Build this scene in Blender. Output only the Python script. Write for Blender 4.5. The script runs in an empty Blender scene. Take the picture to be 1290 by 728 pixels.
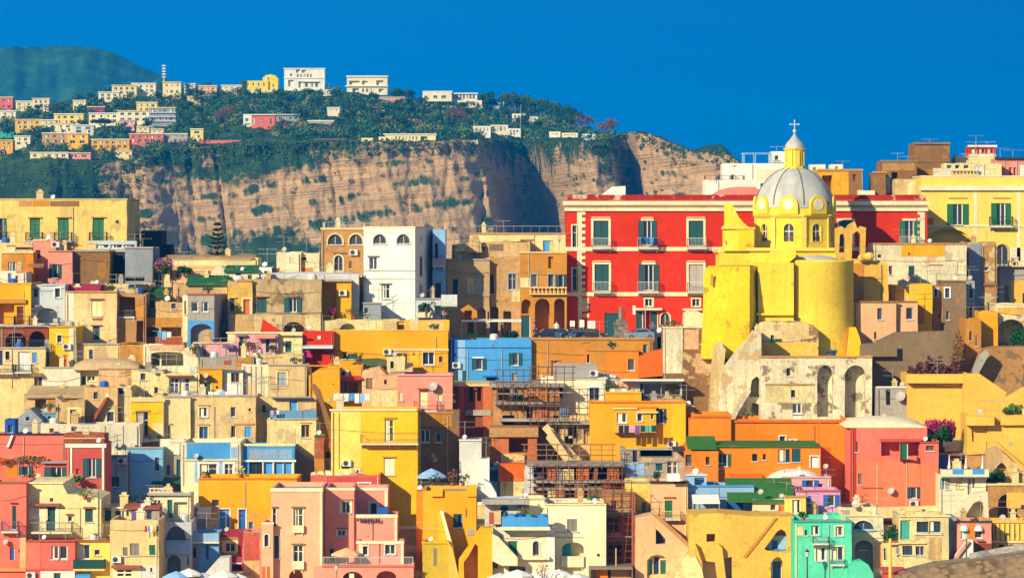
import bpy, math, random
from mathutils import Vector, noise
from mathutils.geometry import tessellate_polygon
R = math.radians
rnd = random.Random(7)
scn = bpy.context.scene
COL = scn.collection
# ---- the place: eye 33 m above the harbour, long lens; photo pixel (px,py) at distance Y (metres)
F, EYE, CX, CY = 5040.0, 33.0, 645.0, 290.0
def PX(px, Y): return (px-CX)*Y/F
def PZ(py, Y): return EYE+(CY-py)*Y/F
PIAZZA_Y, PIAZZA_Z = 419.0, 21.4
def ground_z(Y):
    if Y >= PIAZZA_Y: return PIAZZA_Z
    py = 766-5.2*(Y-360)
    return max(0.8, PZ(py, Y)) if Y >= 350 else 0.8

# ---------------------------------------------------------------- colours (as painted; some stand in for shaded or sunlit walls)
def lin(c):
    c = c/255.0
    return c/12.92 if c <= .04045 else ((c+.055)/1.055)**2.4
PAL = dict(
 cr=(246,226,160), be=(242,210,144), ta=(226,188,124), st=(202,174,126), sd=(140,118,86), wh=(242,240,222), gw=(214,216,208), pw=(238,230,198), cs=(240,126,84), yq=(247,214,118),
 ye=(250,192,10), yp=(248,218,100), yc=(242,190,76), go=(242,172,14), or_=(238,132,6), od=(228,104,12), oc=(206,140,44), br=(150,108,62),
 pk=(232,138,122), pp=(240,152,128), sa=(243,188,136), co=(240,118,96), cp=(234,106,92), re=(208,40,0), rd=(176,20,28), cm=(206,84,76), cd=(160,30,60),
 bl=(68,158,222), bd=(20,92,176), lb=(146,190,226), sb=(104,160,200), sh=(150,160,166), li=(226,160,200), lp=(232,172,176), tu=(84,216,176), tt=(60,170,150),
 te=(0,74,76), gr=(0,104,58), gd=(30,92,36), gs=(44,118,40), db=(16,40,84), gy=(132,124,112), gl=(176,170,158), dk=(52,46,44), tn=(196,146,84), tc=(206,112,62), bk=(172,84,52),
 nv=(40,48,74), pu=(110,92,140), ro=(150,70,40), mg=(196,20,120), iv=(244,232,190), lg=(196,206,206), ch=(255,214,24), cg=(158,166,170))
def rgb(c, k=.86):
    if isinstance(c, str): c = PAL[c]
    return tuple(lin(v)*k for v in c)

MATS = {}
def nodes_of(name):
    m = bpy.data.materials.new(name); m.use_nodes = True
    nt = m.node_tree; b = nt.nodes['Principled BSDF']
    return m, nt, b
def N(nt, t, **kw):
    n = nt.nodes.new(t)
    for k, v in kw.items():
        if k.startswith('i_'):
            n.inputs[k[2:].replace('_', ' ')].default_value = v
        else: setattr(n, k, v)
    return n
def mixc(nt, fac, a, b, mode='MIX'):
    n = nt.nodes.new('ShaderNodeMix'); n.data_type = 'RGBA'; n.blend_type = mode
    for s, v in ((0, fac), (6, a), (7, b)):
        if hasattr(v, 'links'): nt.links.new(v, n.inputs[s])
        else: n.inputs[s].default_value = v if s == 0 else (*v, 1)
    return n.outputs[2]
def ramp(nt, src, a, b):
    n = nt.nodes.new('ShaderNodeMapRange'); n.inputs['From Min'].default_value = a; n.inputs['From Max'].default_value = b
    n.interpolation_type = 'SMOOTHSTEP'
    nt.links.new(src, n.inputs['Value']); return n.outputs['Result']
def objcoord(nt, sc=(1, 1, 1)):
    tc = N(nt, 'ShaderNodeTexCoord'); oi = N(nt, 'ShaderNodeObjectInfo')
    m1 = N(nt, 'ShaderNodeMath', operation='MULTIPLY'); m1.inputs[1].default_value = 137.0
    nt.links.new(oi.outputs['Random'], m1.inputs[0])
    va = N(nt, 'ShaderNodeVectorMath', operation='ADD')
    nt.links.new(tc.outputs['Object'], va.inputs[0]); nt.links.new(m1.outputs[0], va.inputs[1])
    return va.outputs[0], oi
def noise_t(nt, vec, scale, det=5, rough=.6, stretch=None):
    if stretch:
        mp = N(nt, 'ShaderNodeMapping'); mp.inputs['Scale'].default_value = stretch
        nt.links.new(vec, mp.inputs['Vector']); vec = mp.outputs['Vector']
    n = N(nt, 'ShaderNodeTexNoise'); n.inputs['Scale'].default_value = scale; n.inputs['Detail'].default_value = det; n.inputs['Roughness'].default_value = rough
    nt.links.new(vec, n.inputs['Vector']); return n.outputs['Fac']
def plaster(c, wear=.4, under=None, k=.86):
    key = ('pl', c, wear, under, k)
    if key in MATS: return MATS[key]
    m, nt, b = nodes_of('plaster')
    base = rgb(c, k)
    v, oi = objcoord(nt)
    big = noise_t(nt, v, .22, 4, .55)
    mid = noise_t(nt, v, 1.1, 6, .65)
    fine = noise_t(nt, v, 5.0, 4, .7)
    streak = noise_t(nt, v, 1.0, 5, .7, (2.2, 2.2, .16))
    lo = tuple(x*(1-.22*min(1, wear+.25)) for x in base); hi = tuple(min(1, x*1.15+.01) for x in base)
    c1 = mixc(nt, ramp(nt, big, .3, .7), lo, hi)
    c1 = mixc(nt, ramp(nt, mid, .35, .75), c1, tuple(x*(1-.16*wear) for x in base))
    # rain streaks and grime
    g = (.20, .14, .07)
    f = ramp(nt, streak, .54-.1*wear, .80-.1*wear)
    fm = N(nt, 'ShaderNodeMath', operation='MULTIPLY'); fm.inputs[1].default_value = min(.8, .10+.55*wear)
    nt.links.new(f, fm.inputs[0])
    c2 = mixc(nt, fm.outputs[0], c1, tuple(.35*x+.5*y for x, y in zip(base, g)))
    # bare patches where the paint has gone
    if wear > .25:
        u = rgb(under, .8) if under else tuple(.45*x+.55*y for x, y in zip(base, (.42, .30, .18)))
        pn = noise_t(nt, v, .55, 8, .62)
        th = .70-.17*wear
        pf = ramp(nt, pn, th, th+.035)
        pm = N(nt, 'ShaderNodeMath', operation='MULTIPLY'); pm.inputs[1].default_value = min(.95, .35+.6*wear)
        nt.links.new(pf, pm.inputs[0])
        c2 = mixc(nt, pm.outputs[0], c2, mixc(nt, fine, tuple(x*.7 for x in u), u))
        dn = noise_t(nt, v, 1.6, 8, .7)
        df = ramp(nt, dn, .66-.10*wear, .76-.06*wear)
        dm = N(nt, 'ShaderNodeMath', operation='MULTIPLY'); dm.inputs[1].default_value = .75*wear
        nt.links.new(df, dm.inputs[0])
        c2 = mixc(nt, dm.outputs[0], c2, tuple(x*.42+.01 for x in base))
    c3 = mixc(nt, ramp(nt, fine, .25, .8), mixc(nt, .10+.2*wear, c2, (.13, .085, .04), 'MIX'), c2)
    fl = noise_t(nt, v, 3.4, 9, .75, (1, 1, .6)); fk = noise_t(nt, v, 9.0, 5, .7)
    q1 = N(nt, 'ShaderNodeMath', operation='MULTIPLY'); q1.inputs[1].default_value = min(.7, .12+.6*wear); nt.links.new(ramp(nt, fl, .49, .64), q1.outputs[0].node.inputs[0])
    c3 = mixc(nt, q1.outputs[0], c3, tuple(x*.48+y for x, y in zip(base, (.014, .010, .005))))
    q2 = N(nt, 'ShaderNodeMath', operation='MULTIPLY'); q2.inputs[1].default_value = .08+.34*wear; nt.links.new(ramp(nt, fk, .56, .7), q2.inputs[0])
    c3 = mixc(nt, q2.outputs[0], c3, tuple(min(1, x*1.28+.03) for x in base))
    nt.links.new(c3, b.inputs['Base Color'])
    b.inputs['Roughness'].default_value = .92; b.inputs['Specular IOR Level'].default_value = .15
    bp = N(nt, 'ShaderNodeBump'); bp.inputs['Strength'].default_value = .25+.5*wear; bp.inputs['Distance'].default_value = .06
    nt.links.new(fl, bp.inputs['Height']); nt.links.new(bp.outputs[0], b.inputs['Normal'])
    MATS[key] = m; return m
def stonework(c, sc=1.6, k=.86):
    key = ('sw', c, sc, k)
    if key in MATS: return MATS[key]
    m, nt, b = nodes_of('stonework')
    base = rgb(c, k); v, oi = objcoord(nt)
    vo = N(nt, 'ShaderNodeTexVoronoi'); vo.inputs['Scale'].default_value = sc
    mp = N(nt, 'ShaderNodeMapping'); mp.inputs['Scale'].default_value = (1, 1, 1.7); nt.links.new(v, mp.inputs['Vector'])
    nt.links.new(mp.outputs[0], vo.inputs['Vector'])
    big = noise_t(nt, v, .35, 6, .65)
    bw = N(nt, 'ShaderNodeRGBToBW'); nt.links.new(vo.outputs['Color'], bw.inputs[0])
    c1 = mixc(nt, bw.outputs[0], tuple(x*.62 for x in base), tuple(min(1, x*1.25) for x in base))
    c2 = mixc(nt, ramp(nt, vo.outputs['Distance'], .42, .62), c1, tuple(x*.45 for x in base))
    c3 = mixc(nt, ramp(nt, big, .35, .7), c2, tuple(x*1.1+.02 for x in base))
    nt.links.new(c3, b.inputs['Base Color']); b.inputs['Roughness'].default_value = .95
    bp = N(nt, 'ShaderNodeBump'); bp.inputs['Strength'].default_value = .7; bp.inputs['Distance'].default_value = .08
    nt.links.new(bw.outputs[0], bp.inputs['Height']); nt.links.new(bp.outputs[0], b.inputs['Normal'])
    MATS[key] = m; return m
def paint(c, rough=.55, k=.86, metal=0, var=.25):
    key = ('pt', c, rough, k, metal, var)
    if key in MATS: return MATS[key]
    m, nt, b = nodes_of('painted')
    base = rgb(c, k); v, oi = objcoord(nt)
    n1 = noise_t(nt, v, 2.3, 4, .6)
    nt.links.new(mixc(nt, n1, tuple(x*(1-var) for x in base), tuple(min(1, x*(1+var)) for x in base)), b.inputs['Base Color'])
    b.inputs['Roughness'].default_value = rough; b.inputs['Metallic'].default_value = metal
    MATS[key] = m; return m
def glass():
    if 'glass' in MATS: return MATS['glass']
    m, nt, b = nodes_of('window_glass'); v, oi = objcoord(nt)
    nt.links.new(mixc(nt, oi.outputs['Random'], (.012, .018, .028), (.07, .075, .08)), b.inputs['Base Color'])
    b.inputs['Roughness'].default_value = .12; MATS['glass'] = m; return m
def leafm(c, k=.8, var=.45):
    key = ('lf', c, k, var)
    if key in MATS: return MATS[key]
    m, nt, b = nodes_of('foliage'); v, oi = objcoord(nt)
    base = rgb(c, k); n1 = noise_t(nt, v, .9, 3, .6); n2 = noise_t(nt, v, 9, 2, .5)
    c1 = mixc(nt, ramp(nt, n1, .35, .65), tuple(x*(1-var) for x in base), tuple(min(1, x*(1+var)) for x in base))
    c2 = mixc(nt, ramp(nt, n2, .3, .7), tuple(x*.7 for x in base), c1)
    nt.links.new(c2, b.inputs['Base Color']); b.inputs['Roughness'].default_value = .8; b.inputs['Specular IOR Level'].default_value = .2
    MATS[key] = m; return m
def stripes(c1, c2, sc=3.0):
    key = ('sp', c1, c2, sc)
    if key in MATS: return MATS[key]
    m, nt, b = nodes_of('striped_cloth'); tc = N(nt, 'ShaderNodeTexCoord')
    w = N(nt, 'ShaderNodeTexWave'); w.inputs['Scale'].default_value = sc; nt.links.new(tc.outputs['Object'], w.inputs['Vector'])
    nt.links.new(mixc(nt, ramp(nt, w.outputs['Fac'], .45, .55), rgb(c1), rgb(c2)), b.inputs['Base Color']); b.inputs['Roughness'].default_value = .9
    MATS[key] = m; return m

# ---------------------------------------------------------------- mesh builder
class MB:
    def __init__(s): s.v = []; s.f = []; s.m = []
    def add(s, vs, fs, mi=0):
        o = len(s.v); s.v += [tuple(p) for p in vs]; s.f += [tuple(i+o for i in f) for f in fs]; s.m += [mi]*len(fs); return s
    def quad(s, a, b, c, d, mi=0): return s.add([a, b, c, d], [(0, 1, 2, 3)], mi)
    def box(s, x0, x1, y0, y1, z0, z1, mi=0):
        return s.add([(x0,y0,z0),(x1,y0,z0),(x1,y1,z0),(x0,y1,z0),(x0,y0,z1),(x1,y0,z1),(x1,y1,z1),(x0,y1,z1)],
                     [(0,3,2,1),(4,5,6,7),(0,1,5,4),(1,2,6,5),(2,3,7,6),(3,0,4,7)], mi)
    def tube(s, p, q, r, n=6, r2=None, mi=0, cap=True):
        p, q = Vector(p), Vector(q); d = (q-p)
        if d.length < 1e-6: return s
        d.normalize(); a = d.orthogonal().normalized(); b = d.cross(a); r2 = r if r2 is None else r2
        vs = [p+(a*math.cos(2*math.pi*i/n)+b*math.sin(2*math.pi*i/n))*r for i in range(n)]+[q+(a*math.cos(2*math.pi*i/n)+b*math.sin(2*math.pi*i/n))*r2 for i in range(n)]
        fs = [(i, (i+1) % n, n+(i+1) % n, n+i) for i in range(n)]
        if cap: fs += [tuple(range(n))[::-1], tuple(range(n, 2*n))]
        return s.add(vs, fs, mi)
    def lathe(s, prof, n=24, c=(0, 0, 0), mi=0, a0=0, a1=2*math.pi, facet=None):
        full = abs(a1-a0-2*math.pi) < 1e-6; cols = n if full else n+1
        vs = []
        for r, z in prof:
            for i in range(cols):
                a = a0+(a1-a0)*i/n
                vs.append((c[0]+r*math.cos(a), c[1]+r*math.sin(a), c[2]+z))
        fs = []
        for j in range(len(prof)-1):
            for i in range(n):
                k = (i+1) % cols
                fs.append((j*cols+i, j*cols+k, (j+1)*cols+k, (j+1)*cols+i))
        return s.add(vs, fs, mi)
    def ball(s, c, r, sx=1, sy=1, sz=1, n=10, mi=0):
        prof = [(max(1e-4, math.sin(math.pi*j/n)), -math.cos(math.pi*j/n)) for j in range(n+1)]
        o = len(s.v); s.lathe(prof, n+2, mi=mi)
        s.v[o:] = [(c[0]+x*r*sx, c[1]+y*r*sy, c[2]+z*r*sz) for x, y, z in s.v[o:]]; return s
    def roughen(s, amp, ztop, seed=0, step=.8):           # old masonry is not plane: cut the quads up and push them about a little
        vs, fs = [], []
        for f in s.f:
            P = [Vector(s.v[i]) for i in f]
            if len(P) == 4:
                nu = min(24, max(1, round(max((P[1]-P[0]).length, (P[2]-P[3]).length)/step))); nv = min(24, max(1, round(max((P[3]-P[0]).length, (P[2]-P[1]).length)/step))); o = len(vs)
                for i in range(nu+1):
                    for j in range(nv+1):
                        a, c = i/nu, j/nv; vs.append(P[0]*(1-a)*(1-c)+P[1]*a*(1-c)+P[2]*a*c+P[3]*(1-a)*c)
                fs += [(o+i*(nv+1)+j, o+(i+1)*(nv+1)+j, o+(i+1)*(nv+1)+j+1, o+i*(nv+1)+j+1) for i in range(nu) for j in range(nv)]
            else: o = len(vs); vs += P; fs.append(tuple(range(o, o+len(P))))
        out = []
        for p in vs:
            q = p*.55+Vector((seed, seed*.7, 0)); n1 = noise.noise(q); n2 = noise.noise(q+Vector((9, 3, 5)))
            t = max(0, min(1, (p.z-ztop+1.0)))
            out.append((p.x+amp*n2*.8, p.y+amp*n1*.6, p.z+t*amp*1.9*noise.noise(Vector((p.x*.8+seed, p.y*.8, 2.2)))+t*amp*.9*noise.noise(Vector((p.x*2.7+seed, p.y*2.7, 4)))))
        s.v = out; s.f = fs; s.m = [0]*len(fs); return s
    def poly_face(s, outer, holes, y, mi=0):           # outer/holes: lists of (x,z)
        loops = [[Vector((x, z, 0)) for x, z in outer]]+[[Vector((x, z, 0)) for x, z in h] for h in holes]
        tris = tessellate_polygon(loops)
        flat = [p for L in loops for p in L]
        vs = [(p.x, y, p.y) for p in flat]; fs = []
        for t in tris:
            a, b, c = (flat[i] for i in t)
            ar = (b.x-a.x)*(c.y-a.y)-(c.x-a.x)*(b.y-a.y)
            if abs(ar) < 1e-9: continue
            fs.append(tuple(t) if ar > 0 else (t[0], t[2], t[1]))
        return s.add(vs, fs, mi)
    def facade(s, x0, x1, z0, z1, holes, y=0, mi=0):     # rectangle with openings, cut on a grid; arched heads get spandrels
        bb = []
        for h in holes:
            a, b_ = max(x0, min(p[0] for p in h)), min(x1, max(p[0] for p in h)); c, d_ = max(z0, min(p[1] for p in h)), min(z1, max(p[1] for p in h)); bb.append((a, b_, c, d_))
        xs = sorted({round(v, 5) for q in bb for v in q[:2]} | {x0, x1}); zs = sorted({round(v, 5) for q in bb for v in q[2:]} | {z0, z1})
        for i in range(len(xs)-1):
            for j in range(len(zs)-1):
                xm, zm = (xs[i]+xs[i+1])/2, (zs[j]+zs[j+1])/2
                if xs[i+1]-xs[i] < 1e-4 or zs[j+1]-zs[j] < 1e-4 or any(a < xm < b_ and c < zm < d_ for a, b_, c, d_ in bb): continue
                s.quad((xs[i], y, zs[j]), (xs[i+1], y, zs[j]), (xs[i+1], y, zs[j+1]), (xs[i], y, zs[j+1]), mi)
        for h, (a, b_, c, d_) in zip(holes, bb):
            if len(h) == 4 and abs(h[2][1]-h[3][1]) < 1e-5: continue
            tp = [p for p in h[1:]] if len(h) > 4 else [h[2], h[3]]
            tp = sorted(tp, key=lambda p: p[0])
            for p, q in zip(tp[:-1], tp[1:]):
                if q[0]-p[0] > 1e-6: s.quad((p[0], y, p[1]), (q[0], y, q[1]), (q[0], y, d_), (p[0], y, d_), mi)
        return s
    def prism(s, outer, y0, y1, holes=(), mi=0):       # holes: (poly, depth, back)
        s.poly_face(outer, [h[0] for h in holes], y0, mi)
        s.poly_face(outer, [h[0] for h in holes if not h[2] and h[1] >= abs(y1-y0)-.004], y1, mi)
        n = len(outer)
        for i in range(n):
            (xa, za), (xb, zb) = outer[i], outer[(i+1) % n]
            s.quad((xa, y0, za), (xb, y0, zb), (xb, y1, zb), (xa, y1, za), mi)
        for h in holes: s.reveal(h[0], y0, h[1], h[2], mi)
        return s
    def reveal(s, poly, y0, depth, back=True, mi=0):
        n = len(poly)
        for i in range(n):
            (xa, za), (xb, zb) = poly[i], poly[(i+1) % n]
            s.quad((xa, y0, za), (xb, y0, zb), (xb, y0+depth, zb), (xa, y0+depth, za), mi)
        if back: s.poly_face(poly, [], y0+depth, mi)
    def build(s, name, mats, parent=None, smooth=False):
        me = bpy.data.meshes.new(name); me.from_pydata(s.v, [], s.f)
        if not isinstance(mats, (list, tuple)): mats = [mats]
        for m in mats: me.materials.append(m)
        if len(mats) > 1: me.polygons.foreach_set('material_index', s.m)
        if smooth: me.polygons.foreach_set('use_smooth', [True]*len(me.polygons))
        me.update()
        o = bpy.data.objects.new(name, me); COL.objects.link(o)
        if parent: o.parent = parent
        return o
def tag(o, label, cat, grp=None, kind=None):
    if label: o['label'] = label
    if cat: o['category'] = cat
    if grp: o['group'] = grp
    if kind: o['kind'] = kind
    return o
def thing(name, label, cat, loc=(0, 0, 0), rz=0, grp=None):
    o = bpy.data.objects.new(name, None); COL.objects.link(o); o.location = loc; o.rotation_euler = (0, 0, rz); o.empty_display_size = .2
    return tag(o, label, cat, grp)
def copy_tree(o, parent=None):
    c = o.copy(); COL.objects.link(c)
    if parent: c.parent = parent
    for ch in list(o.children): copy_tree(ch, c)
    return c
def archpoly(x0, x1, z0, z1, n=10, rise=None):
    w = (x1-x0)/2; r = min(rise if rise else w, z1-z0-.02); xc = (x0+x1)/2; zs = z1-r
    return [(x0, z0), (x1, z0)]+[(xc+w*math.cos(math.pi*i/n), zs+r*math.sin(math.pi*i/n)) for i in range(n+1)]
def rectpoly(x0, x1, z0, z1): return [(x0, z0), (x1, z0), (x1, z1), (x0, z1)]

# ---------------------------------------------------------------- facade items
def kv(tok):
    d = {}
    for t in tok:
        a, b = t.split('='); d[a] = b
    return d
def parse(spec):
    out = []
    for it in spec.split(';'):
        t = it.split()
        if not t: continue
        nums = []; opt = {}
        for q in t[1:]:
            if '=' in q:
                a, b = q.split('='); opt[a] = b
            else:
                try: nums.append(float(q))
                except ValueError: opt['c'] = q
        out.append((t[0], nums, opt))
    return out
def shutter_leaf(par, x0, x1, z0, z1, y0, col, nm='shutter'):
    b = MB(); b.box(x0, x1, y0, y0+.05, z0, z1)
    fw = min(.08, (x1-x0)*.25)
    n = max(2, int((z1-z0)/.16))
    for i in range(n):                                     # louvre slats, sunk between the stiles
        za = z0+fw+(z1-z0-2*fw)*i/n
        b.add([(x0+fw, y0-.012, za), (x1-fw, y0-.012, za), (x1-fw, y0-.002, za+(z1-z0-2*fw)/n*.8), (x0+fw, y0-.002, za+(z1-z0-2*fw)/n*.8)], [(0, 1, 2, 3)])
    b.box(x0, x0+fw, y0-.03, y0-.001, z0, z1); b.box(x1-fw, x1, y0-.03, y0-.001, z0, z1)
    return b.build(nm, paint(col, .5), par)
def window_parts(root, k, x0, x1, z0, z1, o, y=0.0):
    """one window or door: frame > pane, shutters, surround, lintel, sill"""
    c = o.get('c'); f = o.get('f', 'gl' if k == 'A' else 'gw'); w = x1-x0; h = z1-z0
    arch = k in ('A',)
    big = 'door' if k == 'd' else 'window'
    b = MB(); t = min(.09, w*.13); yf = y+.17
    if arch:
        po = archpoly(x0, x1, z0, z1); pi = archpoly(x0+t, x1-t, z0+t, z1-t)
        b.prism(po, yf, yf+.06, [(pi, .06, False)])
    elif k == 'd':
        b.box(x0, x0+t, yf, yf+.08, z0, z1); b.box(x1-t, x1, yf, yf+.08, z0, z1); b.box(x0+t, x1-t, yf, yf+.08, z1-t, z1)
    else:
        b.box(x0, x0+t, yf, yf+.06, z0, z1); b.box(x1-t, x1, yf, yf+.06, z0, z1)
        b.box(x0+t, x1-t, yf, yf+.06, z0, z0+t); b.box(x0+t, x1-t, yf, yf+.06, z1-t, z1)
    xm = (x0+x1)/2
    if k not in ('d',) and w > .75:
        b.box(xm-t*.55, xm+t*.55, yf-.012, yf+.058, z0+t+.002, z1-t-(.1*w if arch else 0))
    if k == 'w' and h > 1.5: b.box(x0+t, x1-t, yf-.02, yf+.05, z0+h*.66, z0+h*.66+.06)
    fr = b.build(big, paint(f, .5), root)
    if k == 'd':
        p = MB(); p.box(x0+t, x1-t, yf+.03, yf+.08, z0, z1-t)
        for i in range(2):
            for s in (0, 1):
                xa = x0+t+.08+(w/2-t)*s
                p.box(xa, xa+w/2-t-.16, yf+.015, yf+.028, z0+.12+(h-.3)*.5*i, z0+.05+(h-.3)*.5*(i+1))
        p.build('door_leaf', paint(c or 'te', .5), fr)
    elif arch: MB().poly_face(archpoly(x0, x1, z0, z1), [], yf+.045).build('pane', glass(), fr)
    elif k != 'S': MB().quad((x0+t*.5, yf+.045, z0), (x1-t*.5, yf+.045, z0), (x1-t*.5, yf+.045, z1), (x0+t*.5, yf+.045, z1)).build('pane', glass(), fr)
    if k == 'w' and 'cu' not in o and w > .6 and rnd.random() < .4: o = dict(o, cu=rnd.choice(['.28', '.4', '.5', '.62']))
    if k == 'w' and o.get('cu'):
        q = MB(); q.box(x0+t, x0+w*float(o['cu']), yf+.02, yf+.035, z0+t, z1-t); q.build('curtain', paint('iv', .9), fr)
    if k == 'S':
        shutter_leaf(fr, x0+.01, xm-.012, z0, z1, yf-.05, c or 'te'); shutter_leaf(fr, xm+.012, x1-.01, z0, z1, yf-.05, c or 'te')
    if k == 's':
        sw = o.get('_sw', w*.6)
        shutter_leaf(fr, x0-sw, x0-.01, z0, z1, y-.055, c or 'te'); shutter_leaf(fr, x1+.01, x1+sw, z0, z1, y-.055, c or 'te')
    if 't' in o:
        T = float(o.get('tw', .2)); q = MB()
        if arch: q.prism(archpoly(x0-T, x1+T, z0, z1+T), y-.05, y-.003, [(archpoly(x0+.002, x1-.002, z0+.002, z1-.002), .047, False)])
        else:
            q.box(x0-T, x0, y-.05, y+.1, z0, z1); q.box(x1, x1+T, y-.05, y+.1, z0, z1); q.box(x0-T-.02, x1+T+.02, y-.06, y+.1, z1, z1+T)
        q.build('surround', plaster(o['t'], .25), fr)
    if 'l' in o:
        e = (0.0 if k != 's' else .0); q = MB(); zt = z1+(.0 if 't' not in o else float(o.get('tw', .2)))
        q.box(x0-.2-e, x1+.2+e, y-.22, y+.06, zt+.05, zt+.15); q.build('lintel', plaster(o['l'], .4), fr)
    if k not in ('d',) and 'nosill' not in o:
        q = MB(); q.box(x0-.1, x1+.1, y-.12, y+.11, z0-.09, z0-.003); q.build('sill', plaster(o.get('k', 'gw'), .4), fr)
    return fr
def railing(par, pts, h, col='dk', style='r', nm='railing', gap=.14):
    """pts: list of (x,y,z) along the floor edge"""
    b = MB()
    for (p, q) in zip(pts[:-1], pts[1:]):
        p, q = Vector(p), Vector(q); L = (q-p).length; n = max(1, int(L/gap))
        up = Vector((0, 0, h))
        if style == 'g':
            b.quad(p+Vector((0, 0, .08)), q+Vector((0, 0, .08)), q+up, p+up)
            b.tube(p+up, q+up, .025, 5); continue
        b.tube(p+up, q+up, .028, 5); b.tube(p+Vector((0, 0, .1)), q+Vector((0, 0, .1)), .018, 4)
        for i in range(n+1):
            a = p+(q-p)*i/n; b.tube(a, a+up, .03 if i in (0, n) else .013, 4, cap=False)
    return b.build(nm, paint(col, .5), par)

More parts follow.
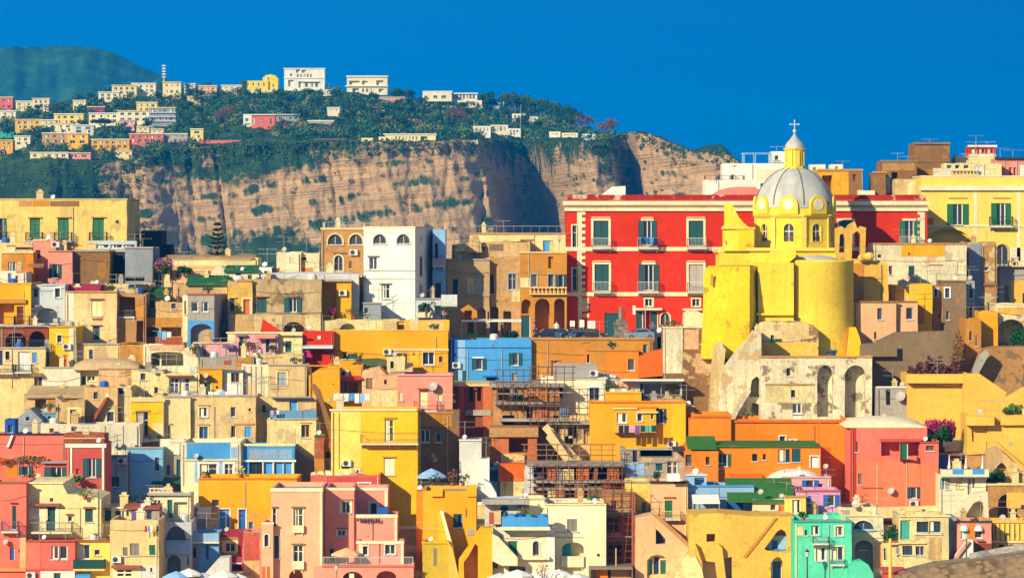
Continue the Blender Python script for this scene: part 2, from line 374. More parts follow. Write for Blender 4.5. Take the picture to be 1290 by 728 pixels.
HOUSES = []
def facade_items(root, wall, items, px2x, py2z, mats, wallc, wear, w, d, h, seed, holes=()):
    r = random.Random(seed)
    for k, n, o in items:
        if k in ('c', 'p', 'bx'):
            x0, x1, z1, z0 = px2x(n[0]), px2x(n[1]), py2z(n[2]), py2z(n[3])
            e = float(o.get('e', {'c': .14, 'p': .03, 'bx': .5}[k]))
            b = MB()
            if k == 'p':
                ins = [q[0] for q in holes if all(x0+.01 < a < x1-.01 and z0+.01 < c_ < z1-.01 for a, c_ in q[0])]
                b.prism(rectpoly(x0, x1, z0, z1), -e, -.002, [(q, e-.002, False) for q in ins]) if ins else b.box(x0, x1, -e, -.002, z0, z1)
            else: b.box(x0, x1, -e, .02, z0, z1)
            b.build({'c': 'cornice', 'p': 'painted_panel', 'bx': 'bay'}[k], plaster(o['c'], float(o.get('wr', .35))), root)
        elif k == 'b':                                       # balcony x0 x1 ytop yslab
            x0, x1, z1, z0 = px2x(n[0]), px2x(n[1]), py2z(n[2]), py2z(n[3])
            e = float(o.get('e', .9)); st = o.get('st', 'r')
            b = MB(); b.box(x0, x1, -e, -.002, z0-.16, z0); 
            for xx in ([x0+.15, x1-.15] if x1-x0 < 4 else [x0+.15, (x0+x1)/2, x1-.15]):
                b.add([(xx-.06, -.002, z0-.16), (xx+.06, -.002, z0-.16), (xx+.06, -.002, z0-.55), (xx-.06, -.002, z0-.55), (xx-.06, -e*.7, z0-.16), (xx+.06, -e*.7, z0-.16)],
                      [(0, 3, 4), (1, 5, 2), (3, 2, 5, 4), (0, 4, 5, 1)])
            sl = b.build('balcony', plaster(o.get('sc', 'gw'), .4), root)
            if st == 'p':
                q = MB(); q.box(x0, x1, -e, -e+.12, z0, z1); q.box(x0, x0+.12, -e+.12, -.003, z0, z1); q.box(x1-.12, x1, -e+.12, -.003, z0, z1)
                q.build('parapet', plaster(o.get('c', wallc), .35), sl)
            else: railing(sl, [(x0+.03, -.02, z0), (x0+.03, -e+.04, z0), (x1-.03, -e+.04, z0), (x1-.03, -.02, z0)], z1-z0, o.get('c', 'dk'), st)
        elif k == 'q':
            x = px2x(n[0]); b = MB(); b.tube((x, -.06, py2z(n[1])), (x, -.06, max(0, py2z(n[2]))), .045, 6)
            b.build('drainpipe', paint(o.get('c', 'gl'), .6), root)
        elif k == 'u':
            x, z = px2x(n[0]), py2z(n[1]); b = MB(); b.box(x-.42, x+.42, -.36, -.03, z-.3, z+.3)
            b.box(x-.36, x-.3, -.2, -.001, z-.36, z-.3); b.box(x+.3, x+.36, -.2, -.001, z-.36, z-.3)
            a = b.build('air_conditioner', paint('gw', .5), root)
            g = MB(); g.tube((x-.1, -.362, z), (x-.1, -.375, z), .24, 14); g.build('fan_grille', paint('dk', .6), a)
        elif k == 'v':
            x, z = px2x(n[0]), py2z(n[1]); dish(root, (x, -.45, z), float(o.get('r', .27)))
        elif k == 'x':                                       # awning x0 x1 ytop ybottom
            x0, x1, z1, z0 = px2x(n[0]), px2x(n[1]), py2z(n[2]), py2z(n[3]); e = float(o.get('e', 1.1))
            b = MB(); v = .18
            b.add([(x0, -.02, z1), (x1, -.02, z1), (x1, -e, z0+v), (x0, -e, z0+v), (x1, -e, z0), (x0, -e, z0),
                   (x0, -.02, z1-.03), (x1, -.02, z1-.03), (x1, -e+.03, z0+v-.03), (x0, -e+.03, z0+v-.03), (x1, -e+.03, z0), (x0, -e+.03, z0)],
                  [(0, 1, 2, 3), (3, 2, 4, 5), (6, 9, 8, 7), (9, 11, 10, 8), (0, 3, 9, 6), (1, 7, 8, 2), (3, 5, 11, 9), (2, 8, 10, 4), (5, 4, 10, 11)])
            mt = stripes(o['c'], o['c2']) if 'c2' in o else paint(o['c'], .85)
            b.build('awning', mt, root)
        elif k == 'h':                                       # chimney x width ytop (px)
            x = px2x(n[0]); hw = n[1]*mats['s']/2; zt = py2z(n[2]); y = float(o.get('y', min(d*.4, 3)))
            b = MB(); b.box(x-hw, x+hw, y, y+2*hw, h-.5, zt-.12); b.box(x-hw-.06, x+hw+.06, y-.06, y+2*hw+.06, zt-.12, zt)
            b.build('chimney', plaster(o.get('c', 'cr'), .5), root)
        elif k == 'm':                                       # antenna x ytop
            antenna(root, (px2x(n[0]), float(o.get('y', min(d*.5, 3.5))), h-.4), py2z(n[1])-h+.4, r)
        elif k == 'r':                                       # roof railing x0 x1 ytop
            x0, x1 = px2x(n[0]), px2x(n[1]); hh = py2z(n[2])-h
            railing(root, [(x0, d*.6, h), (x0, .12, h), (x1, .12, h), (x1, d*.6, h)], hh, o.get('c', 'gl'), o.get('st', 'r'), gap=float(o.get('g', .16)))
        elif k == 'rt':                                      # tiled / felt sloping roof over the front x0 x1 ytop ybottom
            x0, x1, z1, z0 = px2x(n[0]), px2x(n[1]), py2z(n[2]), py2z(n[3]); e = float(o.get('e', .25)); dd = float(o.get('d', d*.8))
            b = MB(); b.add([(x0, -e, z0), (x1, -e, z0), (x1, dd, z1), (x0, dd, z1), (x0, -e, z0+.1), (x1, -e, z0+.1), (x1, dd, z1+.1), (x0, dd, z1+.1)],
                            [(0, 3, 2, 1), (4, 5, 6, 7), (0, 1, 5, 4), (1, 2, 6, 5), (2, 3, 7, 6), (3, 0, 4, 7)])
            b.build('roof', plaster(o['c'], .45), root)
        elif k == 'vt':                                      # vaulted roof x0 x1 ytop ybottom
            x0, x1, z1, z0 = px2x(n[0]), px2x(n[1]), py2z(n[2]), py2z(n[3]); vault(root, x0, x1, -.05, float(o.get('d', d)), z0, z1-z0, o.get('c', 'gw'), o.get('ax', 'y'))
        elif k == 'bp':                                      # baluster parapet x0 x1 ytop ybottom
            x0, x1, z1, z0 = px2x(n[0]), px2x(n[1]), py2z(n[2]), py2z(n[3]); e = float(o.get('e', .5)); b = MB()
            b.box(x0, x1, -e, -e+.25, z1-.12, z1); b.box(x0, x1, -e-.05, -.003, z0, z0+.12)
            m = max(2, int((x1-x0)/.42))
            for i in range(m+1):
                xx = x0+.1+(x1-x0-.2)*i/m
                b.lathe([(.06, 0), (.11, .2), (.06, .55), (.05, .8), (.08, 1)], 6, (xx, -e+.12, 0)); 
                vv = b.v[-30:]; b.v[-30:] = [(p[0], p[1], z0+.12+p[2]*(z1-z0-.24)) for p in vv]
            b.build('balustrade', plaster(o['c'], .3), root)
def vault(root, x0, x1, y0, y1, z0, rise, col, ax='y', nm='roof'):
    b = MB(); n = 14
    for j in range(n):
        pass
    rows = []
    for i in range(n+1):
        u = -1+2*i/n
        row = []
        for j in range(n+1):
            v = -1+2*j/n
            z = (1-abs(u)**2.4)**.6*(1-.75*abs(v)**3)**.5 if ax == 'y' else (1-abs(v)**2.4)**.6*(1-.75*abs(u)**3)**.5
            row.append((x0+(x1-x0)*(u+1)/2, y0+(y1-y0)*(v+1)/2, z0+rise*max(0, z)))
        rows.append(row)
    vs = [p for rw in rows for p in rw]; m = n+1
    b.add(vs, [(i*m+j, (i+1)*m+j, (i+1)*m+j+1, i*m+j+1) for i in range(n) for j in range(n)])
    for i in range(n):                                       # skirts so the rim is closed
        for (a, c) in (((i, 0), (i+1, 0)), ((i, n), (i+1, n)), ((0, i), (0, i+1)), ((n, i), (n, i+1))):
            p, q = rows[a[0]][a[1]], rows[c[0]][c[1]]
            if max(p[2], q[2]) > z0+.001: b.quad(p, q, (q[0], q[1], z0), (p[0], p[1], z0))
    return b.build(nm, plaster(col, .35), root, smooth=True)
def dish(root, c, r=.27, col='gl'):
    b = MB(); b.lathe([(r*k/5, r*.3*(k/5)**2) for k in range(6)], 14)
    ax = Vector((-.35, -.8, .45)).normalized(); q = ax.to_track_quat('Z', 'Y')
    b.v = [tuple(q @ Vector(p)+Vector(c)) for p in b.v]
    f = Vector(c)+ax*r*.8
    b.tube(c, f, .015, 4); b.tube(Vector(c), Vector(c)+Vector((0, .45, -.25)), .025, 5)
    return b.build('satellite_dish', paint(col, .5), root)
def antenna(root, p, h, r):
    b = MB(); x, y, z = p; b.tube(p, (x, y, z+h), .028, 5)
    a = r.uniform(-.5, .5); L = r.uniform(.7, 1.2); ca, sa = math.cos(a), math.sin(a)
    for dz in ([0, -.5] if h > 2 else [0]):
        zz = z+h-.06+dz
        b.tube((x-L*ca, y-L*sa, zz), (x+L*ca, y+L*sa, zz), .016, 4)
        for i in range(6):
            t = -L+2*L*i/5; e = .16+.1*(i % 2)
            b.tube((x+t*ca-sa*e, y+t*sa+ca*e, zz-e*.4), (x+t*ca+sa*e, y+t*sa-ca*e, zz+e*.4), .011, 4)
    return b.build('antenna', paint('gl', .5, metal=.3), root)

def clutter(root, w, d, h, wear, top, cop, holes):
    r = random.Random(int(root.location.x*31+root.location.z*17)); free = lambda x, z, a=.3: all(not (min(p[0] for p in q[0])-a < x < max(p[0] for p in q[0])+a and min(p[1] for p in q[0])-a < z < max(p[1] for p in q[0])+a) for q in holes)
    hr = (h if not top else min(PZ(0, 1) if False else h, h))-.45
    if not top:
        if r.random() < .45 and w > 2.5:                     # chimney stack
            x = r.uniform(-w/2+.6, w/2-.6); y = r.uniform(.3, .7)*d; s_ = r.uniform(.22, .38); t = r.uniform(.7, 1.5); b = MB(); b.box(x-s_, x+s_, y-s_, y+s_, hr, hr+t); b.box(x-s_-.07, x+s_+.07, y-s_-.07, y+s_+.07, hr+t, hr+t+.1); b.box(x-s_*.6, x+s_*.6, y-s_*.6, y+s_*.6, hr+t+.1, hr+t+.35)
            b.build('chimney', plaster(r.choice(['cr', 'be', 'ta', 'cr', 'gl', 'iv']), .7), root)
        if r.random() < .12 and w > 5 and d > 6:               # stair head or tank room
            a = r.uniform(.6, 1.1); x = r.uniform(-w/2+a+.3, w/2-a-.3); y = d*.62; t = r.uniform(.9, 1.6); b = MB(); b.add([(x-a, y-a*.8, hr), (x+a, y-a*.8, hr), (x+a, y+a*.8, hr), (x-a, y+a*.8, hr), (x-a, y-a*.8, hr+t*.6), (x+a, y-a*.8, hr+t*.75), (x+a, y+a*.8, hr+t), (x-a, y+a*.8, hr+t)], [(4, 5, 6, 7), (0, 1, 5, 4), (1, 2, 6, 5), (2, 3, 7, 6), (3, 0, 4, 7)])
            b.build('stair_head', plaster(r.choice(['cr', 'iv', 'be']), .7), root)
        if r.random() < .25 and w > 2.5:
            x = r.uniform(-w/2+.6, w/2-.6); y = d*.45; b = MB(); b.lathe([(.01, 0), (.42, 0), (.44, .8), (.36, .95), (.1, 1.0), (.01, 1.0)], 12, (x, y, hr)); b.build('water_tank', paint(r.choice(['gw', 'bd', 'gl', 'gw']), .5), root)
        for _ in range(r.choice([0, 1, 1, 2])): antenna(root, (r.uniform(-w/2+.3, w/2-.3), r.uniform(.2, .7)*d, hr), r.uniform(1.2, 2.6), r)
        if r.random() < .3: dish(root, (r.uniform(-w/2+.4, w/2-.4), .35, h+.3), r.uniform(.22, .32), r.choice(['gl', 'gw', 'lg']))
    if w > 2.6:
        z = h-r.uniform(.5, 2.2); sag = r.uniform(.05, .35); dz_ = r.uniform(-.5, .3); b = MB(); n = 10             # sagging cable pinned along the front
        P = [Vector((-w/2+.05+(w-.1)*i/n, -.04, z-sag*math.sin(math.pi*i/n)+dz_*i/n)) for i in range(n+1)]
        for p, q in zip(P[:-1], P[1:]): b.tube(p, q, .018, 4, cap=False)
        if r.random() < .4: b.build('cable', paint('dk', .7), root)
        if r.random() < .55:
            x = r.choice([-1, 1])*(w/2-.22); b = MB(); b.tube((x, -.07, 0), (x, -.07, h-.2), .05, 6); b.build('drainpipe', paint(r.choice(['gl', 'br', 'gy', 'cr']), .6), root)
        for _ in range(r.randint(0, 2)):                     # little vents and meter boxes
            x, zz = r.uniform(-w/2+.4, w/2-.4), h-r.uniform(.6, 5.5)
            if zz > .5 and free(x, zz, .45):
                b = MB(); e = r.uniform(.1, .18); b.box(x-e, x+e, -.05, -.003, zz-e, zz+e*1.2); b.build('meter_box', paint(r.choice(['dk', 'br', 'gy', 'gl', 'iv']), .7), root)
def B(label, x0, x1, yt, yb, Y, col, spec='', d=8, wear=.4, nm='house', cat='house', p=.4, yaw=0, top=None, roofc=None, grp=None, side=None, stone=False, cop=None, under=None, ground=True, sidespec=None):
    """a building: its front spans photo columns x0..x1 and rows yt..yb at distance Y; it goes down to the slope"""
    xc = (x0+x1)/2; s = Y/F; cy = math.cos(R(yaw)); X = PX(xc, Y)
    zb = PZ(yb, Y)
    if ground: zb = min(zb, ground_z(Y))-.4
    w = (x1-x0)*s/cy; h = PZ(yt, Y)-zb
    root = thing(nm, label, cat, (X, Y, zb), R(yaw), grp)
    px2x = lambda px: (px-xc)*s/cy
    py2z = lambda py: PZ(py, Y)-zb
    items = parse(spec); holes = []; wins = []
    for k, n, o in items:
        if k in 'wSsdoaAGi':
            a, b_, c1, c0 = px2x(n[0]), px2x(n[1]), py2z(n[2]), py2z(n[3])
            if k == 's':
                W = b_-a; sw = W*.27; o['_sw'] = sw; a += sw; b_ -= sw
            if k in ('a', 'A'): poly = archpoly(a, b_, c0, c1, 10, float(o['rise'])*s if 'rise' in o else None)
            elif k == 'o' and 'sl' in o:
                q = float(o['sl'])*s; poly = [(a, c0), (b_, c0), (b_, c1), (a, c1-q)] if q > 0 else [(a, c0), (b_, c0), (b_, c1+q), (a, c1)]
            else: poly = rectpoly(a, b_, c0, c1)
            void = k in ('o', 'a')
            holes.append((poly, float(o.get('dp', 1.6)) if void else .27, void))
            if not void: wins.append((k, a, b_, c0, c1, o))
    wm = stonework(col) if stone else plaster(col, wear, under)
    m = MB()
    if top:
        tp = [(px2x(a), py2z(b_)) for a, b_ in top]
        outer = [(-w/2, 0), (w/2, 0)]+tp[::-1]
    else: outer = rectpoly(-w/2, w/2, 0, h)
    ztop = h if not top else min(z for x, z in tp)
    if all(max(z for x, z in q[0]) < ztop-.005 for q in holes):
        m.facade(-w/2, w/2, 0, ztop, [q[0] for q in holes])
        if top and max(z for x, z in tp) > ztop+.001:
            up = [(x, z) for x, z in tp[::-1]]
            if up[0][1] > ztop+1e-4: up = [(w/2, ztop)]+up
            if up[-1][1] > ztop+1e-4: up = up+[(-w/2, ztop)]
            m.poly_face(up, [], 0)
    else: m.poly_face(outer, [q[0] for q in holes], 0)
    for q in holes: m.reveal(q[0], 0, q[1], q[2])
    if top:
        m.poly_face(outer, [], d)
        for i in range(len(outer)):
            (xa, za), (xb, zb2) = outer[i], outer[(i+1) % len(outer)]
            if i == 0: continue
            m.quad((xa, 0, za), (xb, 0, zb2), (xb, d, zb2), (xa, d, za))
    else:
        t = min(.25, w*.2, d*.2)
        sh = [] 
        if sidespec:                                          # openings on the flank that faces the camera (+x side), given in metres
            for k, n, o in parse(sidespec): sh.append((k, n, o))
        m.quad((-w/2, d, 0), (-w/2, 0, 0), (-w/2, 0, h), (-w/2, d, h)); m.quad((w/2, d, 0), (-w/2, d, 0), (-w/2, d, h), (w/2, d, h))
        m.quad((w/2, 0, 0), (w/2, d, 0), (w/2, d, h), (w/2, 0, h))
        if p > 0:
            i0, i1, j0, j1, hz = -w/2+t, w/2-t, t, d-t, h-p
            O = [(-w/2, 0), (w/2, 0), (w/2, d), (-w/2, d)]; I = [(i0, j0), (i1, j0), (i1, j1), (i0, j1)]
            for a in range(4):
                b_ = (a+1) % 4
                m.quad((*O[a], h), (*O[b_], h), (*I[b_], h), (*I[a], h)); m.quad((*I[a], h), (*I[b_], h), (*I[b_], hz), (*I[a], hz))
            q = MB(); q.quad((i0, j0, hz), (i1, j0, hz), (i1, j1, hz), (i0, j1, hz)); q.build('roof', plaster(roofc or 'gl', .5), root)
        else:
            q = MB(); q.box(-w/2-.08, w/2+.08, -.1, d+.08, h, h+.12); q.build('roof', plaster(roofc or 'gl', .5), root)
    if wear >= .3: m.roughen(.03+.085*wear, h, x0*.37+yt*.11)
    wall = m.build('wall', wm, root)
    mats = {'s': s}
    for (k, a, b_, c0, c1, o) in wins: window_parts(root, k, a, b_, c0, c1, o)
    if sidespec and not top:
        for k, n, o in parse(sidespec):
            # n: metres back from the corner y0 y1, photo rows
            yy0, yy1, z1, z0 = n[0], n[1], py2z(n[2]), py2z(n[3])
            win = window_parts(root, k, yy0, yy1, z0, z1, dict(o, nosill='1'), y=-.2)
            win.location = (w/2+.0, 0, 0); win.rotation_euler = (0, 0, R(90))
    facade_items(root, wall, [i for i in items if i[0] not in tuple('wSsdoaAGi')], px2x, py2z, mats, col, wear, w, d, h, int(x0*7+yt*13), holes)
    if Y < 445 and ground and wear >= .2 and d > 2.5: clutter(root, w, d, h, wear, top, bool(cop), holes)
    if cop and not top:
        e = .07; q = MB(); zz = h+.003; t2 = .14
        q.box(-w/2-e, w/2+e, -e, .18, zz, zz+t2); q.box(-w/2-e, -w/2+.18, .18, d+e, zz, zz+t2); q.box(w/2-.18, w/2+e, .18, d+e, zz, zz+t2); q.build('coping', plaster(cop, .35), root)
    root['kind'] = 'thing'; HOUSES.append((root, w, d, h, Y))
    return root

def slab_poly(label, pts, Y, d, col, nm='wall', cat='wall', wear=.5, holes=(), grp=None, stone=False, kind=None, hd=1.5, under=None):
    """a wall or stair flank with a drawn outline, its own thickness d, standing at Y"""
    xs = [p[0] for p in pts]; ys = [p[1] for p in pts]; xc = (min(xs)+max(xs))/2; zb = PZ(max(ys), Y); X = PX(xc, Y); s = Y/F
    L = lambda P: [((a-xc)*s, PZ(b, Y)-zb) for a, b in P]
    m = MB(); m.prism(L(pts), 0, d, [(L(hh), hd, True) for hh in holes])
    o = m.build(nm, stonework(col) if stone else plaster(col, wear, under)); o.location = (X, Y, zb)
    return tag(o, label, cat, grp, kind or 'thing')
# ---------------------------------------------------------------- leaves, trees, plants
def leaves(b, c, rx, ry, rz, n, size, r, hollow=.35, mi=0):
    for _ in range(n):
        while True:
            p = Vector((r.uniform(-1, 1), r.uniform(-1, 1), r.uniform(-1, 1)))
            if hollow < p.length <= 1: break
        q = Vector((c[0]+p.x*rx, c[1]+p.y*ry, c[2]+p.z*rz))
        nr = (p+Vector((r.gauss(0, .6), r.gauss(0, .6), r.gauss(.3, .6)))).normalized(); a = nr.orthogonal().normalized(); bb = nr.cross(a)
        t = r.uniform(0, 6.28); a, bb = a*math.cos(t)+bb*math.sin(t), bb*math.cos(t)-a*math.sin(t); s = size*r.uniform(.6, 1.3)
        b.add([q-a*s*.5, q+bb*s*.35, q+a*s*.6, q-bb*s*.35], [(0, 1, 2, 3)], mi)
def branch_tree(b, r, h, spread, n, r0):
    """trunk with limbs; returns limb ends"""
    ends = []; p = Vector((0, 0, 0)); q = Vector((r.uniform(-.1, .1)*h, r.uniform(-.1, .1)*h, h*.5)); b.tube(p-Vector((0, 0, .6)), q, r0, 7, r0*.7)
    for i in range(n):
        a = 6.28*i/n+r.uniform(-.4, .4); e = q+Vector((math.cos(a)*spread*r.uniform(.5, 1), math.sin(a)*spread*r.uniform(.5, 1), h*r.uniform(.2, .5)))
        m = q.lerp(e, .5)+Vector((0, 0, h*.05)); b.tube(q, m, r0*.5, 5, r0*.35); b.tube(m, e, r0*.35, 5, r0*.12); ends.append(e)
    return ends
def tree_proto(kind, seed, nm, col):
    r = random.Random(seed); root = thing(nm, 'x', 'tree'); tb = MB(); cb = MB()
    if kind == 'bushy':
        ends = branch_tree(tb, r, 6, 2.4, 6, .22)
        for e in ends+[Vector((0, 0, 5.2))]: leaves(cb, e, 1.7, 1.7, 1.25, 46, .85, r)
    elif kind == 'round':
        ends = branch_tree(tb, r, 5, 1.8, 5, .2)
        for e in ends: leaves(cb, e, 1.6, 1.6, 1.4, 46, .8, r)
        leaves(cb, (0, 0, 5.4), 1.6, 1.6, 1.2, 60, .8, r)
    elif kind == 'pine':
        ends = branch_tree(tb, r, 9, 5, 9, .35)
        for e in ends: leaves(cb, (e.x, e.y, 7.6), 2.6, 2.6, 1.0, 70, .9, r, .1)
        leaves(cb, (0, 0, 8.3), 3.6, 3.6, 1.1, 140, .9, r, .1)
    elif kind == 'cypress':
        tb.tube((0, 0, -.5), (0, 0, 7), .16, 6, .05)
        for k in range(7): leaves(cb, (0, 0, 1.2+k*1.0), 1.1*(1-k/9), 1.1*(1-k/9), .9, 40, .6, r)
    elif kind == 'bare':
        ends = branch_tree(tb, r, 6, 2.2, 9, .2)
        for e in ends:
            for _ in range(9):
                q = e+Vector((r.gauss(0, .9), r.gauss(0, .9), r.gauss(.4, .7))); tb.tube(e.lerp(Vector((0, 0, 3)), .3), q, .07, 4, .02)
            leaves(cb, e, 1.4, 1.4, 1.2, 30, .5, r, .1)
    elif kind == 'araucaria':
        H = 5.6; tb.tube((0, 0, -1.5), (0, 0, H), .16, 7, .03)
        for k in range(7):
            z = .7+k*.72+r.uniform(-.14, .14); L0 = 1.75*(1-k/8.2)
            for j in range(8):
                L = L0*r.uniform(.7, 1.1)
                a = 6.28*j/8+k*.4+r.uniform(-.2, .2); e = Vector((math.cos(a)*L, math.sin(a)*L, z+r.uniform(0, .4))); tb.tube((0, 0, z), e, .04, 4, .015)
                for t in range(9):
                    c = Vector((0, 0, z)).lerp(e, .2+.8*t/8); leaves(cb, c, .2, .2, .1, 5, .26, r, 0)
    tb.build('trunk', paint('br' if kind != 'bare' else 'sd', .9, .5), root)
    cb.build('crown', leafm(col, .6), root)
    return root
def place_tree(proto, label, px, py, Y, sc, grp, first=[set()], rz=0, cat='tree'):
    if proto.name in first[0]: o = copy_tree(proto)
    else: o = proto; first[0].add(proto.name)
    o.location = (PX(px, Y), Y, PZ(py, Y)); o.scale = (sc, sc, sc) if not isinstance(sc, tuple) else sc; o.rotation_euler = (0, 0, rz)
    return tag(o, label, cat, grp)
def shrub(label, px, py, Y, w, h, col, grp=None, seed=1, nm='shrub', cat='shrub', size=.22, n=None, flower=None, pot=None):
    """a plant whose foot stands at photo (px,py); w,h in metres"""
    r = random.Random(seed+int(px)); root = thing(nm, label, cat, (PX(px, Y), Y, PZ(py, Y)), 0, grp); z0 = 0
    if pot:
        b = MB(); b.lathe([(.14, 0), (.2, .3), (.23, .32), (.2, .34), (.01, .3)], 10); b.build('pot', paint(pot, .8), root); z0 = .3
    sb = MB()
    for k in range(7):
        a = r.uniform(0, 6.28); sb.tube((0, 0, z0-.3), (math.cos(a)*w*.3, math.sin(a)*w*.25, z0+h*r.uniform(.5, .8)), .03, 4, .01)
    sb.build('stem', paint('br', .9, .5), root)
    b = MB(); m = n or int(120+260*w*h)
    k = max(3, int(w*2.2))
    for i in range(k):
        cx = -w/2+w*(i+.5)/k+r.uniform(-.1, .1); hh = h*r.uniform(.55, 1)
        leaves(b, (cx, r.uniform(-.2, .2)*w, z0+hh*.55), w/k*.85, min(w, 1.2)*.5, hh*.5, m//k, size, r, .1)
    b.build('foliage', leafm(col, .75), root)
    if flower:
        f = MB()
        for i in range(k):
            cx = -w/2+w*(i+.5)/k; leaves(f, (cx, -.15, z0+h*.6), w/k*.9, min(w, 1.2)*.5, h*.45, m//k//2+6, size*.9, r, .5)
        f.build('blossom', leafm(flower, .8, .3), root)
    return root
def palm(label, px, py, Y, h):
    root = thing('palm_tree', label, 'palm', (PX(px, Y), Y, PZ(py, Y))); t = MB(); t.tube((0, 0, -.3), (.05, 0, h*.55), .13, 8, .1); t.build('trunk', paint('br', .9), root)
    c = MB(); r = random.Random(4)
    for i in range(16):
        a = 6.28*i/16; L = h*.5*r.uniform(.8, 1.1); up = r.uniform(.1, .55); pv = None
        for k in range(6):
            u = k/5; q = Vector((math.cos(a)*L*u, math.sin(a)*L*u, h*.55+L*(up*u*2-1.5*u*u*.8)))
            sd = Vector((-math.sin(a), math.cos(a), 0))*(.16*(1-u)+.02)
            if pv: c.quad(pv[0]-pv[1]-Vector((0, 0, .06)), pv[0], q, q-sd-Vector((0, 0, .06))); c.quad(pv[0], pv[0]+pv[1]-Vector((0, 0, .06)), q+sd-Vector((0, 0, .06)), q)
            pv = (q, sd)
    c.build('crown', leafm('gd', .7), root); return root

# ---------------------------------------------------------------- street and terrace furniture
def parasol(label, px, py, Y, w, h, col='wh', grp=None, n=8):
    """foot below; canopy rim at photo row py, spread w, rise h (metres)"""
    zr = PZ(py, Y); zf = zr-2.1; root = thing('parasol', label, 'parasol', (PX(px, Y), Y, zf), .3, grp)
    b = MB(); b.tube((0, 0, 0), (0, 0, 2.1+h), .035, 6); b.build('pole', paint('gw', .5), root)
    q = MB(); q.lathe([(.3, 0), (.3, .08), (.06, .12)], 12); q.build('base', paint('gy', .8), root)
    c = MB(); c.lathe([(w/2, 2.1-.16), (w/2, 2.1), (w*.3, 2.1+h*.5), (.03, 2.1+h)], n); c.build('canopy', paint(col, .9), root)
    return root
def canopy_roof(label, x0, x1, py, Y, d, col, nm='canopy', cat='canopy', hgt=2.3, drop=.3):
    """flat shade on four posts"""
    z = PZ(py, Y); xa, xb = PX(x0, Y), PX(x1, Y); root = thing(nm, label, cat, ((xa+xb)/2, Y, z-hgt)); w = xb-xa
    b = MB(); b.add([(-w/2, 0, hgt-drop), (w/2, 0, hgt-drop), (w/2, d, hgt), (-w/2, d, hgt), (-w/2, 0, hgt-drop+.08), (w/2, 0, hgt-drop+.08), (w/2, d, hgt+.08), (-w/2, d, hgt+.08)],
                    [(0, 3, 2, 1), (4, 5, 6, 7), (0, 1, 5, 4), (1, 2, 6, 5), (2, 3, 7, 6), (3, 0, 4, 7)]); b.build('cover', paint(col, .9), root)
    for x in (-w/2+.06, w/2-.06):
        for y, zt in ((.06, hgt-drop), (d-.06, hgt-.01)):
            q = MB(); q.tube((x, y, 0), (x, y, zt), .035, 6); q.build('post', paint('gl', .5), root)
    return root
def car(label, px, py, Y, col, grp, flip=1, sc=1.0):
    root = thing('parked_car', label, 'car', (PX(px, Y), Y, PZ(py, Y)), R(8) if flip > 0 else R(172), grp)
    root.scale = (sc,)*3
    P = [(-1.85, .28), (-1.9, .62), (-1.75, .78), (-1.0, .9), (-.45, 1.36), (.75, 1.4), (1.45, .95), (1.82, .88), (1.9, .55), (1.85, .28)]
    b = MB(); b.prism(P, -.78, .78); b.build('body', paint(col, .25), root)
    for y in (-.783, .783):
        g = MB(); g.poly_face([(-.85, .92), (-.4, 1.28), (.7, 1.32), (1.2, .96)], [], y); g.build('window', glass(), root)
    g = MB(); g.quad((-1.0, -.7, .92), (-1.0, .7, .92), (-.47, .66, 1.35), (-.47, -.66, 1.35)); g.v = [(x-.015, y, z+.012) for x, y, z in g.v]; g.build('windscreen', glass(), root)
    for x in (-1.2, 1.2):
        for y in (-.72, .72):
            w = MB(); w.tube((x, y-.1, .31), (x, y+.1, .31), .31, 16); ww = w.build('wheel', paint('dk', .7), root)
            r = MB(); s = 1 if y > 0 else -1; r.tube((x, y+s*.1, .31), (x, y+s*.112, .31), .18, 12); r.build('rim', paint('gl', .3, metal=.6), ww)
    for y in (-.55, .55):
        l = MB(); l.box(-1.915, -1.86, y-.16, y+.16, .6, .72); l.build('headlight', paint('wh', .1), root)
    return root
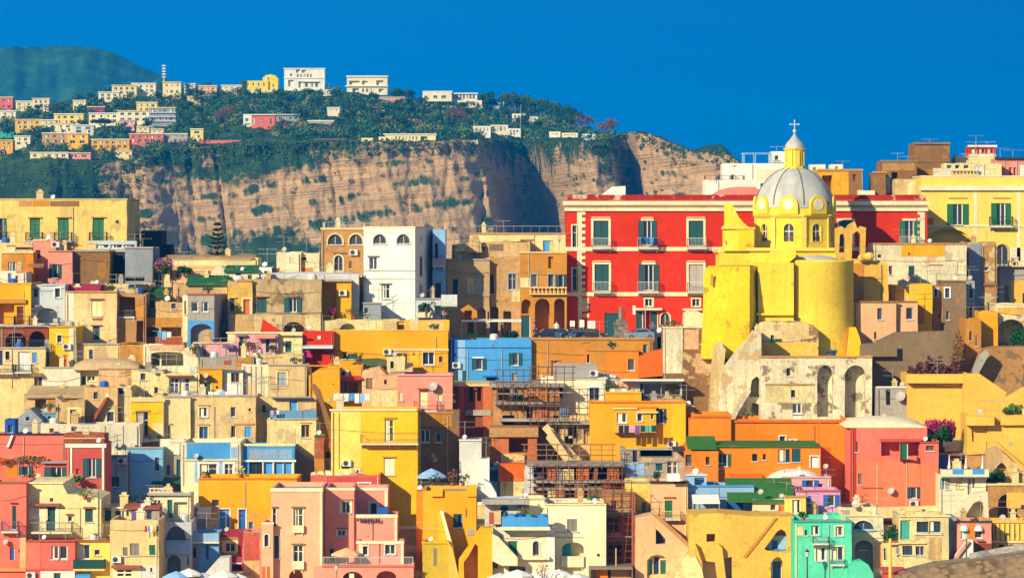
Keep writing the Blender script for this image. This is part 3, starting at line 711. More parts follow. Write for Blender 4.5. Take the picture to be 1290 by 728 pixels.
def person(label, px, py, Y, top, legs, hair='dk', pose=0, rz=0, sc=1.0):
    V = [(0, 0, .95), (0, 0, 1.2), (0, 0, 1.42), (0, 0, 1.52), (0, -.02, 1.64), (0, -.01, 1.74),
         (.19, 0, 1.4), (.26, .02, 1.12), (.27, -.08-.1*pose, .9), (-.19, 0, 1.4), (-.26, .02, 1.12), (-.27, -.08, .9),
         (.1, 0, .9), (.11, -.03-.1*pose, .5), (.11, .02-.15*pose, .07), (.11, -.14-.15*pose, .04), (-.1, 0, .9), (-.11, .02, .5), (-.11, .05+.1*pose, .07), (-.11, -.1, .04)]
    E = [(0, 1), (1, 2), (2, 3), (3, 4), (4, 5), (2, 6), (6, 7), (7, 8), (2, 9), (9, 10), (10, 11), (0, 12), (12, 13), (13, 14), (14, 15), (0, 16), (16, 17), (17, 18), (18, 19)]
    Rr = [.15, .14, .13, .055, .095, .075, .065, .05, .04, .065, .05, .04, .095, .07, .05, .04, .095, .07, .05, .04]
    me = bpy.data.meshes.new('person'); me.from_pydata(V, E, []); o = bpy.data.objects.new('person', me); COL.objects.link(o)
    sk = o.modifiers.new('skin', 'SKIN'); ss = o.modifiers.new('sub', 'SUBSURF'); ss.levels = ss.render_levels = 1
    for i, v in enumerate(me.skin_vertices[0].data): v.radius = (Rr[i], Rr[i]*.8); v.use_root = (i == 0)
    m, nt, b = nodes_of('clothes_and_skin'); tc = N(nt, 'ShaderNodeTexCoord'); sp = N(nt, 'ShaderNodeSeparateXYZ'); nt.links.new(tc.outputs['Object'], sp.inputs[0])
    def gt(v):
        q = N(nt, 'ShaderNodeMath', operation='GREATER_THAN'); q.inputs[1].default_value = v; nt.links.new(sp.outputs['Z'], q.inputs[0]); return q.outputs[0]
    c1 = mixc(nt, gt(.96), rgb(legs), rgb(top)); c2 = mixc(nt, gt(1.5), c1, rgb((205, 150, 120))); nt.links.new(mixc(nt, gt(.1), rgb('dk'), c2), b.inputs['Base Color']); b.inputs['Roughness'].default_value = .9
    me.materials.append(m); o.location = (PX(px, Y), Y, PZ(py, Y)); o.rotation_euler = (0, 0, rz); o.scale = (sc,)*3
    h = MB(); h.ball((0, .03, 1.71), .115, 1, 1, .95, 8); h.build('hair', paint(hair, .8), o)
    return tag(o, label, 'person')
def laundry(label, x0, x1, py, Y, cols, hgt=.8, nm='laundry', grp=None):
    z = PZ(py, Y); xa, xb = PX(x0, Y), PX(x1, Y); root = thing(nm, label, 'laundry', ((xa+xb)/2, Y, z-hgt), 0, grp); w = xb-xa
    b = MB(); b.tube((-w/2, 0, hgt), (w/2, 0, hgt), .012, 4); b.build('line', paint('gl', .8), root); r = random.Random(int(x0)); n = len(cols)
    for i, c in enumerate(cols):
        q = MB(); a = -w/2+w*i/n+.03; e = -w/2+w*(i+1)/n-.03; hh = hgt*r.uniform(.6, 1); m = 6
        for j in range(m):
            u0, u1 = a+(e-a)*j/m, a+(e-a)*(j+1)/m; y0, y1 = .05*math.sin(j*2.1+i), .05*math.sin((j+1)*2.1+i)
            q.add([(u0, 0, hgt), (u1, 0, hgt), (u1, y1, hgt-hh), (u0, y0, hgt-hh), (u0, .012, hgt), (u1, .012, hgt), (u1, y1+.012, hgt-hh), (u0, y0+.012, hgt-hh)], [(0, 1, 2, 3), (4, 7, 6, 5), (2, 6, 7, 3)])
        q.build('garment', paint(c, .95), root)
    return root
def stair(label, xa, ya, xb, yb, Y, d, col, n=14, flank=None, wall=True, wear=.4, grp=None, base=None):
    """flight rising from photo (xa,ya) to (xb,yb) across the view, with its solid flank wall"""
    s = Y/F; zb = PZ(base or max(ya, yb)+3, Y); root = thing('staircase', label, 'staircase', (PX(xa, Y), Y, zb), 0, grp)
    w = (xb-xa)*s; z0 = PZ(ya, Y)-zb; z1 = PZ(yb, Y)-zb; b = MB()
    for i in range(n):
        u0, u1 = w*i/n, w*(i+1)/n; z = z0+(z1-z0)*(i+1)/n
        b.box(min(u0, u1)+.001, max(u0, u1)-.001, .12, d, 0, z)
    b.build('steps', plaster('gl', .5), root)
    q = MB(); ph = .75; q.prism([(0, 0), (w, 0), (w, z1+ph), (0, z0+ph)] if w > 0 else [(w, 0), (0, 0), (0, z0+ph), (w, z1+ph)], 0, .118)
    q.build('flank_wall', plaster(col, wear), root); 
    return root
def lamp_post(label, px, y0, y1, Y, col='gd', arms=1):
    s = Y/F; h = (y1-y0)*s; root = thing('street_lamp', label, 'street lamp', (PX(px, Y), Y, PZ(y1, Y)))
    b = MB(); b.lathe([(.14, 0), (.14, .25), (.07, .35), (.05, h-.7), (.09, h-.62), (.04, h-.55)], 8); b.build('post', paint(col, .4), root)
    l = MB(); l.lathe([(.1, h-.55), (.2, h-.12), (.19, h-.1)], 6); l.build('lantern', paint('lg', .1), root)
    c = MB(); c.lathe([(.24, h-.1), (.08, h+.06), (.02, h+.16)], 6); c.build('cap', paint(col, .4), root); return root
def pole(label, px, y0, y1, Y, r, col, nm='pole', cat='pole', top=None):
    h = (y1-y0)*Y/F; b = MB(); b.tube((0, 0, -.3), (0, 0, h), r, 8, r*.8)
    if top == 'mast':
        for i in range(5): b.box(-r*3, r*3, -r*3, r*3, h*(.55+.1*i), h*(.55+.1*i)+.6)
    b.lathe([(r*1.6, -.3), (r*1.6, 0), (r, .06)], 8); o = b.build(nm, paint(col, .5)); o.location = (PX(px, Y), Y, PZ(y1, Y)); return tag(o, label, cat)
def scaffold(label, x0, x1, y0, y1, Y, nx, nz, d=1.1, col='br', boards=()):
    """steel tube scaffold: lattice plus board decks"""
    s = Y/F; root = thing('scaffolding', label, 'scaffolding', (PX((x0+x1)/2, Y), Y, PZ(y1, Y))); w = (x1-x0)*s; h = (y1-y0)*s; r = random.Random(int(x0)); b = MB()
    for i in range(nx+1):
        x = -w/2+w*i/nx
        for y in (0, d): b.tube((x, y, -.3), (x, y, h*r.uniform(.94, 1.04)), .035, 5)
        for k in range(1, nz+1): b.tube((x, -.1, h*k/nz), (x, d+.1, h*k/nz), .028, 4)
    for k in range(1, nz+1):
        for y in (0, d):
            b.tube((-w/2-.3, y, h*k/nz), (w/2+.3, y, h*k/nz), .03, 5); b.tube((-w/2-.2, y, h*k/nz-h/nz*.5), (w/2+.2, y, h*k/nz-h/nz*.5), .022, 4)
    for i in range(0, nx, 2):
        b.tube((-w/2+w*i/nx, -.05, 0), (-w/2+w*(i+1)/nx, -.05, h), .025, 4)
    b.build('frame', paint(col, .6), root)
    for k in boards:
        q = MB(); q.box(-w/2-.2, w/2+.2, .06, d-.06, h*k/nz+.03, h*k/nz+.09); q.build('deck', plaster('gl', .5), root)
    return root
def furniture(label, px, py, Y, col, kind='table', grp=None, sc=1.0):
    root = thing({'table': 'cafe_table', 'chair': 'garden_chair'}[kind], label, {'table': 'table', 'chair': 'chair'}[kind], (PX(px, Y), Y, PZ(py, Y)), rnd.uniform(0, 6), grp); root.scale = (sc,)*3
    m = paint(col, .5)
    if kind == 'table':
        b = MB(); b.lathe([(.01, .7), (.45, .7), (.45, .74), (.01, .75)], 14); b.build('table_top', m, root)
        for i in range(3):
            a = 2.09*i; q = MB(); q.tube((.3*math.cos(a), .3*math.sin(a), 0), (.1*math.cos(a), .1*math.sin(a), .7), .022, 5); q.build('leg', m, root)
    else:
        b = MB(); b.box(-.22, .22, -.22, .22, .42, .46); b.build('seat', m, root); b = MB(); b.box(-.22, .22, .19, .23, .5, .9); b.build('backrest', m, root)
        for x in (-.2, .2):
            for y in (-.2, .2):
                q = MB(); q.tube((x, y, 0), (x, y, .42 if y < 0 else .88), .02, 5); q.build('leg', m, root)
    return root
def attach(sub, main, wallname='bay'):
    """make everything built under sub a part of main"""
    dv = sub.location-main.location
    for ch in list(sub.children):
        ch.parent = main; ch.location = ch.location+dv
        if ch.name.split('.')[0] == 'wall': ch.name = wallname
    for t in list(HOUSES):
        if t[0] is sub: HOUSES.remove(t)
    bpy.data.objects.remove(sub)
    return main
# ---------------------------------------------------------------- camera, sky, sun
EXPO = .47
cam = bpy.data.cameras.new('camera'); co = bpy.data.objects.new('camera', cam); COL.objects.link(co); scn.camera = co
co.location = (0, 0, EYE); co.rotation_euler = (R(90), 0, 0)
cam.sensor_width = 36; cam.lens = F/1290*36; cam.shift_y = -(364-CY)/1290; cam.clip_start = 1; cam.clip_end = 30000
AZ, EL = 37.0, 24.0
sd_ = Vector((-math.sin(R(AZ))*math.cos(R(EL)), -math.cos(R(AZ))*math.cos(R(EL)), math.sin(R(EL))))
sun = bpy.data.lights.new('sun', 'SUN'); sun.energy = 5.0; sun.angle = R(.5); sun.color = (1, .86, .60)
so = bpy.data.objects.new('sun', sun); COL.objects.link(so); so.rotation_euler = sd_.to_track_quat('Z', 'Y').to_euler()
wd = bpy.data.worlds.new('World'); scn.world = wd; wd.use_nodes = True; nt = wd.node_tree; bg = nt.nodes['Background']
sky = N(nt, 'ShaderNodeTexSky', sky_type='NISHITA', sun_disc=False, sun_elevation=R(EL), sun_rotation=math.atan2(sd_.x, sd_.y), air_density=1.0, dust_density=.3, ozone_density=3.0)
# the photograph's sky is a deep polarised blue: the sky texture is graded towards it, most of all near the horizon
tc = N(nt, 'ShaderNodeTexCoord'); sx = N(nt, 'ShaderNodeSeparateXYZ'); nt.links.new(tc.outputs['Generated'], sx.inputs[0])
el = ramp(nt, sx.outputs['Z'], .02, .9)
az = ramp(nt, sx.outputs['X'], -.1, .16)
SK = 10/2**EXPO
deep = mixc(nt, az, (.0*SK, .20*SK, .61*SK), (.0*SK, .15*SK, .52*SK))
lowf = ramp(nt, sx.outputs['Z'], .004, .045)
deep2 = mixc(nt, lowf, mixc(nt, .12, deep, (.0*SK, .15*SK, .42*SK)), deep)
mr = N(nt, 'ShaderNodeMapRange'); mr.inputs['To Min'].default_value = 1.0; mr.inputs['To Max'].default_value = .35
nt.links.new(el, mr.inputs['Value'])
up = ramp(nt, sx.outputs['Z'], .12, .6)
deep3 = mixc(nt, up, deep2, (.44*SK, .55*SK, .86*SK))
nt.links.new(mixc(nt, mr.outputs[0], sky.outputs[0], deep3), bg.inputs['Color']); bg.inputs['Strength'].default_value = .1
for n_ in nt.nodes:
    if n_.type == 'MIX': n_.clamp_result = False; n_.clamp_factor = True
vs = scn.view_settings; vs.view_transform = 'Standard'; vs.look = 'None'; vs.exposure = EXPO; vs.gamma = 1; vs.use_curve_mapping = False
scn.cycles.max_bounces = 6; scn.cycles.diffuse_bounces = 3; scn.cycles.glossy_bounces = 2; scn.cycles.volume_bounces = 1
scn.cycles.use_denoising = True

# ---------------------------------------------------------------- ground
def grid_mesh(name, rows, mat, kind='structure', smooth=True):
    m = len(rows[0]); b = MB(); b.add([p for r_ in rows for p in r_], [(i*m+j, i*m+j+1, (i+1)*m+j+1, (i+1)*m+j) for i in range(len(rows)-1) for j in range(m-1)])
    o = b.build(name, mat, smooth=smooth); o['kind'] = kind; return o
mw, ntw, bw_ = nodes_of('sea_water'); bw_.inputs['Base Color'].default_value = (.01, .09, .16, 1); bw_.inputs['Roughness'].default_value = .15
tcw = N(ntw, 'ShaderNodeTexCoord'); nn = noise_t(ntw, tcw.outputs['Object'], .3, 5, .6); bp = N(ntw, 'ShaderNodeBump'); bp.inputs['Strength'].default_value = .4; ntw.links.new(nn, bp.inputs['Height']); ntw.links.new(bp.outputs[0], bw_.inputs['Normal'])
b = MB(); S = 14000; b.quad((-S, -300, 0), (S, -300, 0), (S, S, 0), (-S, S, 0)); sea = b.build('sea', mw); sea['kind'] = 'structure'
# the town's hill: terraces with rough retaining risers, quay below, flat piazza on top, falling away behind
rows = []; xs = [-150+4*i for i in range(76)]
def jit(x, y, a): return a*noise.noise((x*.13, y*.17, 1.7))
prof = [(338, -2), (338.01, 1.0), (352, 1.0)]
Y = 352
while Y < PIAZZA_Y-1:
    Yn = min(Y+5.5, PIAZZA_Y); prof += [(Y, ground_z(Y)-.05), (Yn-.35, ground_z(Y)+.1)]; Y = Yn
prof += [(PIAZZA_Y-.3, PIAZZA_Z), (470, PIAZZA_Z+.3), (500, 14), (540, -3)]
for (Y, z) in prof: rows.append([(x, Y+(jit(x, Y, .6) if 352 < Y < 415 else 0), z+(jit(x+50, Y, .3) if 352 < Y < 415 else 0)) for x in xs])
grid_mesh('hillside', rows, plaster('be', .8), smooth=False)

# ---------------------------------------------------------------- the far headland: tuff cliff, wooded plateau
def interp(t, P):
    if t <= P[0][0]: return P[0][1]
    for (a, u), (b_, v) in zip(P[:-1], P[1:]):
        if t <= b_: return u+(v-u)*(t-a)/(b_-a)
    return P[-1][1]
CT = [(-60, 212), (0, 204), (60, 200), (120, 203), (165, 206), (185, 197), (215, 190), (260, 186), (330, 180), (420, 179), (520, 178), (600, 177), (640, 178), (700, 180), (738, 180), (760, 176), (785, 169), (806, 167), (830, 172), (855, 186), (880, 192), (905, 190), (925, 200), (960, 226), (1000, 262)]
RT = [(-60, 140), (60, 132), (110, 122), (150, 114), (200, 113), (250, 113), (330, 113), (400, 113), (450, 117), (520, 130), (570, 137), (610, 138), (650, 139), (700, 150), (740, 168), (762, 175), (785, 169), (806, 165.5), (830, 171), (855, 184), (872, 189), (892, 183), (908, 182), (918, 190), (925, 199), (960, 224), (1000, 261)]
def fbm(x, y, z, o=4):
    return noise.fractal((x, y, z), 1.0, 2.1, o)
def LIPJ(px): return 2.6*fbm(px*.045, 0, 1.1)+1.5*fbm(px*.2, 2, 1.1)
def cliff_Y(px, t):
    """distance of the cliff face at photo column px, t=0 top .. 1 foot"""
    q = px-34*t                                        # the buttresses lean: their feet stand further along
    y = 1835.0
    y += interp(q, [(-60, 0), (60, -40), (150, -40), (185, -36), (215, -22), (260, -18), (360, -25), (480, -30), (560, -25), (604, -12), (614, 60), (640, 150), (662, 165), (672, 140), (690, 40), (715, 0), (742, -22), (765, -18), (778, 55), (790, 60), (800, 0), (830, -10), (850, -14), (862, -14), (880, -20), (960, -40), (1000, -50)])
    y -= 46*t**1.3 if px > 150 else 46*t+90*t*min(1, (150-px)/80)   # batter; the green slope far over is gentler
    # gullies and erosion
    y += 5*abs(fbm(q*.016, t*1.6, 3.1))*(1 if px > 170 else 2)
    y += 3.0*(1-abs(noise.noise((q*.014+t*.35, t*.9, 9.3))))**7
    for cx, dp, wd_ in ((230, 4, 4), (268, 6, 3), (398, 4, 3), (548, 4, 3.5), (588, 6, 5), (770, 6, 5), (818, 4, 3)):
        e = (q+16*noise.noise((t*1.8, cx*.7, 1))-cx+22*(t-.4))/wd_
        if abs(e) < 3: y += dp*math.exp(-e*e)*(.6+.6*noise.noise((cx, t*3, 5)))
    y += 1.7*fbm(q*.07, t*5.0, 5.5)
    y += 1.0*fbm(q*.25, t*9, 2.2)
    y += 1.9*math.sin(t*46+q*.03+2*noise.noise((q*.02, t*2, 4)))*(.5+.5*noise.noise((q*.03, t*3, 7)))
    return y
rows = []; pxs = [-500+5.0*i for i in range(82)]+[-90+2.0*i for i in range(551)]
NT = 64
for j in range(NT+1):                                   # foot to lip
    t = 1-j/NT; row = []
    for px in pxs:
        top = interp(px, CT)+LIPJ(px); Yc = cliff_Y(px, t); foot = CY+ (EYE+1)*F/Yc
        te = t**1.0; row.append((PX(px, 1835)*Yc/1835, Yc, PZ(top, cliff_Y(px, 0))*(1-te)+(-1)*te))
    rows.append(row)
lipY = [cliff_Y(px, 0) for px in pxs]
NP = 16
for j in range(1, NP+1):                                # lip to crest
    u = j/NP; row = []
    for px, ly in zip(pxs, lipY):
        Yc = ly+8+u*430*(1 if px < 745 else max(.06, 1-(px-745)/45)); z0 = PZ(interp(px, CT)+LIPJ(px), ly)
        z1 = PZ(interp(px, RT)+.8*fbm(px*.05, 3, 1.1), ly+8+430*(1 if px < 745 else max(.06, 1-(px-745)/45)))
        row.append((PX(px, Yc), Yc, z0+(z1-z0)*u+1.2*fbm(px*.06, u*5, 8)*math.sin(math.pi*u)))
    rows.append(row)
last = rows[-1]
rows.append([(x*1.03, y+160, z-25) for x, y, z in last]); rows.append([(x*1.05, y+420, -5) for x, y, z in last])
def ground_mat(name, rockc, greenc, g0=.35, g1=.62, k=.8, strat=1.0, veg=False):
    m, nt, b = nodes_of(name); tc = N(nt, 'ShaderNodeTexCoord'); v = tc.outputs['Object']; ge = N(nt, 'ShaderNodeNewGeometry'); sn = N(nt, 'ShaderNodeSeparateXYZ'); nt.links.new(ge.outputs['Normal'], sn.inputs[0])
    rock = rgb(rockc, k)
    wob = noise_t(nt, v, .02, 4, .6)
    dip = N(nt, 'ShaderNodeMapping'); dip.inputs['Rotation'].default_value = (0, R(5), 0); nt.links.new(v, dip.inputs['Vector']); v0 = v; v = dip.outputs[0]
    st = noise_t(nt, v, .9, 5, .65, (.012, .012, .55*strat)); ve = noise_t(nt, v, .10, 8, .75, (1, 1, .9)); st2 = noise_t(nt, v, 1.0, 3, .6, (.02, .02, 1.5)); fi = noise_t(nt, v, .35, 6, .72)
    v = v0
    c = mixc(nt, ramp(nt, st, .3, .7), tuple(x*.82 for x in rock), tuple(min(1, x*1.14) for x in rock))
    c = mixc(nt, ramp(nt, st2, .55, .68), c, tuple(x*.72 for x in rock))
    c = mixc(nt, ramp(nt, ve, .48, .72), c, tuple(x*y for x, y in zip(rock, (.84, .82, .82))))
    c = mixc(nt, ramp(nt, fi, .52, .75), c, tuple(x*.64 for x in rock))
    gn = noise_t(nt, v, .045, 7, .68); gm = N(nt, 'ShaderNodeMath', operation='ADD')
    ab = N(nt, 'ShaderNodeMath', operation='ABSOLUTE'); nt.links.new(sn.outputs['Z'], ab.inputs[0])
    g2 = N(nt, 'ShaderNodeMath', operation='MULTIPLY_ADD'); g2.inputs[1].default_value = 1.3; g2.inputs[2].default_value = -.62; nt.links.new(gn, g2.inputs[0])
    nt.links.new(ab.outputs[0], gm.inputs[0]); nt.links.new(g2.outputs[0], gm.inputs[1])
    gr_ = rgb(greenc, .8); gcol = mixc(nt, ramp(nt, gn, .42, .58), tuple(x*.5 for x in gr_), gr_); gcol = mixc(nt, ramp(nt, fi, .4, .62), tuple(x*.5 for x in gr_), gcol); gcol = mixc(nt, ramp(nt, wob, .45, .7), gcol, tuple(x*y for x, y in zip(gr_, (1.5, 1.05, .8))))
    fac = ramp(nt, gm.outputs[0], g0, g1)
    if veg:                             # scrub drapes over the lip, covers the gentle slope and the talus at the foot
        sp = N(nt, 'ShaderNodeSeparateXYZ'); nt.links.new(v, sp.inputs[0])
        def M(op, *a):
            q = N(nt, 'ShaderNodeMath', operation=op)
            for i_, x_ in enumerate(a):
                if hasattr(x_, 'links'): nt.links.new(x_, q.inputs[i_])
                else: q.inputs[i_].default_value = x_
            return q.outputs[0]
        def both(x_, lo_, hi_, w_): return M('MULTIPLY', ramp(nt, x_, lo_-w_, lo_+w_), ramp(nt, x_, hi_+w_, hi_-w_))
        X_, Z_ = sp.outputs['X'], sp.outputs['Z']; nz = M('MULTIPLY_ADD', gn, 60.0, -30.0); nz2 = M('MULTIPLY_ADD', noise_t(nt, v, .16, 5, .7), 26.0, -13.0)
        Zw = M('ADD', M('ADD', Z_, nz), nz2)
        lip = M('MULTIPLY', ramp(nt, Zw, 56, 66), both(X_, -175, -66, 12))
        slope = ramp(nt, M('ADD', X_, M('MULTIPLY_ADD', Z_, .35, nz)), -158, -170)
        foot = M('MULTIPLY', ramp(nt, Zw, 36, 26), both(M('ADD', X_, nz), -135, -48, 14))
        lip2 = M('MULTIPLY', ramp(nt, Zw, 62, 70), both(X_, -10, 50, 8))
        fac = M('MINIMUM', 1.0, M('ADD', fac, M('ADD', M('ADD', lip, slope), M('ADD', foot, lip2))))
    nt.links.new(mixc(nt, fac, c, gcol), b.inputs['Base Color']); b.inputs['Roughness'].default_value = .95; b.inputs['Specular IOR Level'].default_value = .1
    bp = N(nt, 'ShaderNodeBump'); bp.inputs['Strength'].default_value = 1.0; bp.inputs['Distance'].default_value = 2.2; hh = nt.nodes.new('ShaderNodeMath'); hh.operation = 'ADD'; nt.links.new(fi, hh.inputs[0]); nt.links.new(st2, hh.inputs[1]); nt.links.new(hh.outputs[0], bp.inputs['Height']); nt.links.new(bp.outputs[0], b.inputs['Normal'])
    return m
headland = grid_mesh('headland', rows, ground_mat('tuff_cliff', (230, 188, 134), (66, 104, 62), .60, .82, veg=True), smooth=True)
# distant hill
rows = []
HC = [(-150, 70), (-60, 60), (0, 61), (50, 58), (100, 58), (135, 65), (160, 76), (185, 88), (215, 104), (260, 122), (330, 150), (420, 200), (520, 300)]
for j in range(41):
    u = j/40; row = []
    for i in range(320):
        px = -740+4*i; Yc = 4700+u*700; z1 = PZ(interp(px, HC), 5400); zz = z1*u**.75+14*fbm(px*.02, u*5, 2.5)*(1-u*.8)+7*fbm(px*.05, u*14, 1)*(1-u*.6)
        row.append((PX(px, Yc), Yc+40*fbm(px*.03, u, 7), zz if j else -3))
    rows.append(row)
rows.append([(x*1.05, y+300, z-40) for x, y, z in rows[-1]]); rows.append([(x*1.1, y+900, -5) for x, y, z in rows[-1]])
grid_mesh('hills', rows, ground_mat('far_slope', (150, 130, 120), (58, 116, 84), .34, .58))
# the air
HAZE_TOP = 240.0
b = MB(); b.box(-2500, 2500, -60, 7200, -4, HAZE_TOP); hz = b.build('haze', None or bpy.data.materials.new('air')); hz['kind'] = 'stuff'
m = hz.data.materials[0]; m.use_nodes = True; nt = m.node_tree; nt.nodes.remove(nt.nodes['Principled BSDF'])
pv = nt.nodes.new('ShaderNodeVolumePrincipled'); pv.inputs['Color'].default_value = (.0, .34, .8, 1); pv.inputs['Density'].default_value = .00011; pv.inputs['Anisotropy'].default_value = 0
nt.links.new(pv.outputs[0], nt.nodes['Material Output'].inputs['Volume'])
# ================================================================ upper town: skyline row
B('long yellow palazzo with four green doors facing the bay, topmost building on that side', -30, 160, 252, 320, 436, 'yq',
  's -6 8 275 303 c=gr; S 37 50.5 275 303 c=gr l=tn; S 73 87 275 303 c=gr l=tn; S 117 131 275 303 c=gr l=tn; b -4 9 292 303; b 33 54 293 303.5; b 69 91 293 303.5; b 113 135 293 303.5; p 129 141 252.5 260 yp; p 24 40 253 260 tn; p 41 62 253 260 oc; p 63 100 253.5 260 br; q 92 262 316; m 143 276 y=1',
  d=14.7, wear=.75, nm='palazzo', cat='palazzo', cop='ta')  # dark recess in the parapet is painted as tan, ochre and brown panels
B('dark unlit block with roof masts behind the end of the long yellow palazzo', 178, 204, 291, 330, 446, 'nv', 'm 186 282; m 192 280', d=6, wear=.3, roofc='nv')  # shade on this block is painted in as navy walls
B('small dark stair hut on a roof beside the dark unlit block', 205, 216, 308.5, 330, 447, 'nv', '', d=4, wear=.3, nm='hut', cat='hut')  # navy again stands in for shade on the hut
B('pink house with one green shuttered window below the yellow palazzo', 60.3, 91, 316, 357, 427, 'pp', 's 62 77 333 350; u 70 308; m 63 298; c 60 91 315.5 317 tn', d=9, wear=.35)
B('upper pink annex with a small dark window and chimney pots', 42, 70, 303, 345, 429.5, 'pp', 'w 45 51 315 326 f=br; c 42 60 301.5 303.5 cr; h 66 9 303.5', d=6, wear=.35)
B('old brown house with ochre stains beside the pink house', 91.3, 138, 316, 357, 428, 'br', 'c 91 138 314.5 317 gl; h 112 10 306 c=be', d=12, wear=.95, under='oc', roofc='lg')
B('deep shaded recess building between brown and grey blue walls', 138.3, 158, 318, 357, 431, 'nv', 'o 140 155 322 354 dp=1.2', d=9, wear=.3)  # navy wall colour paints the darkness of a shaded recess
B('grey blue house with a flat terrace, dark doorway at its foot', 157.5, 192, 312, 355, 428.5, 'sh', 'o 158 182 349 354 dp=1.5; c 156 193 311 313 gl; m 176 300', d=9, wear=.6)
B('low glazed white conservatory roof above the brown house', 119, 172, 303.5, 317, 434.4, 'lg', 'vt 119 158 303 308 gw d=1.2 ax=x; w 122 137 306 313; w 139 154 306 313; w 156 170 308 313', d=1.4, wear=.2, nm='conservatory', cat='conservatory', ground=False)
B('orange house with a white framed twin window below the palazzo', 2, 42.2, 318, 352, 426, 'oc', 'w 10 20 330 342; c 2 42 316.5 319 cr; p 33 42 320 352 or_; x 36 56 332 337 br; h 9 12 311', d=7, wear=.45, under='or_')
B('low tan roof hut under the first green door of the palazzo', -5, 41, 305.5, 322, 431, 'be', 'p 8 20 309 317 br; rt 18 40 307.5 313 dk; m 31 292', d=3.4, wear=.6, nm='hut', cat='hut')
B('white terrace hut with a blue door beside the orange house', -6, 33, 342, 358, 420.5, 'pw', 'd 10 15 344 356 c=bl; d 19 23 347 356 c=re; c 20 36 341 343 pk', d=5, wear=.4, nm='hut', cat='hut')
# mid band left
B('bright yellow house with a curtained loggia and deep balcony corner', -14, 39, 358, 413, 412, 'go', 'o -10 18 383 408 dp=1.4; o 21 31 386 408 dp=1.0; c -14 33 377 382 oc e=.35; b -12 19 399 408.5; b 19 38 398 409; q 30 366 405; p 31 39 360 409 ye', d=9, wear=.25, cop='go')
B('pale blue house with two small windows over a wide arched loggia', 40, 82, 358, 413, 413, 'lg', 'w 41.5 48 363 375; w 69 76 363 375 t=wh tw=.12; a 45 73 388 407 dp=1.6 rise=9; b 45 75 400 407 g=1; x 40 51 384 386.5 gy e=.6', d=8, wear=.35, top=[(40, 360), (47, 358.4), (82, 359)])
B('big beige house with a green shutter below a closed pale window', 82.4, 147, 368, 434, 411.5, 'be', 'S 115 128 378 398 c=cr l=bk; S 117 126 411 428 c=te l=bk; p 82.6 93 369 408 pw; c 116 129 401 402.5 bk; q 99 405 434; c 82 147 366.5 368.5 tn', d=9, wear=.65)
B('roof room under a crimson awning beside the pale blue house', 84, 128, 359.5, 369, 417, 'cd', 'x 83 128 357.5 368 cd e=1.6; p 110 127 361 367 rd', d=3, wear=.3, nm='roof_room', cat='roof room', p=0)
B('beige penthouse wall with a dark sunshade over a roof terrace', 128.5, 190, 358, 371, 419, 'be', 'x 163 187 358 364 dk e=1.5; v 117 357', d=5, wear=.6)
B('tan house with a mesh screened dark terrace opening', 147.4, 184, 370, 434, 412.6, 'tn', 'o 148.5 170 374 398.5 dp=2.2; p 170.5 183 380 400 oc; o 172 180.5 404 432 dp=1.4; r 148 170 363; b 148.5 170 391 398.8 e=.2 c=gy', d=8, wear=.7)
B('cream hut with two teal windows under a green felt roof', 178, 206, 374, 392, 417, 'cr', 'w 189 194.5 379 388 f=te; S 199 204.5 381 390 c=te; rt 176 214 363.5 375 gd d=3.5 e=.5', d=5, wear=.5, nm='hut', cat='hut')
B('rough ochre stone house with one tiny window above a cluttered terrace', 196, 232.5, 380, 434, 413.8, 'ta', 'w 216 221.5 382 389 f=br; p 184.5 232 400 412 oc wr=.7; o 187 200 413 424 dp=2; o 203 228 412 424 dp=2; p 184 232 424.5 434 bk', d=8, wear=.9)
B('narrow cream strip house between ochre stone and grey blue fronts', 230, 236.4, 372, 405, 413, 'iv', 'S 232 234.5 379 396 c=gy', d=6, wear=.4)
B('grey and blue house: white barred windows over a bright blue arch', 236.6, 270, 371, 433, 411, 'gl', 'w 241 249.5 380 393 f=wh; w 254 262.5 380 393 f=wh; c 235 271 369.8 371.6 bk; p 236.7 270 404 436 bl; a 240 268 408 433 dp=1.0 rise=9; p 237 270 433.2 433.6 bl', d=9, wear=.6, yaw=-5)
B('shaded grey passage house with a tall dark blue door', 272, 288, 379, 432, 417, 'sh', 'd 274.5 281 379.8 400 c=db; u 278 413', d=6, wear=.5)  # grey blue wall colour carries the shade of this side
B('ochre yellow stone house with a slim green window and orange door', 286.5, 318, 354, 420, 415.5, 'yc', 'S 289.5 295.5 376 392 c=te l=be; d 306.5 315.5 377 400 c=od t=be; c 298 318 352 354.5 tn', d=7, wear=.9, under='ta')
B('long rough stone house with two pairs of green shutters', 318.3, 405, 352, 396, 416, 'st', 'S 324 336 375 393.5 c=te l=bk; s 358 380 375 393.5 c=te l=bk; c 300 405 393.5 395 gy e=.2', d=9, wear=.9, under='sd')
B('low white vaulted roof hall on the stone house', 330, 452, 346, 356, 420, 'gw', 'vt 328 456 342.5 349 gw d=5 ax=x', d=5, wear=.3, nm='roof_hall', cat='hall')
B('rubble wall house with a wide dark cellar arch', 288, 404, 395.5, 422, 413.5, 'ta', 'a 355.5 384 405.5 420.5 dp=2.5 rise=12; p 320 356 397 418 be wr=.9; p 384.5 404 396 421 cr wr=.9', d=7, wear=.95)
B('pale long garden house behind the green felt roofs', 203, 325, 325, 350, 430, 'cr', 'p 205 316 334 345 sa; c 203 316 325 327.5 wh; rt 205 320 322.5 326 tn d=5', d=6, wear=.5)
B('cream hut with round gable between two green roofs', 266, 283, 334, 352, 424.5, 'iv', '', d=6, wear=.5, top=[(266, 348), (268, 340), (272, 336), (278, 335.5), (283, 338)], nm='hut', cat='hut')
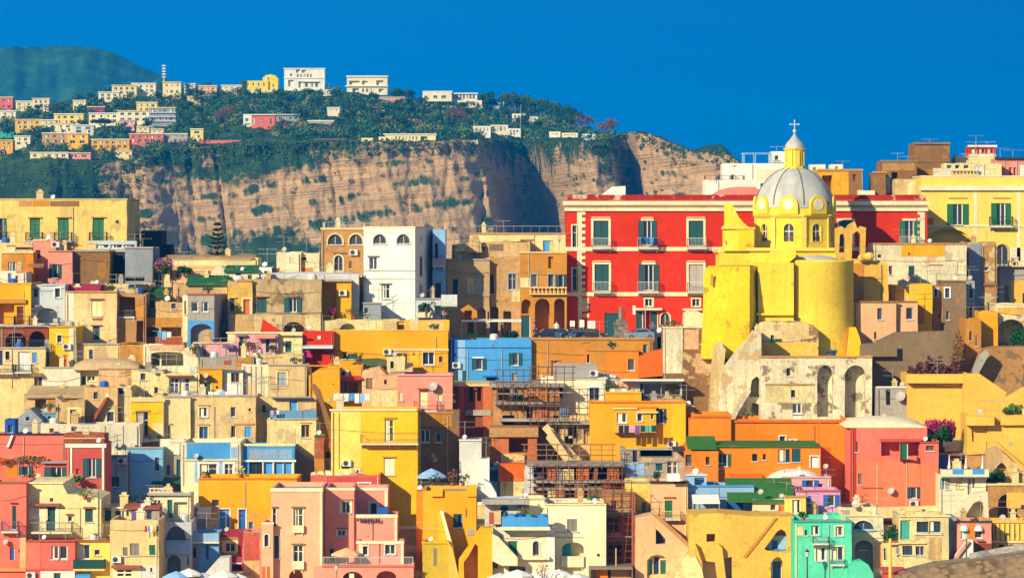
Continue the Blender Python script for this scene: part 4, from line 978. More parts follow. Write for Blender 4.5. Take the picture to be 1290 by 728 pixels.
B('long low house with a teal shutter under a green felt roof', 283, 326, 342.5, 354, 424, 'iv', 'S 296.5 303.5 344 352 c=te; rt 282 326 335.5 343 gr d=4 e=.35; S 312 317 346 351.5 c=gd', d=6, wear=.5)
B('white dormer hut with one grey window beside the green roof', 326.3, 342, 337, 352, 425, 'wh', 'w 332.5 338.5 341 350; h 346 9 338 c=bk', d=4, wear=.3, nm='hut', cat='hut')
B('stained stone terrace hut with a sloping green felt roof', 222, 286, 358, 374, 419.2, 'ta', 'rt 234 285 348.5 359.5 gr d=4.5 e=.4', d=6, wear=.9)
B('cream penthouse block with a dark small window before the cliff', 348.4, 379.5, 318, 346, 433, 'iv', 'S 353 357 342 345.5 c=gy; m 365 330 y=-.05; m 352 314', d=6, wear=.6)
B('cream penthouse block with orange brick panel before the cliff', 379.8, 402.5, 318.5, 346, 433.6, 'iv', 'p 377.5 394 337.5 345 oc; w 380 386 324 328.5 f=tn; m 401 310', d=6, wear=.6)
B('small salmon hut with plant pots under the pale garden house', 214, 262, 341, 352, 424.8, 'sa', 'c 214 262 340 341.5 cr; S 222 226 343 350 c=gy; S 236 240 343 350 c=cr', d=4, wear=.5, nm='hut', cat='hut')
# tan and white tall houses
B('tall tan house with two half round attic windows and an air conditioner', 404.5, 457.5, 288.5, 402, 424, 'tn', 'A 413 431.5 295 308.5 t=be tw=.15; A 440 457 295 308.5 t=be tw=.15; A 421 432 321.5 341.5 t=cr tw=.12; u 445.5 318; S 440 443.5 329 338 c=br; r 406 457 280 c=gl g=.3; c 404 458 287.5 289.5 be; c 420 436 318 319.5 br', d=10, wear=.6, under='or_', cop='ta')
B('yellow house with a dark green door in a shaded porch', 400, 442.5, 353, 404, 418.5, 'go', 'o 402 424 356 400.5 dp=1.0; c 398 443 351.5 354.5 gl e=.35; u 432 369', d=5, wear=.35)
B('tall bright white house with two half round attic windows', 457.8, 523, 287, 408, 421, 'wh', 'A 470 486.5 295 307.5 t=gw tw=.12; A 500 516.5 295 307.5 t=gw tw=.12; w 465 475 324 340 l=gy; w 480.5 491 358.5 376.5 l=gy; c 457.5 523.3 340.7 341.8 gl e=.06; c 457.5 523.3 351 352 gl e=.06; c 457.5 523.3 381 382 gw e=.05; c 457 523.5 293 294 cr e=.07; q 460 346 404',
  d=9.5, wear=.12, yaw=-10.5, cop='cr', sidespec='A 2.4 3.6 296 306; d 2.3 3.7 322 349 c=db; d 2.2 3.6 358 377 c=bl; A 2 4 390 403')
B('blue shaded white block with dark balcony doors, behind the tall white house', 545, 561, 289, 408, 426, 'lb', 'd 547 552.5 306 334 c=db; d 547 556.5 355.5 375 c=db; b 545 561 325 334 c=gl st=p', d=7, wear=.3)  # white wall in shade, painted light blue
B('white balcony stack with plants at the foot of the tall white house', 523.5, 559, 376, 412, 419.5, 'lg', 'o 527 541 384 397 dp=1.5; b 525 545 393 398 st=p c=iv; c 522 560 375.5 377 gl; b 556 576 371 384 st=p c=gw; o 548 558 385 397 dp=1', d=5, wear=.3)
B('small grey lean to against the white house foot', 457.5, 480, 382, 406, 417.6, 'sh', 'w 459 464 388 395; c 457 481 380.8 382.5 gl', d=3, wear=.4, nm='lean_to', cat='lean to')  # the grey tone has shade painted into it
# grey to ochre row on the piazza
B('pale brown stone house standing in the shadow of the tall white house', 561.5, 616.8, 327, 427, 430, (206, 172, 122), 'S 570.5 577 351.5 371 c=db; S 588.5 598 349.5 369 c=be; S 599.5 609 349.5 369 c=gl; p 593 599 357 370 ta; a 614 616 392 405; a 589 597 396 423; a 601 612 388 423 dp=.8; c 561 617 326 328 sh; c 561 617 371.5 373 gl', d=8, wear=.6)
B('brown stained house with one dark window beside the ochre house', 617.2, 655, 324, 427, 431, (204, 162, 102), 'w 640.5 650.5 345 365 f=gl t=gl; S 617.8 622 346 370 c=db; a 618 628 386 424 dp=1.2; p 645 655 365 380 cr wr=.8; d 656 668 397 423 c=te; o 634 644 392 423; c 617 655 317 319 st', d=8, wear=.85)
B('ochre house with a green shuttered corner over two arcade arches', 655.3, 714, 318, 427, 429, 'oc', 'w 669 676.5 345.5 361.5 f=gl t=gl tw=.12; w 690.5 697.5 345.5 361.5 f=gl t=gl tw=.12; s 700 713.5 346 362 c=te; o 690.8 697 323 338 dp=.4; p 655.5 668 350 362 cr wr=.6; bp 667 714 361.5 371 c=be; a 674 692.5 376 425 dp=2; a 698 711.5 376 425 dp=2; a 657 668.5 377 395 dp=1; d 656.5 668 397 425 c=te; c 655 714 317 318.8 be; q 666 320 360', d=8, wear=.5)
B('cream terrace house with a blue door and railing posts', 592, 713, 294.5, 320, 436, 'cr', 'd 684 696 303 317 c=bl; r 593 712 285 c=gl g=.9; c 590 714 293.5 295.2 tn; q 673 296 318; c 655 672 301 303 tn', d=6, wear=.45)
B('tan terrace wall house with a pointed stone chimney', 569, 668, 307, 327, 433, 'ta', 'p 572 592 309 317 cr wr=.8; o 606 610 307.5 316 dp=.4; p 616 634 307.5 316 sd wr=.9', d=3, wear=.85, top=[(569, 309), (586, 307), (620, 305), (668, 304.5)])
slab_poly('pointed beehive shaped stone chimney on the tan terrace', [(589, 318), (607, 318), (606, 306), (602, 298), (598, 294.5), (594, 298), (590, 306)], 432, 1.6, 'ta', nm='chimney', cat='chimney', wear=.9)
slab_poly('small yellow gabled kiosk before the shadowed stone house', [(579, 402), (601, 402), (601, 392), (590, 383.5), (579, 391)], 424, 2.2, 'oc', nm='kiosk', cat='kiosk', wear=.4, holes=[[(585, 401.9), (594.5, 401.9), (594.5, 391), (585, 391)]], hd=1)
# the red palace
B('long bright red palace with cream cornice and corner quoins', 713, 1168, 252, 426, 432, 're',
  'S 747.5 766.5 278 309 c=te t=iv l=iv tw=.24; s 804 827 278 309 c=te t=iv l=iv tw=.22; S 867.5 886 278 309 c=te t=iv l=iv tw=.24; S 749 767 333 366 c=te t=iv l=iv tw=.24; s 804.5 830 333 366 c=te t=iv l=iv tw=.22; S 867.5 886 333 366 c=gl t=iv l=iv tw=.24; w 721 726.5 284 312 t=iv tw=.12; w 721 726.5 338 366 t=iv tw=.12; w 812.5 822 376.5 386 t=iv tw=.14; w 872 881.5 376.5 386 t=iv tw=.14; d 761 784 394 426 c=te t=re; d 801 810 391 426 c=te; d 819 829 391 426 c=te; o 810.5 818.5 391 426 dp=1; A 832 844 394 424 t=iv tw=.1; d 862 869 396 426 c=iv; S 1057 1074 278 310 c=gr t=iv tw=.24; s 1133 1158 278 309 c=gr t=iv tw=.22;'
  'b 745 770 300 312 c=gw; b 803 829 300 312 c=gw; b 865 890 300 312 c=gw; b 747 770 355 367.5 c=gw; b 803 830 355 367.5 c=gw; b 865 889 355 367.5 c=gw; b 1133 1158 298 310 c=gw;'
  'c 709 1171 253.5 258.5 iv e=.55; c 711 1169 258.5 266 iv e=.25; c 712.5 1168.3 311.2 316.2 iv e=.1; c 712.5 1168.3 368 373 iv e=.1; c 799 834 388 390.5 iv e=.7; c 860 884 388.5 391 iv e=.5; p 732 742 375 392 iv wr=.9; p 734 742 395 400 iv wr=.9; p 797 800.5 385 396 wh',
  d=13, wear=.16, nm='palace', cat='palace', roofc='pk', under='iv')
def extra_part(nm, mb, mat, world, par):
    o = mb.build(nm, mat); o.parent = par; o.location = Vector(world)-par.location; return o
palace = HOUSES[-1][0]
pY = 432; s = pY/F
# peeling parapet above the cornice, dentils, quoins
b = MB(); b.box(PX(715, pY)-palace.location.x, PX(1166, pY)-palace.location.x, -.02, .35, PZ(252, pY)-palace.location.z+.01, PZ(245.5, pY)-palace.location.z)
b.build('attic_parapet', plaster('rd', .75, 'iv'), palace)
b = MB()
for i in range(150):
    x = PX(711+i*3.06, pY)-palace.location.x; b.box(x, x+.13, -.42, -.26, PZ(261, pY)-palace.location.z, PZ(258.6, pY)-palace.location.z)
b.build('dentil_moulding', plaster('ta', .3), palace)
for (qx, w0, sgn) in ((727, 8, 1), (1159, 8, -1)):
    b = MB(); y = 266.5; k = 0; L = lambda a: PX(a, pY)-palace.location.x; Zz = lambda a: PZ(a, pY)-palace.location.z
    b.box(L(qx), L(qx+w0-2), -.05, -.002, Zz(374 if sgn > 0 else 330), Zz(266.4))
    while y < 366:
        if not 310 < y+3 < 317:
            b.box(L(qx+w0-2) if sgn > 0 else L(qx-3), L(qx+w0+2.5) if sgn > 0 else L(qx), -.07, -.004, Zz(y+4), Zz(y))
        y += 8
    b.box(L(qx+1), L(qx+w0-2), -.047, -.0025, Zz(425), Zz(374.1)) if sgn > 0 else None
    b.build('quoin', plaster('iv', .45), palace)
B('white chimney house on the red palace roof', 766, 788, 234.5, 256, 440, 'wh', '', d=3, wear=.2, top=[(757, 246), (768, 238), (771, 235.3), (788, 234.5)], nm='roof_hut', cat='roof hut', ground=False)
B('low pink tiled roof ridge on the red palace beside the dome', 905, 957, 236, 252, 441, 'pk', '', d=4, wear=.5, top=[(897, 246), (908, 239.5), (922, 236.5), (952, 236), (957, 240)], nm='roof_ridge', cat='roof', ground=False)
# behind the church
B('lower white house with roof rail behind the church dome', 888, 972, 226.5, 262, 452, 'wh', 'r 889 938 221.5 c=bk g=.3; q 905 228 246; m 902 226 y=-.1; w 958 963 231 238', d=6, wear=.25)
B('middle white house with balcony stairs behind the church dome', 911, 990, 206, 262, 459, 'wh', 'b 919 927 222 229; w 921 925 220 229; m 925 208 y=-.1; p 953 988 213 226 iv; q 948 207 228', d=6, wear=.25)
B('white top hut with a dish under blue pergola frame', 972, 989, 191, 220, 466, 'wh', 'w 976 981 196 202; m 980 184', d=4, wear=.2, nm='hut', cat='hut')
pr = thing('pergola', 'blue steel pergola frame on the white roof behind the church', 'pergola', (PX(954, 464), 464, PZ(206, 464)))
b = MB(); w_ = 33*464/F/2; h_ = 12.5*464/F
for x in (-w_, -w_*.15, w_):
    for y in (0, 3): b.tube((x, y, 0), (x, y, h_), .06, 6)
for y in (0, 3): b.tube((-w_-.2, y, h_), (w_+.2, y, h_), .07, 6)
for i in range(9): b.tube((-w_+2*w_*i/8, -.2, h_+.07), (-w_+2*w_*i/8, 3.2, h_+.07), .035, 5)
b.build('frame', paint('lb', .5), pr)
B('ochre yellow house with a flat terrace behind the dome', 1031, 1086, 214, 262, 456, 'go', 'o 1036 1048 221 243 dp=1.5; p 1069 1085.5 216 250 br wr=.6; c 1030 1087 213 215.5 tn; o 1074 1078 219 228 dp=.5; m 1064 202', d=6, wear=.7)
B('white rooftop washroom on the ochre house', 1021, 1040, 207.5, 222, 462, 'iv', 'S 1024 1028 211 215 c=gy', d=3, wear=.3, nm='hut', cat='hut')
B('second white rooftop washroom with open door on the ochre house', 1046, 1062, 207.5, 222, 463, 'iv', 'd 1052 1056 210 217 c=tn', d=3, wear=.3, nm='hut', cat='hut')
B('tall square brown tuff tower on the skyline', 1152, 1196, 180.5, 235, 462, 'br', 'c 1150 1197 179.5 182 sd e=.2; o 1193 1196 203 217 dp=.5; m 1175 174; c 1152 1196 203 204 sd e=.08', d=7, wear=.8, under='oc', nm='tower', cat='tower', stone=False)
B('lower brown tuff house with pillared loggia beside the square tower', 1110, 1155, 203.5, 245, 456, 'br', 'p 1112 1152 205 215 tn wr=.9; p 1114.5 1121.5 223 243 iv; o 1123 1131 217 232 dp=1; c 1109 1156 202 204.5 sd; m 1134 192; m 1147 196', d=6, wear=.85, under='oc')
B('small stained house at the foot of the brown tower', 1100, 1116, 217, 250, 454, 'br', 'c 1099 1117 216 218 tn', d=5, wear=.8)
B('white low wall house beside the brown loggia', 1083, 1102, 240, 256, 453, 'iv', '', d=4, wear=.4)
B('peeling cream house between the red palace and brown tower', 1128, 1162, 226, 256, 449, 'be', 'p 1143 1161 228 245 iv wr=.9', d=4, wear=.95)
B('cream rooftop house with balustrade and small dark window', 1189, 1262, 206, 240, 459, 'cr', 'w 1193 1199 208 213; w 1203 1209 208 213; w 1214 1221 208 213; bp 1190 1232 214 221 c=be; S 1228 1238 208 221 c=gw; q 1240 207 221', d=6, wear=.5)
B('tan roof terrace block with plants below the glazed red hut', 1203, 1256, 197.5, 215, 465, 'cr', 'r 1204 1255 194 c=gl g=.4; m 1232 178', d=5, wear=.5)
B('glazed red roof hut with white frame on the skyline', 1221, 1254, 184, 203, 468, 're', 'w 1223 1231 187 194 f=pk; w 1232 1241 187 194 f=pk; w 1243 1252 187 194 f=pk; c 1219 1256 183 185.5 wh; c 1220 1255 195 197 wh; m 1232 170; m 1246 178', d=4, wear=.2, nm='hut', cat='hut')
B('pale red house with wall pipes at the skyline edge', 1253, 1300, 200, 240, 461, 'pp', 'q 1266 202 224; q 1281 202 224; d 1271 1275 211 223 c=rd; d 1277 1280 211 223 c=rd; p 1285 1290 208 222 wh; c 1253 1300 198 201 nv e=.3; m 1264 186; m 1280 188', d=6, wear=.5)
B('pale yellow palazzo with white pilasters and two green shuttered windows', 1160.5, 1310, 223, 342, 442, 'yp', 's 1193 1220 257 284 c=gr; s 1248.5 1273 256 285 c=gr; A 1254.5 1270.5 308 334 t=tn tw=.1; c 1158 1310 234.5 240 iv e=.35; c 1160 1310 283.5 286 iv e=.12; p 1227 1231.3 240.2 310 iv; p 1281 1285.5 240.2 330 iv; c 1195 1219 249 250.2 oc e=.1; c 1251 1273 249 250.2 oc e=.1; a 1168 1222 288 322 dp=.7 rise=17; p 1222.5 1253 312 341 iv; p 1272 1292 312 341 iv; b 1246 1275 273 285 c=te; p 1160.8 1176 275 283.4 oc', d=9, wear=.25, nm='palazzo', cat='palazzo', cop='iv')
B('cream block wall house with an ochre panel below the red palace', 1100, 1218, 307, 390, 425, 'iv', 'p 1135.5 1190 308.5 323 go wr=.4; S 1144.5 1152 335 349 c=te; w 1120 1124 335 346 f=tn; c 1170 1187 333 334 tn; p 1190.5 1217 309 328 iv wr=.9; S 1206 1214 330 345 c=cr; c 1100 1218 306 307.8 tn', d=8, wear=.8, under='sa')
B('tan tower house with a rough stained front above the yellow arch', 1220, 1256, 305.5, 400, 428, 'tn', 'p 1220.2 1236 307 400 sh wr=.6; w 1241 1245 336 341; S 1222 1226 356 376 c=gl; q 1238 310 395; c 1236 1256 357 360 br e=.2', d=9, wear=.9, under='cr')  # grey panel paints a strip of shade down the front
B('grey wall house with shaded lower windows beside the tan tower', 1256, 1310, 336, 396, 431, 'gl', 'p 1273 1300 353 390 yc; S 1264 1270 360 388 c=br; d 1288 1291 369 384 c=gd; c 1256 1310 344 346.5 gl; bp 1258 1292 328.5 336 c=be', d=6, wear=.7)
# ================================================================ lower town along the harbour, from one end to the other
co1 = B('coral terrace house with a long wall and teal shuttered garden door', -20, 83, 547, 612, 384, 'co', 'c -20 84 545.5 547.5 nv; q 30 550 580; o 14 15 551 552', d=5, wear=.3)
attach(B('x', -20, 56, 581, 640, 379.5, 'co', 's 23 41 587 598 c=te; c 44 51 596 603 cr e=.03; w 44.5 50.5 598 602.5 f=wh; p 8 22 585 606 or_', d=4.5, wear=.35, p=.2), co1, 'wing')
attach(B('x', 54, 88, 583, 640, 379, 'cp', 's 56 86 588 608 c=te; c 53 90 580.5 583 sh e=.5', d=4, wear=.3, p=.2), co1, 'wing')
shrub('row of orange and green terrace plants on the coral wall', 10, 584, 379.2, 2.2, .7, (190, 100, 30), seed=20, n=260)
shrub('long green planter hedge on the coral terrace', 40, 582, 379, 2.6, .7, (90, 120, 40), seed=21, nm='planter', cat='planter', n=300)
B('small blue box hut with a pale window at the end of the coral wall', 6, 19, 528, 552, 385.5, 'bd', 'w 10 16 535 545 f=lb', d=2.5, wear=.2, nm='hut', cat='hut')
slab_poly('white handrailed stair strip on the coral wall', [(8, 563), (14, 548), (17, 548), (11, 563)], 383.7, .25, 'wh', nm='stair_strip', cat='stair', wear=.2)
B('crimson house with white corner pilasters and brick parapet', 84, 132.5, 559, 625, 378.4, 'cm', 's 104.5 127 577 601 c=te; p 84.2 90 564 620 cp; c 82 134 558.5 563.5 wh; p 88.5 91 563.6 612 wh e=.09; p 128.6 131.3 563.6 640 wh e=.09; d 96 100 590 600 c=cm f=cm', d=6, wear=.25)
cr1 = HOUSES[-1][0]
attach(B('x', 80.5, 131.5, 546.5, 562, 380, 'bk', 'c 80 132 551 552.5 sa e=.06; p 100 128 553 558 ro wr=.9', d=4, wear=.85, ground=False, p=.2), cr1, 'attic_wall')
B('white low wall terrace with roof jars above the crimson house', 51, 176, 534, 575, 388.6, 'pw', 'o 62 68 540 545 dp=.5; o 90 97 537 543 dp=.5; q 132 536 560; q 155 536 560; v 145 560; v 152 560; v 168 561', d=4, wear=.6)
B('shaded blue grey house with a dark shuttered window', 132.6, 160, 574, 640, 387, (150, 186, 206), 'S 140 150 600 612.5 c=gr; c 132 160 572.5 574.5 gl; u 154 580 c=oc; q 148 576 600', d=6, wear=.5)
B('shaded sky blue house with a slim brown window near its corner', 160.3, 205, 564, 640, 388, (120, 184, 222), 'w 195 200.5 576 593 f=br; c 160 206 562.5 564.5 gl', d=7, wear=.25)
B('white walled stair house with brown gate beside the sky blue house', 174, 232, 553, 600, 391, 'pw', 'o 188 200 556 572 dp=1; p 175 200 557 572 bk wr=.8; v 191 569; v 206 569; x 190 206 571 574 bk e=1', d=5, wear=.6)
B('shaded porch house with a blue door under a teal awning', 205.3, 228, 574, 640, 389.3, 'gl', 'd 208.5 214.5 585 598 c=bd; d 222 228 578 602 c=te; x 193 236 601 608 te e=1.6', d=5, wear=.6)
bh = B('cream house with a bright blue parapet over white framed doors', 228, 303, 557, 620, 386, 'iv', 'w 251.5 273.5 584 604 t=wh tw=.18; w 283 293.5 584 604 t=wh tw=.18; p 235 290 557.3 578 bl; p 245 250 580.5 607 lb; p 275 281.5 580.5 607 lb; c 232 300 578 580 cr; v 248 574; q 231 560 612; p 291 300 563 577 lb', d=8, wear=.35)
B('blue shop like terrace with white posts and a scratched blue parapet', 303.5, 371, 562, 620, 386.8, 'bl', 'w 314 331 581.5 604 f=te; d 332 344 581.5 604 c=bl; d 345.5 357 581.5 604 c=bl; d 358 368 581.5 604 c=bl; c 303 373 579 581.3 wh e=.2; p 314 368 566 578 lb wr=.95; c 303 306 558 606 wh e=.12; c 330.5 332 581.4 606 wh e=.12; c 343.7 345.2 581.4 606 wh e=.12; c 368.3 370.5 581.4 606 wh e=.12; c 303 372 558.5 561.5 cr', d=7, wear=.2)
B('big golden house with two blue doors in white frames', 250, 374, 603, 690, 377.4, 'go', 'd 275.5 289.5 641 668 c=bl t=wh tw=.1; d 300.5 310 641 668 c=bd t=wh tw=.1; w 267 276 629 637 f=br; o 293 294.5 636 637; c 250 374 601.5 603.4 or_; d 313.5 319 657 668 c=bd; q 309 606 640; c 273 314 668 671 cd e=1', d=8, wear=.18)
B('crimson house with a cream framed double window', 275, 307.5, 671, 745, 372, 'cd', 'w 283.5 296.5 683.5 695 f=cr t=cr tw=.25; p 275.3 300 676 700 tn wr=.9; o 290 304 711 722 dp=1; c 290 305 708 710 gw', d=5, wear=.5)
B('pinkish rubble stone tower with a shaded corner', 306, 330, 670, 745, 367.4, 'pp', 'p 307 327 670.3 705 cm wr=.95; p 306.5 327 706 745 ta wr=.95', d=5, wear=.95, under='gl', nm='tower', cat='tower')
B('brown ochre wall with round tile column beside the stair gully', 396, 408, 549, 620, 388, 'oc', 'c 396 408 548 550 gr; p 397 407 551 577 bk wr=.9', d=3, wear=.8, nm='column_house')
slab_poly('long rusty brown stair parapet descending between cream and yellow houses', [(391, 486), (395, 483), (403, 492), (419, 538), (420, 550), (415, 552), (403, 508)], 391, .8, 'br', nm='stair_parapet', cat='stair', wear=.6)
slab_poly('lower rusty stair parapet falling to the dusty red terrace', [(411, 552), (418, 548), (434, 590), (434, 597), (425, 597)], 388.6, .8, 'bk', nm='stair_parapet', cat='stair', wear=.6)
slab_poly('cracked tan wall edge curving above the blue shop terrace', [(370, 620), (370, 566), (376, 567), (384, 575), (398, 580), (398, 620)], 389.2, 4, 'gy', nm='wall', cat='wall', wear=.8)
B('tall yellow house with a long balcony and two white shuttered openings', 417, 526, 517, 745, 384, 'ye', 'w 484.5 496 528.5 556.5 f=cr cu=.4; S 483.5 497 576.5 598 c=iv; b 454.5 527 546.5 557.5 c=tn sc=iv e=1.0; c 483 500 525.5 527 oc; c 482 499 574.5 576 tn; c 415 525 515 517.4 iv; p 417.2 455 517.5 640 yp e=.02; q 427 520 590 c=tn; c 455 526 558.5 560 wh e=.06; u 437 583; p 430 440 585 590 tn e=.02', d=9, wear=.2)  # pale yellow panel paints the sunlit face
B('dusty red terrace house with rubble on its roof and a white window', 391, 479, 598, 650, 380.2, 'cp', 'w 451.5 465.5 608.5 616 t=wh tw=.14; q 411 600 614; p 412 478 600 618 cm', d=5, wear=.6)
for i, (xx, yy) in enumerate(((396, 595), (404, 596), (414, 595), (428, 596), (437, 595.5), (446, 596))):
    b = MB(); b.box(-.32, .3, -.2, .2, 0, .3+.1*(i % 3)); b.v = [(x+.1*math.sin(9*z+i), y, z*(1+.2*math.sin(7*x+i))) for x, y, z in b.v]; o = b.build('stone_block', stonework('cr')); o.location = (PX(xx, 381), 380.4, PZ(598.4, 380.2)); tag(o, 'pale loose stone block on the dusty red terrace edge', 'stone', 'loose stones on the dusty red terrace')
# the pink house on the quay
pkh = B('large peach pink house with white borders and open terraces', 341.5, 406, 614.5, 745, 366, (246, 178, 138), 'w 369.5 382 640 666.5 f=iv t=iv tw=.05; w 369.5 382 686.5 711 f=iv t=iv tw=.05; w 343.5 348 640 663 f=iv t=iv tw=.05; c 367 384 637.5 639 br e=.2; c 367 384 684 685.5 br e=.2; c 342 350 637.5 639 br e=.2; b 368.5 383 661 668 st=p c=iv e=.35 sc=iv; b 368.5 383 706 714 st=p c=iv e=.35 sc=iv; c 340.5 407 614.4 619 iv e=.1; p 403 406 619 712 iv e=.05; A 345 351.5 673.5 703 t=iv tw=.1; a 364 382 717.5 745 dp=2 t=iv', d=9, wear=.1)
attach(B('x', 329.5, 344, 658, 745, 365.2, (246, 178, 138), 'A 333 338.5 672.5 688 t=iv tw=.1; c 329 345 657.5 660 iv e=.06; o 331 333.5 715 742; p 330 334 713 742 tc; p 336 340 713 742 od', d=5, wear=.12), pkh, 'wing')
attach(B('x', 409, 446, 614, 745, 369, 'pp', 'w 430.5 441 631 646 f=iv t=iv tw=.18; w 425 435.5 667 675 t=iv tw=.12; c 408.5 447 613.8 617.5 iv e=.08; c 430 444 628.5 630 br; c 424 438 664.6 666 br; d 414 422 690 707 c=nv f=iv', d=8, wear=.12), pkh, 'wing')
attach(B('x', 441.5, 488.5, 614, 690, 373.2, 'pp', 'w 466 475 633 648 f=iv t=iv tw=.15; c 441 489 613.8 617.6 iv e=.08; p 484.6 488.4 617.6 648 iv e=.05', d=5, wear=.12), pkh, 'wing')
attach(B('x', 446, 500.5, 648, 745, 369.3, 'pp', 'c 445.5 501 647.5 652 iv e=.08; p 497 500.4 652 690 iv e=.05; q 469.5 652 681 c=br; o 463 464.5 674 676', d=4.6, wear=.12, p=.35), pkh, 'wing')
attach(B('x', 449, 508.5, 681, 745, 366.8, 'pp', 'w 457 463.5 687.5 699 f=iv t=iv tw=.1; w 485 498 685.5 698 f=gw t=iv tw=.08; c 448.5 509 680.8 684.5 iv e=.08; q 478 685 710 c=br; p 505 508.4 684.5 712 iv e=.05; c 452 456 684.5 712 iv e=.04', d=3, wear=.12), pkh, 'wing')
attach(B('x', 406.2, 521, 712.5, 745, 364.4, 'pp', 'a 431.5 457 719.5 745 dp=2.2 rise=9; a 474 499.5 718.5 745 dp=2.2 rise=9; a 394 395 740 745; c 406 522 711.5 714 cp e=.1; c 440 446 722 745 iv e=.02', d=5, wear=.15, p=.05), pkh, 'arcade')
rr_ = MB()
railing(pkh, [(PX(407, 364.4)-pkh.location.x, -1.3, PZ(712, 364.4)-pkh.location.z), (PX(520, 364.4)-pkh.location.x, -1.3, PZ(712, 364.4)-pkh.location.z)], .75, 'gw', nm='terrace_railing')
parasol('apricot parasol on the pink house terrace', 436.5, 697, 366.2, 2.9, .55, 'sa', n=6)
laundry('line of dark laundry under the pink house upper terrace', 449.5, 479, 652.6, 368.9, ['db', 'dk', 'db', 'nv', 'dk', 'db', 'pu', 'nv', 'dk'], .42)
B('dark blue storage cabinet on the pink house upper terrace', 475.5, 488, 638.5, 648, 371.5, 'bd', '', d=1, wear=.1, nm='cabinet', cat='cabinet', ground=False, p=.05)
lamp_post('bracket street lamp before the pink house arcade', 424, 710, 745, 361.5, 'br')
B('brown shaded house with two white framed windows and a long pipe', 526.3, 578.5, 520, 640, 391, 'br', 'w 529.5 541.5 540.5 557 f=wh; w 548.5 556 545 557 f=gw; q 564 524 600; p 526.5 570 520.5 537 oc wr=.9; v 549 579; c 526 572 518.5 520.4 tn', d=8, wear=.8, under='gy')
B('white house with stepped walls in shade above the golden house', 578.6, 606.5, 554.5, 650, 388.4, 'gw', 'c 578 607 553 555 wh', d=6, wear=.2)
wsh = HOUSES[-1][0]; attach(B('x', 602, 616.5, 577.5, 650, 386.5, 'wh', '', d=3, wear=.2), wsh, 'wing')
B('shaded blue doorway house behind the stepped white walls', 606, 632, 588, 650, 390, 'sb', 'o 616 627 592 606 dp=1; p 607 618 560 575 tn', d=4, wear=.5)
parasol('big pale parasol open beside the brown shaded house', 543.5, 599.5, 384.5, 3.0, .75, 'lb', n=8)
golden = B('golden harbour house with notched parapet and a blue window', 533, 600, 618, 745, 370.5, 'go', 'w 571 582.5 647 664 f=bl; p 571 577 647.5 663.5 te e=.01; c 589 597 666 674 gl e=.05; q 587 640 650 c=br', d=8, wear=.15, p=.3, cop=None)
attach(B('x', 543, 557.5, 612, 625, 370.2, 'go', '', d=.8, wear=.15, ground=False, p=.02), golden, 'merlon')
attach(B('x', 588, 600.3, 611, 625, 370.3, 'go', '', d=.8, wear=.15, ground=False, p=.02), golden, 'merlon')
attach(B('x', 524.5, 534, 618.5, 745, 372.2, 'or_', '', d=6, wear=.2, p=.2), golden, 'wing')  # orange wing paints the shaded edge of the golden wall
slab_poly('steep white railed stair leaning on the golden house', [(551, 690), (552, 646), (556, 642), (572, 690)], 368.8, 1.2, 'ye', nm='stair_flank', cat='stair', wear=.2)
slab_poly('pale slanting stair strip on the golden house stair', [(554, 643), (558, 643), (571, 689), (566, 689)], 368.2, .3, 'iv', nm='stair_coping', cat='stair', wear=.4)
B('dull olive yellow block house at the foot of the golden house', 532, 565, 683, 745, 365.8, (206, 176, 44), 'p 546 550 690 712 gy; c 531 566 682 684 ye', d=4, wear=.4)
slab_poly('olive yellow sloping stair base beside the dull block house', [(565, 745), (565, 683), (570, 690), (577, 722), (579, 745)], 365.3, 3, 'yc', nm='stair_flank', cat='stair', wear=.5)
slab_poly('deep golden stair arch wall with a triangular opening and blue door', [(577, 745), (578, 704), (588, 692), (600, 672), (606, 665), (620, 664.5), (620.5, 745)], 364.8, 3, 'go', nm='stair_arch', cat='stair', wear=.2, holes=[[(585, 744), (602, 744), (602, 688), (599, 684), (590, 700), (584, 708)]], hd=2)
B('bright blue door house inside the golden stair arch', 579, 606, 700, 742, 367.2, 'bl', 'd 587 601 716 742 c=bl; c 582 604 713 715.5 or_ e=.3', d=.6, wear=.2, nm='doorway', cat='doorway', ground=False, p=.02)
# white houses on the quay
wh1 = B('white quay house with an arched window under a blue balcony', 621, 699, 664, 745, 366.2, 'iv', 'A 671 679.5 681 699.5 t=iv tw=.08; d 640 652.5 681 700 c=gr; o 640 650 704 706; a 622 626 690 705 dp=.4; c 640 692 700.5 704 iv e=.5; S 620.5 627 699 715 c=gy; o 641 662 713 720 dp=1.5; p 689 698.8 665 718 wh', d=7, wear=.2, p=.1)
attach(B('x', 632, 691, 651, 668, 365.0, 'bl', 'c 630 693 663.2 667.5 iv e=.12', d=1.4, wear=.3, ground=False, p=.6), wh1, 'balcony')
attach(B('x', 655, 686, 628, 745, 371.5, 'iv', 'c 654 687 626.6 628.4 cr', d=5, wear=.3), wh1, 'wing')
attach(B('x', 611, 656, 641, 745, 370.2, 'gw', 'a 630 641 636.5 658 dp=1; A 629.5 641 643 663 f=tt; c 607 666 628 634 gl e=1.2', d=6, wear=.35, top=[(611, 630), (656, 630)]), wh1, 'wing')
slab_poly('white stair flank falling towards the green quay door', [(620, 706), (620, 672), (628, 676), (652, 702), (652, 712), (632, 712)], 364.4, 1.2, 'iv', nm='stair_flank', cat='stair', wear=.3)
B('terracotta storage box hut on the white quay terrace', 616, 631, 644.5, 660, 368.2, 'sa', 'p 616.2 622 645 659.5 bk', d=1.2, wear=.4, nm='hut', cat='hut', ground=False, p=.05)
slab_poly('white domed oven mound with a blue rim above the quay terrace', [(598, 632), (598, 618), (603, 608), (610, 604), (618, 609), (625, 621), (627, 632)], 375, 2.5, 'wh', nm='oven', cat='oven', wear=.3)
